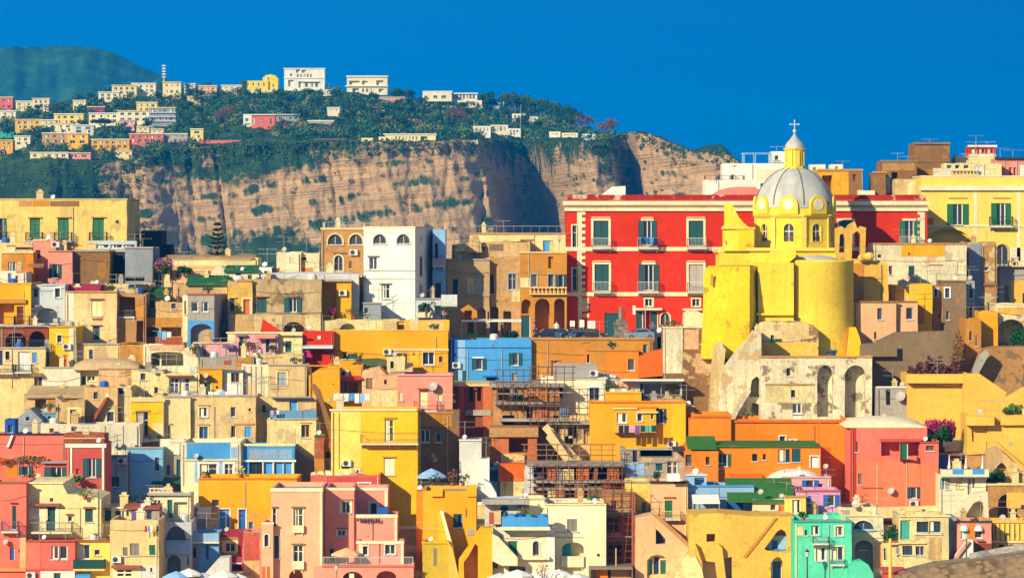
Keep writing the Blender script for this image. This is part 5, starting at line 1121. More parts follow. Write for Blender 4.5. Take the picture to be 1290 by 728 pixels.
B('plain white quay block house with one grey window and an arched loggia', 686, 763.5, 635.5, 745, 368, 'iv', 'S 714.5 727 653.5 669 c=gy; a 708 735.5 682.5 700.5 dp=1.3 rise=8; b 707 735.5 700 711.5 st=p c=iv sc=iv e=.25; o 708 733 714 728 dp=.5; c 697 731 669.5 670.6 gl e=.04; c 686 764 634 636 cr; c 700 736 676 677 gl e=.03', d=9, wear=.22)
lg_ = HOUSES[-1][0]; attach(B('x', 709, 719, 685, 701, 368.6, 'tt', '', d=.2, wear=.2, ground=False, p=.02), lg_, 'loggia_door')
shrub('ivy climbing the narrow stair on the white quay wing', 659, 655, 369.8, .9, 2.8, (120, 130, 40), seed=31, nm='ivy', cat='ivy', n=260, size=.2)
for i, (xx, c, lab) in enumerate(((646, 'bl', 'large blue tub on the white quay balcony'), (657, 'bd', 'dark blue tub beside the large blue tub'), (667, 'tt', 'sea green tub on the quay balcony'), (684, 'bl', 'small bright blue tub at the balcony end'))):
    b = MB(); b.lathe([(.01, 0), (.3, 0), (.42, .62), (.46, .66), (.42, .62), (.36, .55), (.01, .5)], 12); o = b.build('tub', paint(c, .4)); o.location = (PX(xx, 365.6), 365.9, PZ(656.5, 365.6)); tag(o, lab, 'tub')
# quay, near end
B('tall coral house with a slim green door on a shaded iron balcony', -20, 33, 608, 745, 365, 'co', 'S 15.5 20.5 637 666 c=te; b 3 24 656 668 c=pu; d 12 18.5 689.5 705 c=bd; c 13 22 632.5 634 rd e=.2; o 23.5 25.5 691 696; p 25 32.8 670 716 sa wr=.6; c -20 33 715 719 tn e=.3; v 8 682; c -20 34 606 608.4 br', d=8, wear=.2)
B('cream house with a green balcony door under a terracotta hood', 33.4, 127, 608.5, 745, 366.4, 'cr', 'd 58 70.5 637 668 c=te t=iv tw=.3; b 41 92 656.5 668.5 c=gy sc=iv e=1.2; c 45 76 633.5 636.5 bk e=.6; S 107 117 640.5 657 c=te; w 85.5 91 650 656.5 f=iv; c 105 119 638 640 bk e=.25; c 83 92 646.5 648.5 bk e=.2; q 101 640 670; v 84 603 r=.01; c 33 80 607 609 cr; p 36 60 640 655 iv', d=9, wear=.4, top=[(33.4, 608), (79, 608), (80, 612), (85, 622), (115, 624), (127, 628)])
B('low red and white house with a three light window under the cream house', 33.2, 94.5, 681, 745, 362.6, 'cp', 'w 64.5 74 687 704 f=wh; w 75 85 687 704 f=wh; p 33.4 51 681.3 716 co; c 32 95 679.8 682 bk; p 51 94.3 718 745 wh; d 67.5 77 721 742 c=te; c 33 95 716 718.5 cm e=.08; u 39 724', d=4, wear=.3)
B('narrow yellow house with a dark striped balcony', 94.8, 138.5, 682, 745, 363.4, 'yp', 'w 97 113.5 685.5 704 f=gw cu=.45; b 93.5 133 703.5 715 c=te st=p sc=yp e=1.0; w 119 126 692 699 f=be; c 94 180 679.5 682.2 bk; c 94 132 716.5 719 yc e=.8; x 97 115 720 726 bl e=1.2', d=5, wear=.3)
B('beige quay house with paired brown windows above a ledged terrace', 138.8, 200, 655, 745, 361.8, 'be', 'S 155 161 689 699.5 c=gy; S 164 175.5 684 699 c=gy; S 188 196 686 698.5 c=gr; q 188 669 676; c 142 200 699.5 701 tn e=.05; u 147 704; c 141 178 711.5 714.5 bk e=.6; p 142 178 715 745 iv; o 148 156 717.5 720; o 158 166 717.5 720; o 148 156 722 725; o 158 166 722 725; p 178.5 200 712 745 gw; w 189 192 714.5 720', d=7, wear=.6)
B('cream terrace house with a glazed veranda and slim teal shutter', 127.5, 178, 640, 700, 368.4, 'cr', 'S 132 140 642 656 c=te; w 144 153 642 655 f=iv; w 154 163.5 642 655 f=iv; q 167 655 676; c 125 165 638 640 iv e=.2; c 131 141 638.8 641 bk e=.3; p 168 177.8 656 676 yp', d=5, wear=.5)
B('mesh screened roof room with a rusty pitched edge', 165, 201, 641, 680, 367.4, 'gl', 'rt 155 201 637.5 641 bk d=3 e=.3; w 175 192 643 655 f=gl; p 166 174 641.5 655 pu', d=3, wear=.6, nm='roof_room', cat='roof room', p=.1)
B('white terrace hut with a green door behind a baluster roof edge', 188, 240, 622, 680, 372.4, 'iv', 'd 211 218 629 652 c=gr; S 199 202 630 640 c=gr; o 219 236 632 654 dp=.5; c 186 241 620 623.5 gl e=.35; b 196 241 645 657 c=gl sc=iv e=.6; bp 188 218 614 620 c=cr e=.3', d=4, wear=.4, nm='hut', cat='hut')
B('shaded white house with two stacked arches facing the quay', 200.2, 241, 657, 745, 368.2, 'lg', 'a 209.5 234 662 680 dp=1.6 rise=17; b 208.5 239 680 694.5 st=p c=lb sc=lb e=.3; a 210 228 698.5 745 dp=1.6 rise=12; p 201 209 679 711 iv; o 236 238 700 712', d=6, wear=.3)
B('shaded grey house wall with a white chimney hood on its roof', 240, 263, 640, 700, 377, 'sh', 'p 249 266 638 652 wh; p 260 274 655 668 iv wr=.8', d=5, wear=.4)
B('pale blue house with a turquoise parapet and a slim blue door', 241.5, 275.5, 671, 745, 370, (110, 176, 224), 'd 258.5 263.5 684 704 c=bd; c 241 276 671 681.5 lb e=.5; c 241 276.5 681.5 683.5 iv e=.6; p 242 251 684 720 sh; o 243 247 690 702', d=5, wear=.3)
slab_poly('white canvas sided stair house with a sloping shoulder', [(258, 732), (258, 722), (275, 703), (289, 702), (289, 732)], 364, 3, 'gw', nm='stair_house', cat='house', wear=.3)
# quay front: ground, parasols, cafe sets, people
pz = 742
for i, (xx, w_, yy, c, lab) in enumerate(((222, 3.2, 722, 'lb', 'pale blue quay parasol before the stacked arches'), (238, 3.0, 718.5, 'wh', 'cream quay parasol before the shaded arch house'), (256, 2.8, 724, 'gw', 'grey white quay parasol below the turquoise parapet'), (282, 3.4, 721, 'wh', 'wide white quay parasol beneath the crimson house'), (300, 2.8, 725, 'wh', 'small white quay parasol beside the rubble tower'),
   (630, 3.4, 724, 'gw', 'grey cream quay parasol beside the golden stair arch'), (652, 3.6, 720, 'wh', 'wide cream quay parasol under the white arched window'), (676, 3.4, 723, 'wh', 'flat cream quay parasol near the shaded white corner'), (704, 3.2, 719.5, 'wh', 'white quay parasol before the loggia house'), (728, 3.0, 724, 'gw', 'grey white quay parasol below the loggia'))):
    parasol(lab, xx, yy+4, 356+.7*(i % 3), w_*.8, .5, c, 'cafe parasols on the quay')
shrub('bare potted shrub among the quay parasols', 684, 735, 355, 1.0, 1.9, 'sd', seed=40, n=90, size=.16, pot='bk', nm='potted_shrub', cat='potted shrub')
# terrace life
def terrace(lst):
    for (kind, lab, px, py, Y, *r) in lst:
        if kind == 'pot': shrub(lab, px, py, Y, r[0], r[1], r[2], seed=int(px), nm='potted_plant', cat='plant', pot='bk', n=110, size=.2)
        elif kind == 'table': furniture(lab, px, py, Y, r[0], 'table')
        elif kind == 'chair': furniture(lab, px, py, Y, r[0], 'chair')
terrace([
 ('pot', 'small potted plant in front of the crimson house window', 100, 611, 377, .9, .8, 'gr'), ('pot', 'leafy potted plant on the cream house roof edge', 72, 608, 377.4, .8, .7, 'gd'), ('pot', 'green potted bush beside the coral garden door', 37, 607, 378, 1.0, .9, 'gr'), ('pot', 'white flowering pot near the crimson house', 94, 609, 377.4, .8, .9, 'be'),
 ('pot', 'trailing yellow green plant over the cream house terrace', 107, 629, 366, 1.5, .8, (130, 140, 40)), ('pot', 'tall potted plant on the stacked arch terrace', 190, 646, 370.5, 1.0, 1.1, 'gd'), ('pot', 'dark bush behind the rusty roof edge', 176, 636, 371.5, 1.8, 1.1, (20, 60, 60)),
 ('pot', 'fan shaped potted bush on the golden house roof', 547, 613, 372.5, 1.3, .9, (70, 100, 50)), ('pot', 'spiky potted palm on the golden house parapet', 583, 612, 373.5, 1.2, 1.0, 'gd'), ('pot', 'tall reed pot between pale parasol and white house', 570, 612, 373, .8, 1.6, (150, 110, 70)),
 ('pot', 'large leafy bush on the yellow porch terrace', 446, 403, 417, 1.9, 1.5, (70, 110, 40)), ('pot', 'flowering pink pot by the dark green porch door', 419, 402, 417.4, .8, 1.1, 'mg'), ('pot', 'low green pot on the white balcony stack', 540, 393, 418, 1.2, 1.0, 'gd'), ('pot', 'small shrub on the blue grey lower balcony', 562, 397, 417.4, 1.0, .8, 'gd'),
 ('pot', 'terrace bush in front of the pink terrace house', 313, 443, 406.6, 1.2, 1.1, (110, 80, 40)), ('pot', 'low plant by the pink terrace house door', 343, 444, 406.6, .9, .6, 'gd'), ('pot', 'green plant on the golden parapet terrace', 769, 494, 399, 1.2, .8, (90, 120, 50)), ('pot', 'small plant row beside the white terrace glass', 786, 495, 399, 1.2, .5, (140, 100, 50)),
 ('pot', 'white flowers on the blue door balcony edge', 303, 603, 385, .9, 1.0, 'cr'), ('table', 'round white table on the cream house terrace', 143, 684, 365.6, 'wh'), ('chair', 'white garden chair beside the round table', 149, 684, 365.2, 'wh'), ('chair', 'grey garden chair near the slim teal shutter', 130, 684, 365, 'gl'), ('table', 'small grey table on the cream house terrace corner', 121, 681, 365.2, 'gl'),
 ('pot', 'leafy pot on the roof of the big beige house', 140, 369, 412.5, .9, .7, 'gd'), ('pot', 'green pot on the grey and blue house roof', 262, 371, 412, .8, .7, 'gr'), ('pot', 'trailing plant over the ruined arch wall', 244, 446, 402.5, .9, .8, (90, 120, 50)), ('pot', 'agave like pot on the stone fronted house roof', 372, 460, 400, .9, .6, (80, 120, 80)),
 ('pot', 'small tree in a pot on the ochre roof room', 452, 461, 403, .8, 1.2, 'gd'), ('pot', 'bush on the long golden house parapet', 548, 418, 410.5, 1.0, .7, (80, 120, 40)), ('pot', 'low bush at the edge of the bright blue house roof', 596, 428, 411.3, 1.0, .5, 'gd'), ('pot', 'green plant on the orange cube house roof', 771, 441, 406.5, .9, .7, 'gr'),
 ('pot', 'scrubby plant rooted on the weathered square house roof', 848, 413, 405, 1.2, .6, (110, 120, 60)), ('pot', 'wild bush rooted on the arched bastion wall top', 1046, 450, 399, 1.3, .6, (100, 110, 50)), ('pot', 'dry weeds on the long bright orange house parapet', 940, 528, 392.6, 1.4, .5, (120, 120, 60)), ('pot', 'potted bush on the coral house wing roof', 1176, 557, 383, .9, .7, 'gd'),
 ('pot', 'tall pot on the peach house roof edge', 828, 608, 374.6, .7, .9, 'gr'), ('pot', 'green pot on the turquoise house roof', 1012, 656, 362.8, .8, .7, 'gd'), ('pot', 'bushy pot on the plain white quay block roof', 748, 636, 368.8, 1.0, .8, (80, 120, 50)), ('pot', 'two stemmed pot plant on the big golden house roof', 262, 603, 378, .9, .7, 'gd'),
 ('chair', 'white chair on the white terrace behind the glass rail', 842, 504, 402.8, 'wh'), ('table', 'white table on the obelisk balcony', 1206, 597, 378.7, 'wh'),
 ('chair', 'dark chair under the brick arch', 12, 438, 406.8, 'dk'), ('chair', 'pale chair under the brick arch', 26, 438, 406.8, 'gw'), ('pot', 'green wisp plant beneath the stone roof', 62, 518, 391, .9, .6, (120, 130, 50))])
laundry('pale sheets drying over the long weathered cream house', 262, 290, 493, 396, ['wh', 'iv', 'lb', 'wh'], 1.0)
laundry('coloured shirts drying on the cream veranda house wall', 182, 200, 662, 360.9, ['re', 'bl', 'wh', 'go', 'te'], .7)
laundry('white towels drying on the peach terrace of the white flat roofed house', 768, 790, 489, 398.6, ['wh', 'lp', 'wh'], .8)
laundry('dark and lilac laundry hung from the golden bay window', 779, 827, 535.5, 392.6, ['db', 'nv', 'li', 'pu', 'te', 'tt', 'te'], .95)
laundry('white and blue laundry on the ochre roof terrace', 420, 466, 495.5, 397.5, ['wh', 'gw', 'wh', 'bl', 'wh', 'lb', 'wh'], 1.1)
laundry('blue and white cloths hung on the cluttered stone terrace', 198, 216, 418, 411, ['bl', 'lb', 'wh'], .9)
laundry('lilac cloth hung by the blue balcony door', 341, 352, 517, 395, ['li', 'pu', 'wh'], .6)
laundry('blue towels over the red palace middle balcony', 807, 829, 299.5, 430.6, ['db', 'bd', 'bl', 'db'], .85)
# ================================================================ middle bands, from the harbour's near end
B('brick red terrace house with two dark arches full of garden chairs', 0, 61, 411, 442, 408, 'ro', 'a 7 33 419 439 dp=2.2 rise=10; a 37 57 417 440 dp=2.2 t=cr rise=10; c -2 62 409.5 411.5 gl e=.3; b 36 65 428 441 c=te; m 10 402', d=7, wear=.6, under='br')
B('cream house with blue framed terrace door under the brick arches', -12, 56, 439, 490, 402.5, 'be', 'w 7 12 443 453 f=te; d 22.5 38 443 468 c=gw; S 40.5 46.5 444 457 c=bl; b 20 41 459 468 c=te; b -8 18 459 469; q 15 440 488; d -3 4 441 460 c=db; o 57 57.5 450 451; c -12 57 437 439 gl', d=7, wear=.6)
B('narrow shaded slot house with a dark purple doorway', 56.3, 66, 428, 480, 405, 'sh', 'd 57 64.5 446 463 c=pu; b 55 66 433 441 c=te', d=5, wear=.5)
B('narrow bright yellow house with an orange door and air conditioner', 62, 96, 412, 466, 404.6, 'ye', 'w 72 78 422 431.5 t=wh tw=.08; u 84.5 436.5; d 79.5 85 447 464 c=od; q 94 414 462; c 66 78 450 455 go e=.05; p 87 95.5 413 466 iv wr=.5; c 60 97 410.5 412.4 tn', d=7, wear=.3)
B('pale plain wall house below the narrow bright yellow house', 55, 101, 463, 494, 400.5, 'pw', 'o 67 68 473 474; c 54 101 462 463.4 gl; x 41 54 470 474 br e=.6; w 43 53 474 489 f=br', d=6, wear=.5)
B('stained cream house with a slim teal shutter below the beige house', 97, 151, 433.4, 464, 405.5, 'be', 'S 112 117 440 452 c=te t=be; c 97 151 432.3 434 gl; c 97 150 455.5 457.5 tn', d=7, wear=.85)
B('ochre plastered wall house beside slim teal shutter house', 150.5, 182, 432.5, 464, 405, 'oc', '', d=6, wear=.9, under='ta', top=[(150.5, 436), (153, 432.5), (182, 434)])
B('white strip house with small dark windows by the ochre wall', 181.5, 203, 435, 482, 404, 'iv', 'o 190 201 445 460 dp=1.2; w 183 187 452 459; c 181 205 433.5 435.5 wh; q 188 436 480', d=6, wear=.5)
B('white walled house with an iron grid window under a rounded stone roof', 96, 126, 462, 494, 401.2, 'cr', 'w 97 108 473 488 f=cr; w 110 120 473 480 f=cr; c 95 127 460.5 462.4 gl', d=6, wear=.7)
B('orange stained old house under a rounded rubble roof', 124, 174, 464, 490, 400, 'sa', 'vt 92 174 452 466 st ax=x d=5; w 175 180 470 478; c 124 174 463 464.6 st', d=5.5, wear=.95, under='oc')
B('cream house with two small dark windows beside the rounded rubble roof', 174.3, 206, 466, 502, 399, 'cr', 'w 177 183 470 478.5 f=br; o 161 165 486 494; w 195 200 487 496 f=gy; w 182 186 492 499 f=gy; c 174 206 464.8 466.4 gl', d=6, wear=.7)
B('half ruined house under a long mossy stone roof', 30, 112, 497, 545, 396, 'ta', 'rt 32 113 488 501 st d=5 e=.4; o 44 58 503 515 dp=1.5; p 60 84 500 512 oc wr=.9; o 95 104 500 512 dp=1', d=6, wear=.95)
B('grey gabled boathouse like hut with a round hole in its gable', 18, 53, 514, 548, 391, 'sh', 'A 33 37.5 524.5 530', d=6, wear=.45, top=[(18, 530), (36, 514.5), (38, 514.5), (53, 529)], nm='gabled_house')  # grey walls have the shade mixed into their colour
B('shaded blue grey house between the gabled hut and stone door house', 52, 74, 520, 548, 393, 'sb', 'w 60 65 524 528; c 52 74 518.5 520.4 sh; q 56 521 545', d=5, wear=.4)
B('stone house with a tall open doorway and curved parapet', 70, 106, 506, 552, 391.5, 'ta', 'd 88 96.5 515.5 534 c=gy t=cr; o 90 96 537 544; p 97 103 513 550 cr wr=.7', d=6, wear=.9, top=[(70, 500), (80, 507), (86, 506), (106, 504)])
B('rough stone house with slanted stair ridge and white framed window', 105.5, 148, 488, 545, 393.4, 'ta', 'w 118 123.5 494 502.5 f=sd; w 134.5 144 518 531.5 t=cr tw=.12; o 140 143 487.9 488', d=7, wear=.9, under='be')
slab_poly('sloping stone ridge of a stair against the rough stone house', [(112, 532), (131, 503), (134.5, 500), (134.5, 503.5), (117, 533)], 392.6, .75, 'bk', nm='stair_ridge', cat='stair', wear=.7)
B('white splashed ruin wall house with flower shelf beside yellow patch', 147.5, 166, 486, 550, 394.2, 'cr', 'p 153 160 505 524 gw wr=.9; w 148 156 488 497 f=wh; c 146 174 532 536 bk e=.5', d=5, wear=.95, under='sd')
B('pale yellow front house with a tall half open door', 165, 207, 506, 562, 393, 'ye', 'd 172 181 518.5 551 c=gl; w 181 187 518.5 551; b 171 190 548 553.5 c=oc; q 206 507 556; c 164 208 500 506 be; c 170 189 516.5 518 tn; p 192.5 206 533 552 cr wr=.8', d=7, wear=.35)
B('pale cream front house with one grey slit window', 207.3, 240, 500, 562, 393.5, 'cr', 'S 211.5 215 536 552 c=gy; c 209 217 533 534.5 tn; c 206 241 498.5 500.3 gl', d=7, wear=.6)
B('long weathered cream house with stacked grey and blue windows', 240.3, 322, 499, 562, 394, 'be', 'w 251 261 513 525 t=cr tw=.15; w 251 262 537 554 f=bl t=cr tw=.12; w 290.5 297 512.5 525 f=gw; S 308.5 316.5 537 550.5 c=bl; w 290.5 297 536 551 f=cr; w 313 316 514 518 f=br; c 249 264 509.5 511 tn; c 249 264 534 535.5 tn; c 240 322 497 499 gl; q 270 512 560; c 295 320 533 534.5 tn', d=7, wear=.85)
B('cream house with a blue balcony door and blue grey balcony cloths', 322.3, 398, 500, 530, 396.5, 'be', 'd 364.5 375 502.5 526 c=bl; b 339 399 516.5 526.5 st=p c=sb e=.8; c 341 392 499 500.5 gl e=.8; w 330 335 510 520 f=tn', d=6, wear=.8)
B('rounded cream house with a single brown framed window', 336, 398, 528, 578, 392, 'cr', 'w 379.5 390 534.5 551 f=tn t=cr tw=.1; c 378 392 531.5 533 tn; c 345 399 526.5 528.4 gl; o 370 373 560 562; p 346 372 540 566 cr wr=.9', d=7, wear=.7, under='be')
# centre left: ruin, cream and pink houses
B('ruined cream house with a roofless arch and ochre inside', 180, 252, 434, 505, 403, 'iv', 'a 190 231 443 461 dp=3 rise=3; p 188 232 434.5 441 sa wr=.9; w 186 191 489 496 f=te; p 182 200 466 478 cr wr=.9', d=7, wear=.6, top=[(180, 436), (190, 437), (191, 441), (231, 441), (236, 437), (243, 433), (250, 450)])
B('cream house with grey verandah doors under a thin red canopy', 196, 251, 470, 505, 398.3, 'cr', 'w 214.5 225 476 496 f=gw; w 226.5 239 476 496 f=gw cu=.4; c 210 243 472.5 474 bk e=.9; b 212 258 487 497 c=gl; w 194 199 487.5 496 f=gy; q 213 474 496; v 194 467; v 203 464', d=6, wear=.6)
B('ochre orange house with an arched green glazed door', 252, 280, 464, 505, 399, 'go', 'd 256.5 266 481 497.5 c=gd t=go; c 258 270 477 479 br e=.4; x 256 270 476 479 dk e=.5; v 260 473; o 272 275 486 489; c 251 304 462 465 tn', d=6, wear=.45)
B('white house with a brown window between ochre and cream fronts', 280.3, 306, 466, 505, 399.6, 'pw', 'w 291 301.5 470 481.5 f=br; p 283 303 482.5 495.5 wh; q 281 468 498; q 299 483 496', d=6, wear=.4)
B('pale yellow ribbed wall house with a round red pot on its terrace', 304.3, 339, 459, 505, 400.2, 'iv', 'q 308 461 498; q 316 461 498; q 322 461 498; q 329 461 498; p 305 322 481 496 be wr=.8', d=6, wear=.45)
B('stone fronted cream house with one closed grey shutter', 338, 386, 460, 505, 399.4, 'be', 'S 349.5 361 468.5 484.5 c=cg t=cr tw=.14; c 350 362 465 466.3 tn; c 337 387 458.5 460.5 gl; q 384 461 500', d=7, wear=.8)
B('stone terrace wall house in front of the pink house', 318, 381, 446.5, 465, 404, 'be', 'o 338 339 452 453', d=4, wear=.9)
B('pink terrace house with a teal shutter under a thin canopy', 286.8, 350, 419.5, 460, 407.5, 'lp', 'S 301.5 306.5 424.5 435 c=te; c 298 311 421.5 423.5 gy e=.4; w 334.5 339.5 427.5 444 f=tt; x 321 348 423 426 pk e=.9; c 285 381 418 420 cr; m 324 427 y=-.7; p 287 296 420.5 434 cr', d=6, wear=.4)
B('cream house with a green shutter at the end of the pink terrace house', 347, 381, 420, 460, 408.2, 'cr', 'S 359.5 367.5 429.5 443.5 c=te t=cr', d=6, wear=.45)
B('low pink house with a brown door beside the blue arch house', 243, 300, 432, 465, 406.5, 'lp', 'd 254.5 260 435 450 c=br; x 281 295 434 438 pu e=.8; q 284 436 449; c 243 287 431 432.5 cr', d=5, wear=.5)
B('rubble patched hut with tiled terrace roof before the low pink house', 251, 320, 450, 470, 402.2, 'gl', 'p 297 318 450.5 461 oc wr=.9; p 282 291 454 459 bk', d=4, wear=.9, nm='hut', cat='hut', p=.2)
B('bright red roof room with a striped blue awning', 381.5, 421, 417, 457, 408.8, 're', 'x 381 420 434.5 438.5 lb c2=wh e=1.2; o 393 406 439.5 455 dp=1.2; p 381.6 392 440 455 mg; d 416 420 436 452 c=db; m 420 412', d=6, wear=.3, nm='roof_room', cat='roof room')
slab_poly('red triangular awning sail before the dark cellar arch', [(328, 419.5), (356.5, 419.5), (345, 411), (331, 402)], 411.5, .3, 're', nm='awning', cat='awning', wear=.2)
B('long golden yellow house with a green felt terrace shade', 417.5, 564.5, 417, 478, 409.6, 'go', 's 497 512 445 459 c=te; w 532.5 547 443.5 459.5 f=gw t=cr tw=.08; w 553 557.5 449 456.5 f=br; c 491 565 439 442 be; w 432 437 443 452 f=gy; S 438 449 445.5 452 c=te; q 549 424 440; p 516.5 528 442.5 460 ye; c 565 566 417 418 go; u 488 443', d=8, wear=.2, cop='yc')
B('cream rubble garden wall house with a broken arch on the yellow house', 384, 503, 403.5, 420, 414, 'cr', 'a 428 447 407.5 418 dp=1 rise=8; p 484.5 500 404.5 416 be wr=.9', d=3, wear=.85)
B('yellow chimneyed roof terrace wall with pale stacks of storage boxes', 481.5, 566, 404, 419, 412.5, 'yc', 'p 483.5 499 404.5 416 be wr=.7; o 500 509 405 416 dp=1; p 516 527 401.5 416 be; p 539 559 405 416 be wr=.5; p 559.5 565.5 403 418 ye', d=3, wear=.5)
tg = slab_poly('dark green felt terrace shade on the golden house', [(439, 461), (498, 461), (489, 454), (474, 452), (452, 453)], 406.5, 2.5, (70, 96, 60), nm='sun_sail', cat='sun sail', wear=.4)
B('small cream terrace hut with open window under the green shade', 487, 510, 450, 475, 404.5, 'cr', 'w 491.5 496 455 464 f=te; rt 490 520 459 468 be d=2', d=3, wear=.7, nm='hut', cat='hut')
B('golden orange house with a sloped roof and cluttered terrace door', 389, 428, 461, 515, 398.8, 'go', 'c 388 427 459.5 461.5 oc; o 418 421 483 484', d=7, wear=.35, top=[(389, 473), (400, 466), (428, 464)])
B('ochre roof room with a red edged terrace shade and striped curtains', 413, 457, 459.5, 500, 402, 'go', 'w 427 432 480 496 f=gl; w 433 437 480 496 f=gl; o 438 451 481 497 dp=1.2; x 426 457 473 477.5 re e=1.3; u 434 470', d=5, wear=.4, nm='roof_room', cat='roof room')
B('pale salmon house with a dark doorway and ruined terrace wall', 456, 509, 463, 515, 401, 'sa', 'd 461 470.5 476 490 c=br; w 483.5 487 478 484 f=br; p 468 500 492 512 cr wr=.9', d=6, wear=.5, top=[(456, 472), (458, 466), (478, 463), (486, 471), (509, 472)])
B('smooth pink house with pale shutters and a red iron balcony', 501, 570, 472.5, 540, 399.5, 'pp', 'd 528 538.5 492 515 c=cr; S 552 557 491.5 504.5 c=cr; S 502.5 507 494 504.5 c=cr; b 521.5 551 504.5 516 c=co; c 526 543 488.5 490 cm e=.4; v 546 487 r=.5; c 500 571 471 473 lp', d=8, wear=.15)
B('bright blue house with dark green shutters on white framed windows', 566, 669.5, 428, 486, 410.5, 'bl', 's 594.5 612.5 452 465.5 c=te; s 641 657.5 444.5 460 c=te; s 571 586.5 466.5 483.5 c=te; c 566 670 437.5 438.6 bd e=.06; p 566.3 576 428.5 457 bd; p 577 586 428.5 484 lb; u 575 460; o 613 624 474 485 dp=1; x 608 624 473 475 bd e=.5; q 589 440 484; q 632 440 470; c 595 610 449.5 451 wh; d 645 651 470 486 c=tn', d=8, wear=.2)
B('long orange ochre house with one dark red window', 669.8, 822, 427.5, 482, 411.2, 'oc', 'd 694.5 703 455 477 c=rd; q 690 430 470; c 669 822 426 428 tn; d 810 815.5 434 446 c=te; c 692 705 452.5 454 tn; m 740 430 y=-.1', d=7, wear=.3, under='or_')
B('deep orange cube house with one grey window', 739, 804.5, 441.5, 485, 405.6, 'or_', 'w 791 799.5 452 466.5 f=gl; p 739.3 763 442 484 oc; w 739.5 743 446 457; c 738 805 440.2 442 oc; m 757 436', d=7, wear=.2)
slab_poly('orange red sloping terrace wall beside the orange cube house', [(804.7, 476), (839, 473), (836.5, 440), (832, 441), (804.7, 449)], 404.3, 5, 'od', nm='terrace_wall', cat='terrace wall', wear=.2)
B('white house with a flat roof and grey double shutter', 682, 763, 477, 522, 400.4, 'iv', 'w 742.5 755 488 504 f=gy; S 704 709 487 500 c=te; p 740 761.5 481 511 wh; c 681 765 475.5 477.5 wh; c 686 700 500 514 sb e=.4; rt 697 752 460 476 gl d=3; u 748 470', d=8, wear=.3, cop='iv')
B('white stair roof house behind the flat white house', 699, 775, 463.5, 485, 404.6, 'wh', 'w 720 726 472 477 f=wh; c 697 776 473 475.5 wh; p 702 744 462 467 gl; m 757 458', d=4, wear=.3, top=[(699, 461), (744, 463), (746, 468), (775, 473)])
B('white terrace house with a glass rail under an open flat roof', 763.3, 859, 478, 512, 402.4, 'lg', 'o 808 857 483 504 dp=2.5; d 806 810.5 483 503 c=te; c 782 861 477 479.3 wh e=1.4; p 764 800 481 492 sa; b 809 858 497 505 st=r c=gl e=.5; q 833 479 504', d=7, wear=.3)
B('bright golden parapet house with plants below the white terrace', 762.3, 808, 494.5, 528, 398, 'go', 'c 762 808 493 495 ye', d=5, wear=.2)
B('tall golden house with a bay window and drying laundry', 743, 864, 506, 575, 395, 'go', 's 827 839 514.5 532.5 c=te; p 846 863.5 507 570 ye; u 846 559; c 743 864 504.5 507 or_', d=8, wear=.25)
bay = HOUSES[-1][0]
attach(B('x', 773, 826.5, 514, 545, 394, 'go', 'w 777 789.5 520 532.5 f=wh; w 803 809 521.5 530.5 t=iv tw=.1; w 820 823 522 528; c 801 829 518 520 cr e=.3; c 772 803 513 515 cr e=.2', d=.98, wear=.25, ground=False, p=0, roofc='or_'), bay)
B('narrow shaded olive wall house between the gold and orange houses', 858, 875, 512, 575, 396.5, 'oc', 'v 861 541; c 857 876 510.5 512.4 tn', d=6, wear=.5)
# ================================================================ right hand side of the hill
B('weathered square house with a brown stained front and tiny white window', 835, 901, 412.5, 530, 404, 'br', 'w 882.5 888.5 422.5 433 f=wh; p 835.2 860 413 470 iv wr=.95; c 834 902 411.5 413 iv; p 862 880 415 440 sa wr=.95; p 876 897 445 470 sa wr=.95', d=9, wear=.95, under='be')
B('small cream stair hut with an arched edge before the red palace', 862, 891, 392, 416, 410.5, 'iv', '', d=4, wear=.7, top=[(862, 396), (867, 392), (878, 392.5), (887, 396), (891, 402)], nm='hut', cat='hut')
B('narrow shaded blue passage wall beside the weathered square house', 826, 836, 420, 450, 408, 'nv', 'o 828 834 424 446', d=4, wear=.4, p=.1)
# ruined bastion houses under the church
B('cream weathered bastion house with two very tall arched niches', 958, 1098.5, 449.5, 540, 398, 'iv', 'a 1029.5 1049.5 460 525 dp=1.6 rise=14; a 1064 1091 460 526 dp=1.6 rise=14; w 990.5 996 463.5 473.5 f=tn; w 996.5 1002 491 500.5 f=gy; w 998.5 1010 508 521 f=wh; S 999 1009 522 529 c=wh; c 957 1099 448 450.2 tn; c 964 1026 483 485 tn e=.1; p 964 1026 486 507 cr wr=.9; p 1035 1049.5 528 540 be wr=.8', d=10, wear=.9, under='sd')
B('stained bastion house with a green framed door on its terrace', 950, 1031, 405, 455, 404.5, 'cr', 'd 970.5 985 422 449 c=gr f=te; p 958 1030 431 448 yc wr=.4; d 1022 1029.5 434 449 c=te; p 975 1019 408 427 be wr=.9; q 957 424 450', d=8, wear=.9, top=[(950, 412), (958, 405.5), (985, 405), (1012, 406), (1024, 409), (1031, 416)], under='br')
B('low curved brick barrel between yellow bastion and stained terrace house', 957, 988, 396, 412, 407, 'tn', '', d=4, wear=.8, top=[(957, 404), (963, 398), (973, 396), (983, 399), (988, 405)], nm='vault', cat='vault')
slab_poly('cream stepped buttress wall with a dark cave niche and peeling plaster', [(906, 531), (905, 490), (912, 462), (925, 446), (942, 430), (950, 417), (959, 417), (960, 531)], 400.2, 6, 'iv', nm='buttress', cat='buttress', wear=.95, holes=[[(944, 500), (958, 500), (958, 478), (953, 474), (947, 479)], [(944, 528), (956, 528), (956, 509), (948, 507)]], hd=1.6, under='ta')
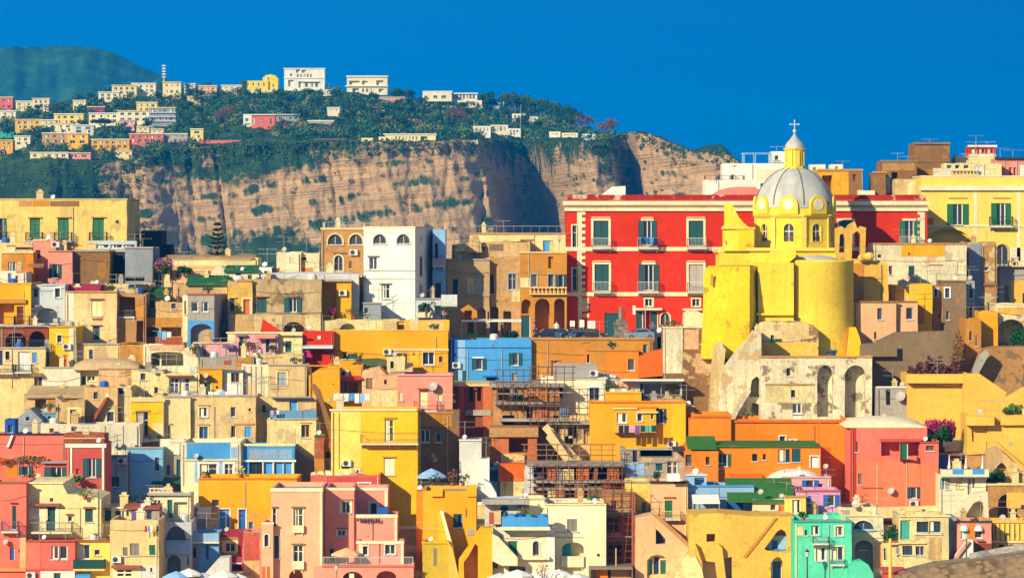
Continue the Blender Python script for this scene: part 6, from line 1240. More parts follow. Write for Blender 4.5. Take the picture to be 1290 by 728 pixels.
slab_poly('tall narrow cream rock buttress beside the weathered square house', [(893, 532), (897, 470), (899, 436), (908, 431), (914, 440), (912, 462), (905, 490), (905, 532)], 401, 5, 'be', nm='buttress', cat='buttress', wear=.95, under='iv')
slab_poly('diagonal cream ridge running down the weathered bastion flank', [(917, 530), (938, 492), (945, 488), (946, 493), (930, 519), (925, 531)], 399, 1.1, 'iv', nm='ridge', cat='wall', wear=.9)
# houses between church and tan tower
B('ochre block house lit along its front, beside the yellow church', 1074, 1113, 331, 384, 413, 'yc', 'p 1074.2 1088 332 384 oc wr=.5; o 1119 1120 340 341', d=6, wear=.55)
B('peach house with two small dark windows beside the church foot', 1075, 1129, 380.5, 440, 409.5, 'sa', 'w 1105 1111.5 388 403 f=gl; w 1101 1104 418 427 f=br; c 1074 1130 379 381 br; c 1075 1129 433 434.5 br; p 1076 1080 383 433 ye', d=7, wear=.35)
B('yellow peach house with a grey framed window and shaded alcove', 1129.2, 1156, 380, 440, 410.2, 'sa', 'w 1141.5 1150 387.5 402.5 f=gl; c 1129 1156 379 380.5 br', d=6, wear=.4)
B('bright yellow narrow house with a brown square panel', 1154, 1174.5, 358, 424, 413.5, 'ye', 'p 1155.5 1164.5 384 407 oc; o 1144 1145 360 361', d=6, wear=.3)
B('yellow quarter round buttress house above the peach houses', 1124, 1156, 358, 392, 415.6, 'ye', '', d=4, wear=.35, top=[(1124, 359), (1132, 359.5), (1140, 364), (1146, 372), (1156, 376)])
B('narrow brown stained house with a white framed slit window', 1174.7, 1188, 360, 424, 415, 'tn', 'w 1177 1181 364 374.5 t=wh tw=.12; o 1182 1184 396 400', d=6, wear=.95, under='oc')
B('tall grey brown house with a white framed blue window', 1188.2, 1217, 354.5, 428, 414.4, 'sd', 'w 1190.5 1196 363 375 t=wh tw=.14 f=bd; w 1192 1196 392 403 f=gw; c 1187 1218 353 355 br', d=7, wear=.7, under='tn')
B('narrow blue grey shaded wall house with two tall pale windows', 1217.2, 1228, 354, 440, 416, 'sh', 'w 1221 1225.5 357 376; w 1220.5 1226 384 407', d=6, wear=.4)  # strip of wall whose grey blue colour stands for shade
B('ochre yellow house with a worn slit window above the ramp', 1216.4, 1236, 402, 470, 409, 'oc', 'w 1221 1224 417 429 f=br; w 1229 1231 422 436 f=iv', d=6, wear=.5)
B('golden tower house with a plain sunlit face beside the dark arch', 1234, 1257, 392.5, 450, 411, 'go', '', d=6, wear=.35)
B('cream house with a wide dark arch and a small green fir inside', 1255.3, 1310, 384, 450, 412, 'iv', 'a 1256.5 1292 402 437.5 dp=3 rise=16; p 1257 1290 387 396 yc wr=.9', d=8, wear=.85, under='oc', cop='cr')
shrub('small dark green fir growing inside the cream arch', 1282, 437.5, 411.8, 1.2, 2.2, 'gd', nm='fir', cat='fir', size=.25)
slab_poly('grey concrete retaining wall with a purple shrub along its foot', [(1086, 524), (1086, 433), (1102, 433), (1130, 419), (1199, 417), (1205, 445), (1212, 524)], 404.8, 3, (136, 114, 84), nm='retaining_wall', cat='retaining wall', wear=.6)
slab_poly('dark vertical board fence under the peach house', [(1083, 449), (1130, 449), (1130, 434), (1083, 434)], 403.9, .12, 'sd', nm='fence', cat='fence', wear=.5)
slab_poly('rough brown rubble retaining wall under the cream arch house', [(1216, 530), (1216, 486), (1240, 440), (1256, 437), (1310, 437), (1310, 530)], 405.5, 4, 'tn', nm='retaining_wall', cat='retaining wall', wear=.95, under='sd')
slab_poly('sloping grey ramp wall climbing to the golden tower house', [(1212, 492), (1236, 446), (1243, 441), (1246, 446), (1230, 476), (1226, 492)], 403.3, 1.2, 'gl', nm='ramp', cat='ramp', wear=.6)
shrub('wide dry purple brown shrub spreading over the grey retaining wall', 1178, 480, 402, 5.2, 2.7, (120, 66, 62), seed=3, size=.3, n=1500)
shrub('ochre creeper hanging down the grey wall corner', 1208, 470, 403, .9, 5.0, (150, 110, 40), seed=5, nm='creeper', cat='creeper', size=.25, n=420)
# yellow ramped house with shade ledge
B('yellow terrace house with a deep top ledge under the purple shrub', 1143, 1224, 471, 575, 396, 'yc', 'c 1141 1216 471.5 482 yc e=1.0 wr=.2; p 1216.2 1224 478 530 ye', d=7, wear=.25)
slab_poly('yellow stair parapet sloping down from the deep ledged house', [(1214, 545), (1214, 471), (1233, 470), (1268, 494), (1266, 500), (1236, 519), (1222, 545)], 394.4, 1.4, 'yc', nm='stair_parapet', cat='stair', wear=.25)
slab_poly('yellow ramp parapet rising from the broad ledge towards the wall', [(1226, 526), (1290, 488), (1310, 488), (1310, 526)], 390.5, 1.4, 'yc', nm='ramp_parapet', cat='ramp', wear=.25)
B('large yellow house with a jutting ledge and diagonal stair on its front', 1218, 1310, 523, 640, 384.5, 'yc', 'c 1216 1251 523.5 535 yc e=1.1 wr=.2; c 1260 1310 523.5 535 yc e=.5 wr=.2; p 1251 1260 524 543 yc; o 1224 1244 538 556 dp=.3', d=6, wear=.3)
stair('yellow diagonal stair on the large yellow house front', 1290, 596, 1244, 556, 383, 1.4, 'yc', 12, base=640)
B('weathered tan arch house below the diagonal yellow stair', 1240, 1310, 610, 670, 379.5, 'tn', 'a 1257 1282 622 655 dp=2 rise=12; p 1268 1300 620 640 yc; c 1238 1310 608 611 be', d=4, wear=.8, under='yc')
slab_poly('tan quarter arch wall with a hole beside the white balcony house', [(1243, 612), (1243, 566), (1256, 562), (1275, 580), (1310, 604), (1310, 622), (1270, 612)], 381.8, 1.5, 'ta', nm='arch_wall', cat='wall', wear=.8, holes=[[(1256, 600), (1270, 602), (1268, 588), (1262, 582), (1256, 587)]], hd=1)
shrub('dark green bush at the foot of the tan quarter arch wall', 1252, 608, 380.8, 2.2, 1.4, 'gd', seed=8)
shrub('pot plant with spiky leaves on the yellow ramp ledge', 1277, 522, 389.8, 1.6, 1.1, (90, 130, 50), seed=9, nm='potted_plant', cat='plant')
shrub('magenta bougainvillea with dark green leaves beside the coral house', 1184, 557, 386, 2.7, 2.2, 'gd', seed=11, flower='mg', nm='bougainvillea', cat='bougainvillea', n=2600, size=.26)
B('white rounded parapet house behind the bougainvillea', 1190, 1223, 555, 600, 388, 'iv', 'rt 1180 1246 559 572 dk d=3', d=4, wear=.3, top=[(1190, 562), (1194, 556), (1205, 554.5), (1217, 556), (1223, 563)])
B('dark grey shed with a white dish against the retaining wall', 1104, 1146, 488, 535, 397, 'gl', 'o 1116 1122 491 510 dp=1; v 1134 499.5 r=.55; c 1104 1147 486.5 488.5 wh', d=4, wear=.6, nm='shed', cat='shed')
# coral house
coral = B('big coral house with a green shuttered balcony recess', 1071, 1168, 537, 650, 383, 'co', 'p 1071.2 1078.5 538 640 re; o 1110 1158 556.5 574 dp=1.3; c 1108 1160 552.5 556 cm e=.5; p 1079 1110 581 641 cs wr=.3; p 1110.2 1167.8 581 641 cs wr=.3; S 1081 1085.5 596 610 c=gy; s 1142.5 1159.5 613 627.5 c=te; u 1151 634; v 1122 618 r=.35; q 1142.5 580 648; q 1105 585 640 c=sa; S 1078 1081 556 569 c=gy; c 1086 1112 613.5 615 bk e=.1', d=9, wear=.2)  # red strip panel paints shade along one edge
vault(coral, PX(1065, 383)-coral.location.x, PX(1168, 383)-coral.location.x, -.05, 8, PZ(538.5, 383)-coral.location.z, 12*383/F, 'iv', 'y')
attach(B('x', 1160, 1182.5, 557, 650, 382.4, 'co', 'w 1166.5 1176.5 561 567.5 f=br; p 1160.2 1182.3 583 641 cs wr=.3; c 1159.5 1183 556 557.5 cm', d=7, wear=.2), coral, 'wing')
attach(B('x', 1134, 1155, 558, 580, 382.2, 'co', 'd 1134.5 1144 558 578 c=gr', d=.9, wear=.2, ground=False, p=.1, top=[(1134, 558), (1144, 558), (1144, 574), (1155, 574)]), coral, 'balcony')
slab_poly('cream base wall with one small dark window under the coral house', [(1103, 652), (1183, 652), (1183, 637), (1103, 639)], 381, 1.2, 'cr', nm='base_wall', cat='wall', wear=.7, holes=[[(1161, 649), (1166, 649), (1166, 641), (1161, 641)]], hd=.4)
# orange terrace block
B('long bright orange house with a tall plain upper wall', 869, 1068, 528, 600, 392, 'or_', 'w 982 989.5 549 560 t=wh tw=.1; u 999 556.5; c 919 1069 529 532 od e=.2; p 921 951 534 556 or_; q 1026 536 600 c=br; q 1048 530 640 c=od', d=8, wear=.18)
orange = HOUSES[-1][0]
attach(B('x', 873, 921, 521.5, 560, 391.4, 'or_', 'c 872 922 523 525.5 od e=.15', d=6, wear=.18, p=.3), orange, 'wing')
attach(B('x', 1033, 1071, 534, 645, 389.6, 'or_', 'w 1061 1071 623 633 f=gl; w 1037 1046 566 575 f=br; p 1035 1046 563 592 od', d=6, wear=.18, p=.2), orange, 'wing')
of = B('orange house with a green felt roof and four shuttered windows', 864, 1034, 562, 640, 385.5, 'or_', 's 905.5 920.5 571.5 587 c=gr; w 947.5 954 571.5 580.5 f=te; w 961 965 571.5 579 f=br; w 980.5 995 565.5 582 f=te; S 997.5 1008.5 565 581.5 c=te; d 1021 1031 574.5 589 c=wh t=wh tw=.1; w 863.5 872 572 587; w 889 895 575 585 f=br; x 919 960 596.5 602.5 od e=.9; c 900 904 564 612 od e=.05; rt 898 1032 560 562.6 gs d=6; v 1040 587', d=6.4, wear=.18, p=.1)
B('low orange house end under the green felt roof edge', 862, 905, 568, 640, 384.6, 'or_', 'w 863.5 871.5 572.5 587 f=br; w 889 894 575 585.5 f=br; rt 866 903 553 566 gs d=4', d=.85, wear=.2, p=.1, nm='house_end')
attach(HOUSES[-1][0], of, 'wing')
canopy_roof('flat dark shade roof on posts beside the orange house', 848, 874, 565, 386, 3, 'dk')
# white vault, lilac, turquoise
vh = B('pink lilac house with a white barrel vault and blue balcony door', 985, 1047, 601, 650, 380.6, 'lp', 'w 997 1001.5 611 617 f=gl; s 1010 1031 604.5 617.5 c=bd; b 1010 1031 611 619 c=bd e=.5; d 1031 1037 609 617 c=db; c 985 1047 599.5 601.5 lp', d=6, wear=.2)
vault(vh, PX(964, 380)-vh.location.x, PX(1046, 380)-vh.location.x, .6, 6, PZ(616, 380.6)-vh.location.z, 23*380/F, 'wh', 'y')
B('bright lilac house with blue shuttered windows below the white vault', 1003, 1058.5, 618, 668, 374, 'li', 's 1037 1057 623 637.5 c=bd; s 1008 1021 624 638.5 c=bd; c 1002 1059 616.8 618.6 cm; v 1038 648 r=.3', d=6, wear=.2)
B('mint green low terrace wall house under the lilac house', 1003, 1058, 648, 665, 371, 'tu', 'p 1003.2 1016 649 664 tt', d=3, wear=.3)
B('turquoise green harbour house with striped windows and small balconies', 1000, 1073, 656, 740, 362, 'tu', 'w 1022 1032 661.5 673.5 t=tu; w 1052.5 1061.5 662.5 674.5 t=cr tw=.1; b 1023 1043 675 683 c=gy; w 1027.5 1040 689 706 t=wh tw=.1; w 1047.5 1062.5 688 705.5 t=cr tw=.1 cu=.4; c 999 1074 655 657.4 tt; b 1046 1064 704 710 c=tt e=.4; p 1004 1012 663 674 cr wr=.6; w 1014 1017 667 674 f=tt; o 1000.5 1001 660 661; q 1044 660 728', d=8, wear=.3)
slab_poly('turquoise awning sheet spread beside the turquoise house', [(1068, 734), (1070, 712), (1078, 707), (1086, 706), (1094, 711), (1100, 722), (1101, 734)], 360.4, 2.5, 'tu', nm='awning', cat='awning', wear=.25)
B('blue double door deep inside the old yellow stair arch', 970, 987, 701, 742, 367.2, 'iv', 'd 973 984 706 741 c=bd f=bl', d=.25, wear=.2, nm='doorway', cat='doorway', ground=False, p=.05)
B('dark green door behind the first yellow buttress', 886, 905, 707, 742, 367.3, 'iv', 'd 888 903 709 741 c=te f=te', d=.15, wear=.2, nm='doorway', cat='doorway', ground=False, p=.05)
B('dark green narrow door between the two yellow buttresses', 911, 922, 702, 742, 367.3, 'iv', 'd 913 921 704 741 c=gr f=gr', d=.15, wear=.2, nm='doorway', cat='doorway', ground=False, p=.05)
B('blue stair gate inside the slanted yellow arch', 966, 992, 674, 697, 367.0, 'lb', 'd 972 980 680 696 c=bd f=bl; c 968 992 691 692.5 bl e=.1', d=.3, wear=.2, nm='gate', cat='gate', ground=False, p=.05)
lamp_post('dark wall lamp standing before the turquoise house', 1017, 693, 733, 359.6, 'dk')
# green roof and blue houses
B('light blue house with dark blue stepped walls beside the green roof', 866, 950, 612, 668, 375, 'lb', 'p 916 936 629 651 bd; p 916 925 621 629 bd; c 866 950 610.5 612.5 bl; q 905 614 650', d=6, wear=.3)
blh = HOUSES[-1][0]
attach(B('x', 865, 890, 598, 640, 378, 'lb', 'o 875 887 601 611 dp=1; p 866 890 612 625 bl; c 864 891 597 598.8 wh', d=4, wear=.3), blh, 'wing')
canopy_roof('cream terrace awning over a dark opening beside blue steps', 873, 907, 626, 371.5, 2.6, 'wh', nm='awning', cat='awning', hgt=1.6, drop=.6)
gh = B('cream house with a red door under a broad dark green roof', 948, 1001, 629, 668, 373, 'iv', 'd 981 989.5 636.5 651 c=od; w 971 977 635.5 642 f=br; d 976 981 643 652 c=tt; rt 917 1002 608 632 gs d=6 e=.5; v 958 619 y=1', d=6, wear=.45)
B('narrow cream tower house with a tall dark window beside the lilac house', 989, 1015.5, 625.5, 668, 371.6, 'yp', 'w 998 1008.5 629 646.5 f=cr t=cr tw=.1; c 988 1017 624 626.2 tn', d=5, wear=.5)
# old yellow stair house
slab_poly('old ochre yellow stair house with a slanted arch and dark doors', [(868, 745), (868, 648), (905, 646), (948, 650), (982, 650), (1000, 650), (1000, 745)], 366, 7, 'yc', nm='house', cat='house', wear=.5, under='oc',
  holes=[[(963, 691), (966, 693), (991, 695.5), (992, 676), (989, 669), (984, 666), (979, 669)], [(971, 744), (986, 744), (986, 707), (983, 702), (979, 701), (974, 704), (971, 709)], [(890, 682), (901, 682), (901, 672), (890, 672)], [(886, 744), (905, 744), (905, 708), (886, 706)], [(911, 744), (922, 744), (922, 701), (911, 703)]], hd=1.5)
slab_poly('thin brown stair coping climbing diagonally to the narrow cream tower', [(936, 701), (976, 652), (979.5, 652), (940, 702)], 365.88, .11, 'oc', nm='stair_coping', cat='stair', wear=.4)
slab_poly('yellow leaning buttress beside the dark doors', [(868, 742), (868, 690), (876, 684), (884, 706), (889, 742)], 365.2, .9, 'yc', nm='buttress', cat='buttress', wear=.5)
slab_poly('yellow buttress between the two dark doors', [(905, 742), (899, 690), (905, 684), (910, 690), (916, 742)], 365.3, .8, 'yc', nm='buttress', cat='buttress', wear=.5)
# cream houses at the right foot
wah = B('white house with a glazed half round window over a grey arch', 1064, 1112.5, 649.5, 742, 366, 'iv', 'A 1074.5 1101.5 655 667 t=iv tw=.1 f=sb; a 1077 1100 680 720 dp=1.6 rise=10; S 1083 1091 684 692 c=gy; c 1063 1113 648 650 cr; c 1064 1112 675 677 cr e=.1; p 1102 1112 682 715 sa wr=.9', d=7, wear=.6)
B('cream low house with a parapet between orange and coral houses', 1057, 1105, 638.5, 660, 372, 'cr', 'p 1058 1070 642 650 gl; v 1077 637', d=5, wear=.4)
B('cream peeling house with paired teal windows above two dark windows', 1133, 1195.5, 650, 742, 364.8, 'cr', 'w 1155 1169.5 656 670 f=te; w 1170.5 1185 656 670 f=te; w 1136.5 1149.5 687 698.5 f=te; w 1153.5 1164.5 687.5 699.5 f=gl; w 1175 1182.5 706 710.5 f=br; S 1129 1132 690 697 c=gl; d 1134 1147.5 655 679 c=(0); c 1132 1197 648.5 650.6 cr; c 1152 1187 671.5 673 iv; p 1170 1186 676 705 ta wr=.95; c 1117 1166 683 684.5 be e=.2'.replace('d 1134 1147.5 655 679 c=(0)', 'd 1134 1147.5 655 679 c=tt f=cr'), d=7, wear=.85, under='ta')
B('cream lower house with a narrow dark door under a planted terrace', 1111.5, 1133.2, 682, 742, 365.2, 'cr', 'd 1113 1116.5 690 705 c=br; c 1111 1134 680.5 682.5 bk', d=5, wear=.7)
B('blue grey shaded house flank beside the peeling cream house', 1195.8, 1206, 652, 735, 366.8, 'sh', '', d=6, wear=.4)  # shade of the flank is put into its blue grey colour
shrub('leafy green bushes filling the planted terrace', 1123, 682, 366, 2.4, 1.6, 'gr', seed=12, n=500)
B('pink and orange house with two white shell hoods over its windows', 1204.5, 1249, 656.5, 725, 366, 'pp', 'w 1210 1219.5 668 678.5; w 1228.5 1237.5 668.5 677.5; p 1219.8 1228 658 682 or_; p 1227.5 1248.8 684 708 ro; c 1203 1250 655.5 657.5 te; c 1230 1240 680 681.5 bk e=.3', d=6, wear=.3)
ph = HOUSES[-1][0]
for xx in (1214.7, 1233):
    hb = MB(); hb.lathe([(.42, 0), (.40, .2), (.28, .42), (.02, .52)], 12, (PX(xx, 366)-ph.location.x, -.0, PZ(668, 366)-ph.location.z), a0=math.pi, a1=2*math.pi); hb.v = [(x, y*1.2-.003, z) for x, y, z in hb.v]; hb.build('hood', paint('wh', .6), ph)
slab_poly('pink stair flank rising beside the pink house to its terrace', [(1203, 710), (1205, 700), (1221, 680), (1226, 680), (1226, 710)], 364.2, 1.6, 'wh', nm='stair_flank', cat='stair', wear=.3)
slab_poly('pink sloped stair coping in front of the shell hood house', [(1202, 703), (1219, 681), (1222, 682), (1206, 704)], 363.9, .28, 'pp', nm='stair_coping', cat='stair', wear=.2)
lamp_post('dark green street lamp on the pink house stair', 1217.5, 670, 709, 362.5, 'gd')
B('yellow harbour wall house with a row of square ribs', 1251, 1310, 656.5, 706, 368.5, 'yc', 'c 1250 1310 655 658 yc; '+' '.join(f'bx {1255+6.3*i} {1258.4+6.3*i} 659 680 yp e=.18;' for i in range(8))+'c 1250 1310 680.5 683 cr; a 1257 1266 685 704; a 1270 1279 685 703; a 1283 1292 685 702', d=5, wear=.35)
B('white house with obelisk topped balcony and blue glass rail', 1183, 1242, 598, 668, 379.3, 'iv', 'd 1184.5 1190 602.5 616 c=bl; S 1191 1196.5 602.5 616 c=gl; S 1204.5 1212 602 615 c=be; d 1219 1224 602 623 c=gl; d 1225 1228 602 614 c=gy; b 1184 1244 590 597.5 st=p c=iv e=1.2', d=6, wear=.25)
wb = HOUSES[-1][0]
for xx in (1196, 1217, 1238):
    ob = MB(); ob.lathe([(.17, 0), (.17, .25), (.11, .3), (.03, 1.25), (.01, 1.3)], 4, (PX(xx, 378.2)-wb.location.x, -1.12, PZ(589.8, 378.2)-wb.location.z)); ob.build('obelisk', paint('wh', .6), wb)
for (a, c_) in ((1200, 1214), (1225, 1240)):
    gb = MB(); gb.box(PX(a, 378)-wb.location.x, PX(c_, 378)-wb.location.x, -1.24, -1.203, PZ(597, 378)-wb.location.z, PZ(590.5, 378)-wb.location.z); gb.build('rail_panel', paint('bl', .2), wb)
B('dark blue shaded terrace room behind the obelisk balcony', 1183, 1243, 572, 605, 383.9, 'ro', 'p 1183.2 1192 574 590 bd; o 1196 1216 574 594 dp=1.5; p 1217 1242.8 574 596 tn', d=4, wear=.6, nm='roof_room', cat='roof room', p=.1)
slab_poly('white stair wall with a big quarter arch below the obelisk balcony', [(1203, 662), (1205, 646), (1226, 622), (1244, 619), (1246, 656), (1240, 658)], 374.5, 2, 'iv', nm='stair_wall', cat='stair', wear=.3, holes=[[(1212, 655), (1240, 655), (1240, 640), (1238, 633), (1233, 630), (1226, 634)]], hd=1.8)
slab_poly('long grey stone embankment of coursed blocks above the quay', [(1128, 755), (1128, 726), (1180, 713), (1236, 706), (1310, 694), (1310, 755)], 357, 5, 'sd', nm='embankment', cat='embankment', stone=True)
slab_poly('low pale coping wall on the stone embankment', [(1222, 703), (1222, 697), (1310, 681), (1310, 690)], 360.5, .6, 'gl', nm='wall', cat='wall', stone=True)
pole('yellow mooring post standing before the cream lower house', 1121.5, 678, 740, 358, .16, 'yc', nm='post', cat='post')
B('small red kiosk roof at the foot of the yellow mooring post', 1113, 1139, 719, 742, 359, 'cm', 'rt 1111 1141 717 721 cm d=2', d=2, wear=.4, nm='kiosk', cat='kiosk')
# ================================================================ the yellow church
cyY = 421.0; cs = cyY/F; CXD = PX(1001, cyY); cz0 = PZ(420, cyY)
ch = thing('church', 'bright yellow church with a ribbed grey dome, lantern and cross', 'church', (CXD, cyY, cz0))
Zc = lambda py, Y=cyY: PZ(py, Y)-cz0
Xc = lambda px, Y=cyY: PX(px, Y)-CXD
YE = plaster((255, 222, 62), .42, 'oc'); YEL = plaster('ch', .6, 'oc'); TR = plaster('yp', .35)
def octo(r, a0=-13): return [(r*math.sin(R(a0+45*k-22.5)), -r*math.cos(R(a0+45*k-22.5))) for k in range(8)]
rD = 47.5*cs/math.cos(R(22.5))*.975
# drum: eight sides with arched windows and corner pilasters
db_ = MB(); o8 = octo(rD); zt, zb_ = Zc(271), Zc(318)
for k in range(8):
    (xa, ya), (xb, yb) = o8[k], o8[(k+1) % 8]; L = math.hypot(xb-xa, yb-ya)
    t = MB(); ww = .52; hole = archpoly(L/2-ww, L/2+ww, Zc(304), Zc(282))
    t.poly_face(rectpoly(0, L, zb_, zt), [hole], 0); t.reveal(hole, 0, .3, False)
    ux, uy = (xb-xa)/L, (yb-ya)/L; nx, ny = uy, -ux
    place = lambda v: [(xa+ux*x-nx*y, ya+uy*x-ny*y, z) for x, y, z in v]
    db_.add(place(t.v), t.f)
    fr = MB(); fr.prism(archpoly(L/2-ww-.16, L/2+ww+.16, Zc(304)-.1, Zc(282)+.16), -.06, -.003, [(archpoly(L/2-ww, L/2+ww, Zc(304), Zc(282)), .057, False)]); fr.v = place(fr.v)
    w = fr.build('window', TR, ch)
    g = MB(); g.poly_face(hole, [], .2); g.v = place(g.v); g.build('pane', glass(), w)
    f2 = MB(); zz0, zz1 = Zc(304), Zc(282)
    f2.box(L/2-.035, L/2+.035, .12, .19, zz0, zz1-.02); f2.box(L/2-ww, L/2+ww, .121, .189, zz0+(zz1-zz0)*.55, zz0+(zz1-zz0)*.55+.07); f2.v = place(f2.v); f2.build('frame', paint('wh', .5), w)
    for sg in (-1, 1):
        q = MB(); q.lathe([(.3*u, .0) for u in (1, .01)], 10, (L/2+sg*.3, 0, 0)); q.v = [(x, .1, zz0+.32+(y)) for x, y, z in q.v]; q.v = place(q.v); q.build('quatrefoil_shade', paint((74, 52, 44), .6), w)  # brown discs paint the reflections low in the panes
    p = MB(); p.box(-.24, .24, -.1, .05, zb_, zt); a = math.atan2(-xa, -ya) if False else math.atan2(xa, -ya)
    p.v = [(xa+x*math.cos(a)-y*math.sin(a)*1, ya+x*math.sin(a)+y*math.cos(a), z) for x, y, z in p.v]; p.build('pilaster', TR, ch)
db_.build('drum', YE, ch)
def ring(r0, r1, z0, z1, nm, mat, a0=-13):
    b = MB(); A, Bq = octo(r0, a0), octo(r1, a0)
    for k in range(8):
        j = (k+1) % 8; b.quad((*A[k], z0), (*A[j], z0), (*Bq[j], z1), (*Bq[k], z1))
    b.add([(*p, z0) for p in A], [tuple(range(8))[::-1]]); b.add([(*p, z1) for p in Bq], [tuple(range(8))]); return b.build(nm, mat, ch)
ring(rD+.08, rD+.3, Zc(275), Zc(272), 'cornice', TR); ring(rD+.32, rD+.28, Zc(272), Zc(270.4), 'cornice', YE)
ring(rD+.06, rD+.06, Zc(316), Zc(308), 'plinth', YE)
# yellow attic band with round medallions under half round gables
b = MB(); b.lathe([(49.2*cs, Zc(270.4)), (49.2*cs, Zc(258))], 48); b.build('attic', YE, ch)
rr = 49.6*cs
for k in range(8):
    a = R(-13+45*k); dx, dy = math.sin(a), -math.cos(a); tx, ty = math.cos(a), math.sin(a)
    g = MB(); r0 = 1.02; zc = Zc(259)
    P = [(r0*math.cos(math.pi*i/14), zc+r0*1.0*math.sin(math.pi*i/14)) for i in range(15)]+[(-r0, Zc(270)), (r0, Zc(270))]
    g.prism(P, -.12, .9); g.v = [(dx*rr+tx*x-dx*y, dy*rr+ty*x-dy*y, z) for x, y, z in g.v]; gb = g.build('lunette', YE, ch)
    m_ = MB(); m_.prism([(.6*math.cos(6.283*i/20), zc+.1+.6*math.sin(6.283*i/20)) for i in range(20)], -.17, -.124); m_.v = [(dx*rr+tx*x-dx*y, dy*rr+ty*x-dy*y, z) for x, y, z in m_.v]; m_.build('medallion', paint('iv', .7), gb)
# dome
DP = [(50, 262), (50, 258), (49.2, 252), (47.5, 246), (44.5, 239), (40, 232), (34, 225), (27, 219), (19, 214.5), (12, 212)]
m, ntd, bd_ = nodes_of('lead_grey_dome'); v, oi = objcoord(ntd)
n1 = noise_t(ntd, v, .7, 5, .6, (1, 1, .35)); n2 = noise_t(ntd, v, 4, 4, .6)
ntd.links.new(mixc(ntd, ramp(ntd, n1, .3, .7), (.33, .34, .31), (.50, .48, .41)), bd_.inputs['Base Color']); bd_.inputs['Roughness'].default_value = .9
DOME = m
b = MB(); b.lathe([(r*cs, Zc(z)) for r, z in DP], 64); b.build('dome', DOME, ch, smooth=True)
for k in range(8):
    a = R(-13+45*k+22.5)-math.pi/2; b = MB(); pts = [Vector((math.cos(a)*(r*cs+.03), math.sin(a)*(r*cs+.03), Zc(z))) for r, z in DP[1:]]
    for p, q in zip(pts[:-1], pts[1:]): b.tube(p, q, .065, 6)
    b.build('rib', paint((112, 108, 98), .9), ch)
# lantern
lr = 12.2*cs
b = MB(); b.lathe([(lr*1.12, Zc(213)), (lr*1.12, Zc(210)), (lr, Zc(209)), (lr, Zc(190)), (lr*1.12, Zc(189)), (lr*1.18, Zc(187)), (lr*.9, Zc(186.8))], 8); lt = b.build('lantern', YE, ch)
for k in range(8):
    a = R(45*k+22.5); q = MB(); q.box(-.09, .09, -.07, .05, Zc(209), Zc(190)); q.v = [(math.cos(a)*lr*.99+x*math.sin(a)-y*-math.cos(a)*-1, math.sin(a)*lr*.99-x*math.cos(a)+y*-math.sin(a), z) for x, y, z in q.v]; q.build('pilaster', TR, lt)
b = MB(); b.lathe([(12.6*cs, Zc(187)), (12.2*cs, Zc(184)), (10.4*cs, Zc(180.5)), (7*cs, Zc(177)), (3.4*cs, Zc(172.5)), (1.4*cs, Zc(169)), (1.0*cs, Zc(167))], 24); b.build('cupola', DOME, lt, smooth=True)
b = MB(); b.ball((0, 0, Zc(165.4)), .2, n=8); b.tube((0, 0, Zc(167)), (0, 0, Zc(152.5)), .055, 6); b.tube((-.42, 0, Zc(157)), (.42, 0, Zc(157)), .05, 6)
for p in ((-.45, Zc(157)), (.45, Zc(157)), (0, Zc(152.3))): b.ball((p[0], 0, p[1]), .09, n=6)
b.build('cross', paint('lg', .3), lt)
# square base under the drum and the platform
def cbox(nm, x0, x1, y0, y1, z0, z1, Yf, mat=YE):
    b = MB(); b.box(Xc(x0, Yf), Xc(x1, Yf), Yf-cyY, Yf-cyY+(y1-y0), Zc(z1, Yf), Zc(z0, Yf)); return b.build(nm, mat, ch)
cbox('crossing', 944, 1060, 0, 11, 314, 425, 415.2)
cbox('cornice', 940, 1066, 0, 11.2, 312.2, 316, 414.8, TR)
cbox('nave', 907, 955, 0, 9, 317, 425, 416.6); cbox('cornice', 904, 956, 0, 9.2, 314.5, 318.5, 416.2, TR)
b = MB(); b.prism([(Xc(905, 416), Zc(319, 416)), (Xc(1068, 416), Zc(319, 416)), (Xc(1068, 416), Zc(334, 416)), (Xc(905, 416), Zc(334, 416))], -7.0, -4.7); b.build('ledge', YE, ch)
# scroll wing with the small pedimented turret
b = MB(); q = 415.6
b.prism([(Xc(a, q), Zc(c, q)) for a, c in [(911, 316), (950, 316), (950, 287), (943, 286), (937, 281), (931, 274), (926, 265), (923, 258), (917, 256), (913, 259), (913, 285), (911, 288)]], q-cyY, q-cyY+1.4); wing = b.build('scroll_wing', YE, ch)
b = MB(); b.prism([(Xc(a, q), Zc(c, q)) for a, c in [(908, 288.6), (920, 288.6), (918, 285), (914, 283), (910, 285)]], q-cyY-.25, q-cyY-.003); b.prism([(Xc(a, q), Zc(c, q)) for a, c in [(918, 288.6), (951, 288.6), (951, 286.4), (918, 286.4)]], q-cyY-.2, q-cyY-.004); b.build('pediment', TR, wing)
b = MB(); b.poly_face(archpoly(Xc(914, q), Xc(916, q), Zc(309, q), Zc(303, q)), [], q-cyY-.01); b.build('niche', paint('gy', .8), wing)
b = MB(); b.prism([(Xc(a, q), Zc(c, q)) for a, c in [(930, 316), (950, 316), (950, 289), (930, 289)]], q-cyY-.08, q-cyY-.005); b.build('panel', YEL, wing)
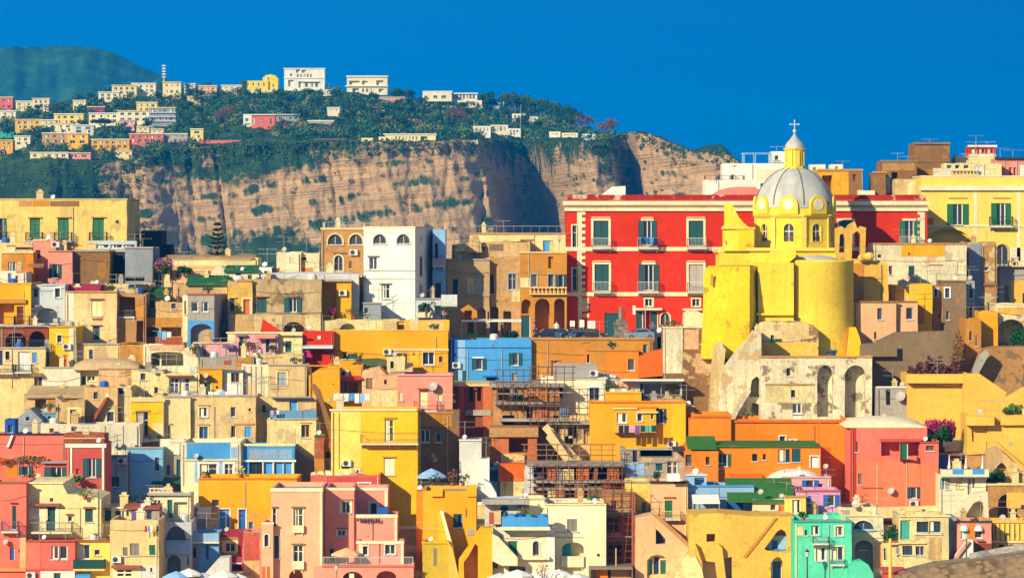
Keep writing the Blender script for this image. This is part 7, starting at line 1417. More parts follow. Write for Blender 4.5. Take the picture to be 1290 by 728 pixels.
# great rounded apse
Ya = 406.2; ra = 43*Ya/F
def lat(nm, cx, Yc, prof, mat, n=48, a0=math.pi, a1=2*math.pi):
    b = MB(); b.lathe([(r*Yc/F, PZ(z, Yc)-cz0) for r, z in prof], n, (PX(cx, Yc)-CXD, Yc-cyY, 0), a0=a0, a1=a1); return b.build(nm, mat, ch, smooth=True)
lat('apse', 1032.5, Ya+3.5, [(43, 452), (42.5, 331), (43.2, 330), (43.2, 328), (40, 327.5), (2, 327)], plaster((252, 216, 70), .4, 'ye'), a0=math.pi*.98, a1=2.02*math.pi)
lat('apse_roof', 1029, Ya+4.2, [(28, 329), (27, 326.5), (20, 323.6), (10, 322), (.3, 321.6)], DOME)
# big tapering bastion
def hexa(nm, front, back, mat):
    b = MB(); n = len(front); b.add(front+back, [tuple(range(n)), tuple(range(n, 2*n))[::-1]]+[(i, i+n, (i+1) % n+n, (i+1) % n) for i in range(n)]); return b.build(nm, mat, ch)
P3 = lambda px, py, Y: (PX(px, Y)-CXD, Y-cyY, PZ(py, Y)-cz0)
hexa('bastion', [P3(883, 452, 403), P3(944, 452, 403), P3(944.5, 335, 405), P3(893, 335, 405), P3(889, 338, 405), P3(887, 344, 405)], [P3(883, 452, 412), P3(967, 452, 411), P3(963, 335, 411), P3(893, 335, 412), P3(889, 338, 412), P3(887, 344, 412)], YEL)
b = MB(); b.poly_face(archpoly(Xc(895, 404.5), Xc(898.5, 404.5), Zc(360, 404.5), Zc(345, 404.5)), [], 404.35-cyY); b.build('slit_window', paint('oc', .8), ch)
cbox('curtain_wall', 955, 1000, 0, 8, 331, 420, 406.4)
cbox('ledge', 953, 1000, 0, 1, 394.5, 397, 405.9, YE)
b = MB(); b.prism([(Xc(a, 409), Zc(c, 409)) for a, c in [(966, 331), (992, 331), (1001, 323), (1001, 316), (976, 316), (971, 322)]], 407-cyY, 407-cyY+8); b.build('buttress', YE, ch)
hexa('buttress', [P3(1066, 450, 404.8), P3(1088, 450, 404.8), P3(1083, 425, 406), P3(1078, 412, 407), P3(1070, 412, 407)], [P3(1066, 450, 411), P3(1088, 450, 411), P3(1083, 425, 411), P3(1078, 412, 411), P3(1070, 412, 411)], plaster('ye', .25))
# ruined bell arch and yellow block on the far side
b = MB(); q = 413.2
b.prism([(Xc(a, q), Zc(c, q)) for a, c in [(1053, 335), (1092, 335), (1092, 330), (1090, 318), (1091, 287), (1084, 285), (1080, 288), (1077, 279), (1070, 283), (1066, 289), (1060, 285), (1053, 288)]], q-cyY, q-cyY+1.8,
  [([(Xc(a, q), Zc(c, q)) for a, c in archx], 1.8, False) for archx in ([(1057, 318), (1064, 318), (1064, 300), (1062, 294), (1058, 296)], [(1073, 326), (1084, 326), (1084, 296), (1080, 291), (1074, 295)])])
b.build('bell_arch', plaster('yc', .8, 'oc'), ch)
cbox('side_chapel', 1055, 1078, 0, 5, 330, 385, 414.2, plaster('oc', .6)); cbox('cornice', 1053, 1114, 0, 2, 328.6, 331, 413.1, TR)
for (a, z, Yb) in ((1087, 328, 412.6), (1095, 326, 412.4)):
    b = MB(); b.ball(P3(a, z-3, Yb), .55, 1, 1, .8, 7); b.build('rubble_block', stonework('yc'), ch)
# ================================================================ the house under construction with its scaffolds
def frame_house(label, Y, d, parts, ya=728, cat='building', nm='unfinished_building'):
    zb = ground_z(Y)-.4; xs = [p[1] for p in parts]+[p[2] for p in parts]; xc = (min(xs)+max(xs))/2
    root = thing(nm, label, cat, (PX(xc, Y), Y, zb))
    for q in parts:
        kind, x0, x1, y0, y1 = q[:5]; o = q[5] if len(q) > 5 else {}; e = o.get('e', 0); dd = o.get('d', d)
        X0, X1, Z1, Z0 = PX(x0, Y)-PX(xc, Y), PX(x1, Y)-PX(xc, Y), PZ(y0, Y)-zb, PZ(y1, Y)-zb
        b = MB()
        if 'holes' in o: b.prism(rectpoly(X0, X1, Z0, Z1), e, e+dd, [(rectpoly(PX(h[0], Y)-PX(xc, Y), PX(h[1], Y)-PX(xc, Y), PZ(h[3], Y)-zb, PZ(h[2], Y)-zb), h[4] if len(h) > 4 else 1.6, True) for h in o['holes']])
        else: b.box(X0, X1, e, e+dd, Z0, Z1)
        b.build(kind, plaster(o.get('c', 'gl'), o.get('wr', .7), o.get('u')), root)
    return root
frame_house('reddish unfinished house in shade with an orange edge, beside the pink house', 402.5, 8, [
 ('wall', 569, 608, 485, 640, dict(c='ro', wr=.5, holes=[(591, 596.5, 488, 506, .8), (601, 606, 488, 505, .8), (572, 578, 518, 540, .8)])),  # rust red wall colour has the shade of this face in it
 ('pillar', 608.2, 620, 486, 640, dict(c='tc', wr=.5, e=-.2, d=7)), ('pillar', 578, 585, 486, 600, dict(c='cm', e=-.12, d=.5)), ('slab', 586, 619, 516, 523, dict(c='gl', e=-.3, d=1)), ('slab', 566, 621, 483, 486.4, dict(c='be', e=-.3, d=8))])
frame_house('half built brick house with dark window holes behind scaffolds', 398.2, 9, [
 ('wall', 620.3, 705, 488, 600, dict(c='tn', wr=.8, u='bk', holes=[(627, 642, 491, 504.5), (633, 648, 523, 537), (663, 671, 511, 537), (697, 704, 523, 537)])),
 ('wall', 664, 690, 487, 509, dict(c='or_', e=-.25, d=.23, wr=.9, u='tn')), ('panel', 650, 657, 495, 509, dict(c='gd', e=-.2, d=.18)), ('panel', 673, 690, 513, 536, dict(c='tc', e=-.2, d=.18, wr=.8)),
 ('slab', 616, 712, 483.5, 487.5, dict(c='gl', e=-.5)), ('slab', 622, 706, 505.5, 509, dict(c='gl', e=-1.2)), ('slab', 628, 712, 526.5, 530, dict(c='gl', e=-1.25)), ('pillar', 643, 648, 489, 505, dict(c='gl', e=-.3, d=.28))])
frame_house('squat orange brick concrete room with one dark opening', 392.6, 7, [
 ('wall', 620, 676.5, 550, 610, dict(c='tc', wr=.6, u='od', holes=[(641, 665, 552, 570, 3)])), ('slab', 616.5, 678, 538.5, 550, dict(c='tn', e=-.35)), ('wall', 631, 661, 571.5, 584, dict(c='be', e=-.3, d=.28, wr=.8)), ('pillar', 619, 623, 550, 584, dict(c='or_', e=-.05, d=.5))])
frame_house('plain orange plaster wall stump above peeling white base', 389.6, 5, [('wall', 628, 661, 584, 606, dict(c='od', wr=.4)), ('wall', 630, 660.5, 606.2, 640, dict(c='cr', wr=.95, u='gl'))], nm='wall_stump')
frame_house('tan ruined wall house behind the diagonal concrete stairs', 396.6, 6, [
 ('wall', 704, 772.5, 523, 620, dict(c='be', wr=.95, u='gy', holes=[(716, 726, 535, 552), (711, 722, 549, 561), (735, 747, 541, 560, .3)])), ('wall', 705, 716, 514, 524, dict(c='sb', e=-.2, d=2)), ('slab', 690, 746, 531, 534, dict(c='gl', e=-.9, d=1.5))])
for (pts, YY, lab) in (([(683, 540), (690, 534), (725, 572), (720, 577), (714, 573)], 391.5, 'upper diagonal concrete stair flight on the building site'), ([(688, 552), (694, 541), (720, 578), (712, 582)], 390.3, 'lower diagonal concrete stair flight on the building site')):
    slab_poly(lab, pts, YY, 1.3, 'be', nm='stair_flight', cat='stair', wear=.6)
FR = [('slab', 664, 786, 584.5, 587.5, dict(c='gl', e=-.5)), ('slab', 668, 788, 604, 607.5, dict(c='gl', e=-.5)), ('slab', 668, 760, 614.5, 617, dict(c='gl', e=-.3)), ('slab', 668, 790, 626.5, 630, dict(c='gl', e=-.4)),
 ('back_wall', 667, 786, 588, 660, dict(c='nv', e=4, d=1, wr=.3)), ('pillar', 660.5, 672, 585.5, 640, dict(c='gw', e=-.7, d=1.2, wr=.6))]  # navy sheet paints the dark interior behind the frame
for (a, b_, y0, y1, c) in ((689, 700, 588, 604, 'tc'), (702, 708, 588, 604, 'gl'), (709, 723, 590, 604, 'be'), (726, 742, 588, 604, 'tc'), (748, 753, 588, 604, 'tc'), (765, 780, 588, 604, 'tc'), (699, 712, 608, 626, 'tc'), (690, 699, 618, 626, 'be'), (724, 736, 608, 626, 'tc'), (757, 770, 608, 614, 'bk'), (724, 738, 630, 650, 'tc'), (690, 706, 630, 650, 'be'), (740, 760, 612, 626, 'br'), (758, 784, 630, 650, 'bk')):
    FR.append(('pillar', a, b_, y0, y1, dict(c=c, e=-.15, d=1.6, wr=.6)))
frame_house('open concrete frame of a new house with orange brick piers', 387.2, 6, FR)
frame_house('narrow scaffolded house with dark openings beside the peach house', 372.5, 7, [
 ('wall', 761, 800, 622, 680, dict(c='tn', wr=.8, u='bk', holes=[(764, 778, 652, 670), (770, 776, 630, 642)])), ('panel', 780, 794, 652, 672, dict(c='tc', e=-.2, d=.19)), ('panel', 769, 783, 670, 678, dict(c='pk', e=-.25, d=.23)), ('slab', 759, 802, 644.5, 647.5, dict(c='gl', e=-.7)), ('slab', 759, 802, 678, 681, dict(c='gl', e=-.7)), ('wall', 761, 799.5, 681.2, 745, dict(c='br', wr=.7, holes=[(763, 783, 686, 699)])), ('slab', 742, 797, 711, 714.5, dict(c='gl', e=-.9))])
frame_house('dark ground floor workshop with an orange door under the scaffold', 366.5, 5, [('wall', 742, 797, 714, 745, dict(c='gy', wr=.6, holes=[(744, 796, 717, 744.5, 2.4)])), ('door', 750, 766, 718, 744, dict(c='or_', e=1.2, d=.1, wr=.3)), ('panel', 770, 795, 718, 744, dict(c='tn', e=1.4, d=.1))], nm='workshop')
scaffold('tall tube scaffold in front of the blue house', 626, 668, 466, 512, 396.4, 5, 3, col=(96, 62, 44), boards=(1,))
scaffold('dense tube scaffold before the half built brick house', 668, 722, 462, 545, 395.0, 5, 5, col=(120, 70, 44), boards=(1, 3))
scaffold('low tube scaffold along the open concrete frame', 661, 772, 560, 587, 385.5, 8, 2, col='br')
scaffold('rusty brown tube scaffold across the open frame piers', 668, 784, 587, 640, 385.1, 7, 3, d=.9, col=(110, 66, 44))
scaffold('rusty leaning scaffold tower beside the peach house', 762, 796, 608, 728, 370.4, 3, 7, col='ro', boards=(3, 5))
pole('rust red hoist pole beside the peach house', 797.5, 622, 740, 369.2, .12, 'ro', nm='hoist_pole')
pole('thin slanting timber prop at the foot of the scaffold tower', 776, 690, 740, 368, .06, 'ta', nm='prop', cat='timber prop')
B('grey tan house with a framed notice wall and white veranda window', 783, 863, 566, 628, 388.5, 'gl', 'p 805 848 564 575.5 sd; p 806.5 846.5 565.3 574.3 cg; S 826 834 583.5 592.5 c=te; w 840 853.5 580.5 600 f=wh; p 789 812 583 602 lb wr=.5; w 797 803 568 582 f=br; c 782 864 564.5 566.5 gl; b 786 824 595 606 c=gl e=.6', d=7, wear=.8, under='be')
B('pale yellow stained house with a railed window beside peach house', 789, 821, 607, 680, 376.4, 'yp', 'w 807.5 814.5 632 647 f=gw; b 803 818 641 648 c=gl e=.5; c 788 822 605.5 607.5 gl; v 797 622 r=.01', d=6, wear=.8)
peach = B('peach house with a green shutter door on a round little balcony', 820, 866.5, 608.5, 745, 374, 'sa', 'S 837.5 847 630 651.5 c=gr; b 833 857 643 652.5 c=be e=.8; c 836 851 625.5 627.2 bk; c 818 868 605.5 608.6 dk; x 840 856 596 605 wh; S 845 849 671 678 c=te', d=7, wear=.25)
slab_poly('peach lower house wall with a big arch and gothic pointed window', [(800, 745), (801, 652), (823, 648), (826, 651), (871, 690), (885, 728), (886, 745)], 368, 4, 'sa', nm='stair_house', cat='house', wear=.35,
  holes=[[(815, 744), (840, 744), (840, 706), (836, 700), (828, 698), (820, 700), (815, 706)], [(826, 685), (838.5, 685), (838.5, 679), (830, 669), (826, 666)]], hd=1.2, under='st')
B('green gothic window in the peach lower house wall', 826, 838.5, 666, 685.5, 368.9, 'te', 'w 827 832 675 685 f=te; w 832.6 838 679 685 f=te', d=.25, wear=.2, nm='window_frame', cat='window', ground=False, p=.05)
slab_poly('dark rimmed stair coping running down past the pointed window', [(824, 650), (829, 648), (874, 689), (872, 694)], 367.4, .5, 'tn', nm='stair_coping', cat='stair', wear=.5)
slab_poly('rough stone outcrop at the foot of the peach house', [(848, 745), (850, 722), (856, 708), (866, 698), (876, 700), (884, 715), (890, 745)], 365, 3, 'be', nm='rock', cat='rock', stone=True)
B('green and white shop doors recessed inside the peach arch', 814, 841, 697, 742, 368.7, 'cr', 'd 816 822 704 740 c=tt; d 823 831 700 740 c=db; d 832 840 705 740 c=gr', d=.4, wear=.3, nm='shop_front', cat='shop front', ground=False, p=.1)
# ================================================================ houses, walls and trees on the far headland
def FB(label, x0, x1, yt, yb, Y, col, spec='', d=10, nm='villa', cat='villa', **k):
    k.setdefault('wear', .28); k.setdefault('p', .6)
    Y = far_Y((x0+x1)/2, yb-3)+(Y % 3)*.7
    return B(label, x0, x1, yt, yb, Y, col, spec, d, nm=nm, cat=cat, ground=False, **k)
def far_Y(px, py):                    # where the plateau's surface shows at this photo row
    ly = cliff_Y(px, 0); dep = 430*(1 if px < 745 else max(.06, 1-(px-745)/45)); z0 = PZ(interp(px, CT), ly); z1 = PZ(interp(px, RT), ly+8+dep)
    for i in range(101):
        u = i/100; Y = ly+8+u*dep
        if CY+(EYE-(z0+(z1-z0)*u))*F/Y <= py: return Y
    return ly+8+dep
def row(x0, x1, y0, y1, n, k='w', gap=.45, o=''):
    st = (x1-x0)/n; return ''.join(f'{k} {x0+st*i+st*gap/2:.2f} {x0+st*(i+1)-st*gap/2:.2f} {y0} {y1} nosill=1 {o};' for i in range(n))
FB('bright yellow far villa with stepped roof on the ridge', 311, 338, 102, 118, 2240, (255, 220, 20), row(315, 335, 104.5, 108.5, 3)+row(320, 330, 112, 116, 2), d=9)
FB('arched bright yellow wing of the far ridge villa', 331, 350, 96, 118, 2244, (255, 220, 20), 'w 335 339 97.5 101;'+row(333, 347, 106, 110, 2), d=9, top=[(331, 98), (335, 95), (341, 94), (347, 95.5), (350, 99)])
FB('long pale terrace wall house below the yellow ridge villa', 289, 348, 114, 121, 2225, 'iv', row(292, 344, 116, 118.5, 8), d=5, nm='house', cat='house')
FB('large white far villa with dark attic openings on the ridge', 358, 409, 87, 118, 2240, 'wh', 'w 365 368 93 96; o 373 378 88 92; o 380 385 88.5 92;'+row(373, 394, 93.5, 97.5, 5)+'o 363 370 101 109; o 376 381 103 111;'+row(383, 402, 104, 110, 3)+'c 381 402 103 104 gl e=1; c 357 410 86 87.4 iv e=.4; c 357 410 98.5 99.5 gw e=.3', d=12)
FB('pale far house bits beside the large white villa', 407, 424, 113, 124, 2236, 'gw', row(409, 421, 115.5, 119, 2), nm='house', cat='house')
FB('two storey white far villa with dark balcony bands', 437, 488, 96.5, 120, 2235, 'iv', 'o 440 453 102 107 dp=2; o 456 463 102 107 dp=2; o 474 483 101.5 107.5 dp=2; o 444 452 111.5 117 dp=2;'+row(455, 470, 112, 116.5, 3)+'o 477 483 112 116.5 dp=2; c 435 489 108 109.4 wh e=1.2; c 436 489 95.6 97.4 wh e=.8', d=12)
FB('long earth coloured terrace wall below the two storey white villa', 465, 510, 123, 130, 2215, 'pp', 'c 465 510 122 123.5 gl', d=4, nm='terrace_wall', cat='wall')
FB('white flat roofed far villa with a long glazed front', 526, 607, 126.5, 138, 2215, 'iv', row(529, 604, 129, 134, 17, gap=.3)+'c 525 608 134.5 136 wh e=.8', d=12)
FB('plain upper block of the long glazed far villa', 532.5, 569, 115.5, 128, 2221, 'iv', 'w 546 551 120.5 124; w 556 562 120.5 124; c 532 570 114.8 116 wh', d=9)
FB('glazed upper room of the long far villa with flat roof', 569, 601, 118.5, 128, 2222, 'wh', row(570, 599, 120, 125, 7, gap=.3)+'c 568 602 117.2 118.8 wh e=1', d=8, nm='house', cat='house')
FB('pink far house with white wing among dark trees', 317, 346.5, 145, 166, 2010, 'cp', 'w 319 322 149 157; w 328 331 150 157; w 340 343 149.5 157; c 306 348 144 145.3 wh e=.8', d=9, nm='house', cat='house')
FB('small white wing beside the pink far house', 306.5, 317, 145.5, 163, 2012, 'wh', 'w 309 313 149 153; o 308 315 156 161 dp=1', d=8, nm='house', cat='house')
FB('grey roofed terrace beyond the pink far house', 346, 378, 145, 156, 2025, 'sh', row(350, 376, 147.5, 151, 4)+'c 344 380 144 145.2 gw e=1', d=8, nm='terrace_house', cat='house')
FB('low pale roof house half hidden in the far wood', 388, 420, 152.5, 160, 2040, 'gl', 'c 387 421 151.6 153 wh', d=8, nm='house', cat='house')
FB('long cream far building with a dark arcade at the cliff edge', 485, 549, 169.5, 182, 1852, 'cr', row(497, 527, 172, 176.5, 7)+'o 530 538 172 179 dp=2; c 483 550 168.6 170 wh e=.5', d=8, nm='building', cat='building')
FB('low cream wing beside the cliff edge arcade building', 477, 486, 172.5, 182, 1853, 'cr', 'w 480 483 174.5 178', d=7, nm='building', cat='building')
FB('low pale parapet wall along the far cliff edge', 549, 602, 177, 182, 1850, 'cr', row(552, 600, 177.6, 180, 9), d=3, nm='parapet_wall', cat='wall')
FB('small cream far hut in the bushes at the cliff top', 455, 470, 174, 182, 1856, 'cr', 'w 459 463 176 180', d=6, nm='hut', cat='hut')
FB('long thin red boundary wall along the far cliff top', 250, 376, 177, 181, 1850, 'cp', '', d=1.5, nm='boundary_wall', cat='wall', p=0)
FB('short crimson boundary wall at the far cliff top', 394, 440, 175.5, 180, 1851, 'rd', '', d=1.5, nm='boundary_wall', cat='wall', p=0)
wl = [(596, 618, 159, 170, 'wh', 'white far terrace cluster with dark openings above the shaded gully'), (618, 640, 157.5, 170, 'iv', 'white far terrace house with tall dark openings'), (639, 656, 162, 170.5, 'wh', 'low white far house at the end of the terrace cluster'), (645, 662, 143.5, 155, 'iv', 'small cream far house above the white terrace cluster'), (661, 678, 147, 155, 'gw', 'pale far house with a flat roof beside the small cream house'), (622, 635, 128.5, 137, 'lb', 'pale blue far house between ridge trees'), (692, 706, 166, 172, 'wh', 'white far garden hut on the headland shoulder'), (708, 728, 167.5, 173, 'iv', 'low white far wall with small openings'), (732, 762, 169, 174, 'gw', 'thin white far parapet near the bare hump')]
for i, (x0, x1, y0, y1, c, lab) in enumerate(wl): FB(lab, x0, x1, y0, y1+4, 1890+(60 if y0 < 150 else 0)+(200 if y0 < 130 else 0)-i, c, row(x0+2, x1-2, y0+2, y0+(y1-y0)*.62, max(2, int((x1-x0)/5)), 'w', .4), d=8, nm='house', cat='house')
WL = [(0, 16, 123, 142, 2150, 'cp', 'salmon red far house at the edge of the dark trees', 2), (20, 41, 128, 140, 2160, 'cr', 'cream far house beside the salmon red house', 3), (41, 62, 124.5, 140, 2155, 'iv', 'taller white far house among dark trees', 3), (124, 150, 116.5, 128, 2150, 'iv', 'low cream far house before the ridge', 3), (141, 172, 108, 122, 2190, 'cr', 'cream far house with a pink upper floor', 4), (166, 196, 105.5, 120, 2200, 'iv', 'white topped far house on the ridge shoulder', 4), (205, 228, 104, 124, 2180, 'cr', 'tall cream far house below the radio mast', 3), (232, 246, 106, 118, 2200, 'gw', 'small grey white far house near the mast', 2), (250, 273, 108.5, 120, 2205, 'sa', 'salmon far house on the ridge', 3), (279, 304, 108, 118, 2215, 'iv', 'white low far house beside the yellow villa terrace', 3),
 (148, 188, 140, 158, 2060, 'iv', 'white and yellow far villa above terraces', 4), (172, 198, 129.5, 144, 2075, 'yp', 'yellow upper far house on the villa', 3), (188, 221, 136, 160, 2055, 'sh', 'shaded blue grey far block with white floor slabs', 4), (112, 150, 143, 158, 2065, 'iv', 'long white far house below a crimson roof', 4), (110, 132, 135, 146, 2080, 'cd', 'crimson roofed far house', 2), (68, 105, 144, 160, 2050, 'yp', 'pale yellow far house with two floors', 4), (19, 52, 151, 166, 2030, 'yc', 'yellow far house with dark doors', 4), (52, 70, 151.5, 164, 2032, 'cr', 'cream far annex beside the yellow house', 2), (60, 92, 156, 168, 2020, 'iv', 'white far terrace house below the pale yellow house', 3), (92, 118, 158, 170, 2018, 'gw', 'white gabled far house by the umbrella pine', 2), (150, 170, 152, 163, 2028, 'lp', 'pink white far house behind the umbrella pine', 2),  # the blue grey block has its shade in the wall colour
 (53, 85, 168, 184, 1985, 'tn', 'tan roofed far house in front of white terraces', 3), (84, 111, 168.5, 186, 1980, 'ye', 'bright yellow far house below the umbrella pine', 2), (115, 163, 176, 190, 1965, 'go', 'long golden far house on a terrace', 6), (163, 206, 169, 182, 1975, 'cp', 'red pink far house with a white base', 5), (206, 236, 169, 178, 1985, 'gl', 'low grey roofed far house', 3), (190, 206, 163, 172, 1995, 'iv', 'white far house above the red pink house', 2), (240, 256, 163, 178, 1990, 'yp', 'slim yellow far house with dark openings', 1), (0, 16, 177, 192, 1950, 'go', 'golden far house at the picture edge', 2), (38, 86, 192.5, 212, 1900, 'cr', 'cream far house with a flat white roof on the green slope', 5), (86, 114, 193, 212, 1900.5, 'pp', 'orange pink far house joined to the cream one', 2)]
WL += [(18, 38, 172, 186, 0, 'iv', 'white far house beside the golden far house', 2), (172, 188, 160, 170, 0, 'cr', 'small cream far house behind the red pink house', 2), (92, 108, 127, 137, 0, 'cr', 'cream far cottage below the ridge end', 2), (236, 252, 122, 132, 0, 'be', 'tan far cottage below the small grey white house', 2), (0, 20, 140, 152, 0, 'iv', 'white far house under the salmon red house', 2), (146, 166, 190, 200, 0, 'cr', 'cream far shed at the green slope top', 2), (412, 428, 136, 145, 0, 'iv', 'white far cottage deep in the wood', 2), (470, 484, 140, 148, 0, 'pp', 'pale pink far cottage deep in the wood', 2)]
for i, (x0, x1, y0, y1, Y, c, lab, n) in enumerate(WL):
    h = y1-y0; sp = row(x0+1.5, x1-1.5, y0+2.2, y0+min(5.5, h*.42), n, 'w', .5)
    if h > 11: sp += row(x0+1.5, x1-1.5, y0+h*.5, y0+h*.5+3.6, n, 'w', .45)
    sp += f'c {x0-.7} {x1+.7} {y0-.8} {y0+.4} {"wh" if i % 2 else "be"} e=.5;'
    if lab.startswith('shaded blue'): sp += ''.join(f'c {x0-1} {x1+1} {y0+5.5*j} {y0+5.5*j+1.1} gw e=1;' for j in range(1, 4))
    FB(lab.replace('at the picture edge', 'on the lowest terrace'), x0, x1, y0, y1+5, Y, c, sp, d=8+(i % 3), nm='house', cat='house')
FB('green roofed far shed on the lowest terrace', 0, 18, 166, 178, 1970, 'tt', '', d=7, nm='shed', cat='shed')
pole('thin white radio mast on the far ridge', 206.5, 82, 118, 2195, .35, 'gw', nm='radio_mast', cat='radio mast', top='mast')
for xx, y0, lab in ((656, 132, 'thin pale pole over the far terrace cluster'), (597, 152, 'short pale pole before the white terrace cluster')): pole(lab, xx, y0, 172, 1880, .12, 'gl')
# ---- the wood: one mass, and the trees one can tell apart
b = MB(); r = random.Random(21)
def hz_at(px, u):                     # height of the plateau surface at photo column px, u = 0 lip .. 1 crest
    ly = cliff_Y(px, 0); dep = 430*(1 if px < 745 else max(.06, 1-(px-745)/45)); Y = ly+8+u*dep
    z0 = PZ(interp(px, CT), ly); z1 = PZ(interp(px, RT), ly+8+dep); return Y, z0+(z1-z0)*u
HIDE = [(h[0].location.x, h[0].location.y, h[1], h[2]) for h in HOUSES if h[4] > 1500]
def clear(x, y, pad=2):
    for hx, hy, w, d in HIDE:
        if abs(x-hx) < w/2+pad*.6 and hy-(42 if x > -140 else 4) < y < hy+d+2: return False
    return True
cnt = 0
for i in range(2200):
    px = r.uniform(-60, 770) if i % 7 else r.uniform(-420, -60); u = r.random()**.9
    if px < 240 and r.random() < .15: continue
    if px > 690 and u < .25: continue
    Y, z = hz_at(px, u); x = PX(px, Y)
    if not clear(x, Y): continue
    s = r.uniform(1.2, 2.6); zz = z+s*.7
    tone = r.choices([0, 1, 2, 3], [5, 2.2, 3, .8])[0]
    for k in range(3): leaves(b, (x+r.uniform(-1.4, 1.4), Y+r.uniform(-1.4, 1.4), zz+r.uniform(-.6, 1.0)), s, s, s*.8, 15, 1.25, r, .4, tone)
wood = b.build('woodland', [leafm((62, 112, 58), .85, .6), leafm((118, 142, 66), .85, .5), leafm((36, 82, 58), .85, .5), leafm((150, 112, 84), .85, .4)]); wood['kind'] = 'stuff'
b = MB()
for i in range(1500):                 # scrub on the cliff's lip, in its gullies and on the green slope
    q = r.random()
    if q < .45: px = r.uniform(150, 960); t = abs(r.gauss(0, .05))
    elif q < .75: px = r.uniform(-60, 190); t = r.uniform(0, .75)
    else:
        cxp, ct, sp = r.choice([(628, .12, 16), (655, .25, 14), (690, .2, 18), (735, .35, 10), (728, .25, 8), (752, .42, 9), (775, .1, 12), (790, .3, 7), (815, .35, 16), (845, .45, 18), (375, .95, 60), (440, .8, 25), (250, .15, 40), (330, .12, 50), (470, .1, 40), (300, .9, 50)])
        px = r.gauss(cxp, sp); t = min(1, max(0, r.gauss(ct, .12)))
    if px > 930: continue
    Yc = cliff_Y(px, t); top = interp(px, CT); z = PZ(top, cliff_Y(px, 0))*(1-t)-t; x = PX(px, 1835)*Yc/1835; s = r.uniform(.6, 1.5)
    leaves(b, (x, Yc-.6, z+.3), s*1.3, s, s, 14, .9, r, .2)
sc_ = b.build('scrub', leafm((84, 116, 62), .8, .55)); sc_['kind'] = 'stuff'
protos = [('dense_tree', tree_proto('bushy', 1, 'dense_tree', (50, 98, 54)), 'dense dark green tree in the far wood', 'dense dark trees of the far wood'), ('round_tree', tree_proto('round', 2, 'round_tree', (92, 130, 58)), 'rounded mid green tree in the far wood', 'rounded green trees of the far wood'),
          ('bare_tree', tree_proto('bare', 5, 'bare_tree', (160, 104, 84)), 'brownish leafless tree in the far wood', 'leafless trees of the far wood'), ('cypress_tree', tree_proto('cypress', 6, 'cypress_tree', (26, 66, 46)), 'slim dark cypress in the far wood', 'cypresses of the far wood')]
PT = [0]*4
def far_tree(k, px, u, s):
    Y, z = hz_at(px, u); x = PX(px, Y)
    if not clear(x, Y, 1): return
    nm, pr_, lab, grp = protos[k]
    o = copy_tree(pr_) if PT[k] else pr_
    PT[k] += 1; o.location = (x, Y, z-.3); o.scale = (s, s, s*r.uniform(.85, 1.15)); o.rotation_euler = (0, 0, r.uniform(0, 6.28)); tag(o, lab, 'tree', grp)
for px in (612, 622, 640, 650, 660, 668, 676, 684, 692, 700, 708, 716, 724): far_tree(0, px, r.uniform(.8, 1), r.uniform(1.3, 1.8))
for px in (636, 646, 655, 664, 672, 682, 696): far_tree(1, px, .97, 1.7)
for (px, u, s) in ((738, .9, 1.7), (733, .8, 1.5), (762, .8, 1.7), (768, .8, 1.4), (285, .35, 1.3), (275, .3, 1.2), (292, .4, 1.1), (575, .45, 1.2), (585, .4, 1.1), (565, .5, 1.1), (720, .9, 1.0), (600, .85, 1.1), (352, .15, 1.0)): far_tree(2, px, u, s)
for i in range(70): far_tree(0, r.uniform(225, 720), r.uniform(.2, 1), r.uniform(.8, 1.25))
for i in range(45): far_tree(1, r.uniform(-10, 700), r.uniform(.1, .95), r.uniform(.7, 1.1))
for i in range(30): far_tree(0, r.uniform(0, 230), r.uniform(.1, .9), r.uniform(.7, 1.0))
for i in range(10): far_tree(3, r.uniform(220, 620), r.uniform(.3, .95), r.uniform(.8, 1.1))
for (px, u, s) in ((500, .98, 1.2), (508, .98, 1.0), (518, .97, 1.1), (495, .95, 1.0), (540, .95, .9), (610, .98, 1.1)): far_tree(0, px, u, s)
place_tree(tree_proto('pine', 9, 'umbrella_pine', (30, 72, 44)), 'broad dark umbrella pine before the white far houses', 130, 172, far_Y(130, 171), .95, None)
# ================================================================ piazza: cars, people, monument
for (xx, c, lab, fl) in ((690, 'nv', 'dark car nearest the ochre arcade'), (708, 'sb', 'grey blue car between two dark cars'), (724, 'db', 'dark navy car below the street sign'), (746, 'nv', 'large dark car beside the red palace corner'), (806, 'lb', 'pale blue car by the palace shop doors')) and ((690, 'nv', 'dark car parked closest to the ochre arcade', 1), (708, (56, 84, 112), 'grey blue car parked between two dark cars', -1), (724, 'db', 'navy car parked under the white signboards', 1), (746, 'dk', 'large black car parked by the red palace corner', -1), (806, (120, 150, 180), 'pale blue car parked by the palace shop doors', 1)):
    car(lab, xx, 427.4, 421.6, c, 'cars parked on the piazza', fl, .82)
person('person in a pink top walking beside the ochre arcade', 673, 426, 423, (200, 130, 130), 'nv', pose=1, rz=.6, sc=.95)
person('person in a white shirt standing behind the parked cars', 701, 425, 424.5, 'wh', 'nv', rz=-.4)
person('person in a dark coat standing by the white canopy', 632, 426, 423, 'nv', 'dk', rz=1.2)
person('person in a purple coat before the palace shop', 822, 425.5, 424.5, 'pu', 'nv', rz=.2)
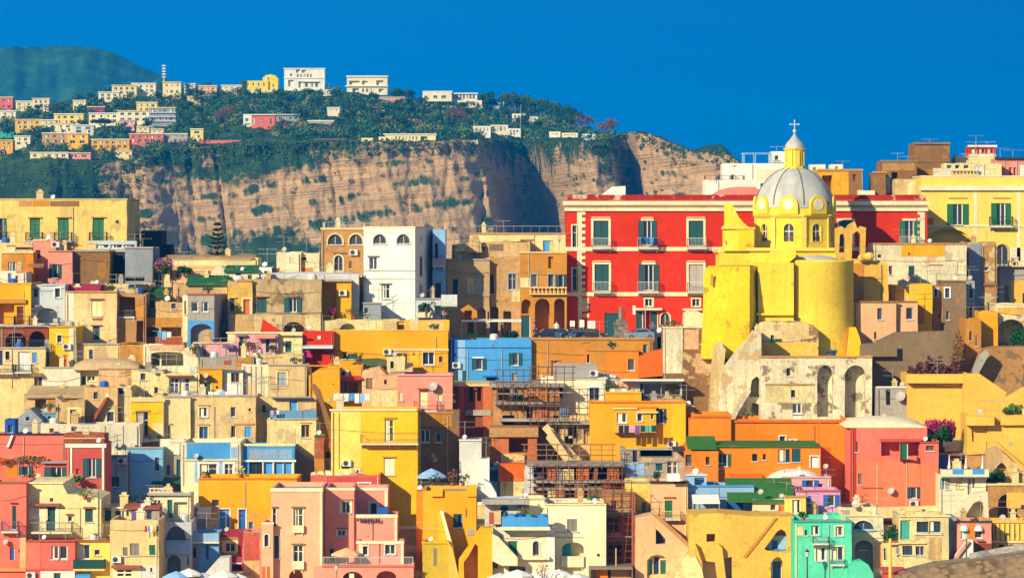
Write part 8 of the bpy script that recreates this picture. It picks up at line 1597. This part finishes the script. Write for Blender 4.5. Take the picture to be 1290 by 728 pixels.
# monument: stepped stone plinth with a small statue column
mo = thing('monument', 'grey stone monument plinth with a small statue before the palace', 'monument', (PX(782, 425), 425, PIAZZA_Z))
s_ = 425/F
b = MB(); b.box(-9.5*s_, 9.5*s_, -.8, .8, 0, .5); b.box(-8.3*s_, 8.3*s_, -.7, .7, .5, 1.6); b.box(-9*s_, 9*s_, -.76, .76, 1.6, 1.82); b.box(-6*s_, 6*s_, -.5, .5, 1.82, 2.1); b.build('plinth', stonework('gy'), mo)
b = MB(); b.lathe([(.22, 2.1), (.26, 2.5), (.2, 2.9), (.24, 3.15), (.12, 3.3), (.13, 3.48), (.02, 3.6)], 10); b.build('statue', paint('gy', .8), mo)
pole('thin grey street lamp mast before the palace shop', 813, 386, 428, 423, .06, 'gl', nm='street_lamp', cat='street lamp')
for (xx, y0, y1, c, lab) in ((721, 404, 411, 'wh', 'small white signboard on posts at the palace corner'), (733, 403, 412, 'wh', 'pale notice board beside the palace corner sign'), (745, 404, 414, 'gw', 'wide grey white notice board by the black car')):
    r_ = thing('notice_board', lab, 'notice board', (PX(xx, 425.5), 425.5, PIAZZA_Z)); w_ = (5 if xx > 740 else 3)*425/F
    b = MB(); b.box(-w_, w_, -.03, .03, PZ(y1, 425.5)-PIAZZA_Z, PZ(y0, 425.5)-PIAZZA_Z); b.build('board', paint(c, .6), r_)
    b = MB(); b.tube((-w_*.7, .06, 0), (-w_*.7, .06, PZ(y0+1, 425.5)-PIAZZA_Z), .035, 5); b.build('post', paint('gl', .5), r_)
    b = MB(); b.tube((w_*.7, .06, 0), (w_*.7, .06, PZ(y0+1, 425.5)-PIAZZA_Z), .035, 5); b.build('post', paint('gl', .5), r_)
canopy_roof('long white flat canopy before the shadowed stone house', 581, 657, 403.5, 422.5, 2.6, 'wh', hgt=1.95, drop=.15)
shrub('dark bush beside the white canopy', 643, 427, 421, 1.5, 1.3, (20, 60, 50), seed=50)
palm('small palm on the white balcony stack', 537, 397, 417.5, 1.9)
place_tree(tree_proto('araucaria', 3, 'araucaria_tree', (40, 70, 44)), 'dark layered araucaria tree rising before the tuff cliff', 274, 325, 434, .70, None)
shrub('pink flowering bush beside the salmon hut', 207, 347, 424, 1.6, 1.8, 'gd', flower=(220, 110, 150), seed=52)
shrub('small garden shrub on the terrace under the pale garden house', 232, 345, 423.6, 1.5, 1.0, 'gd', seed=53)
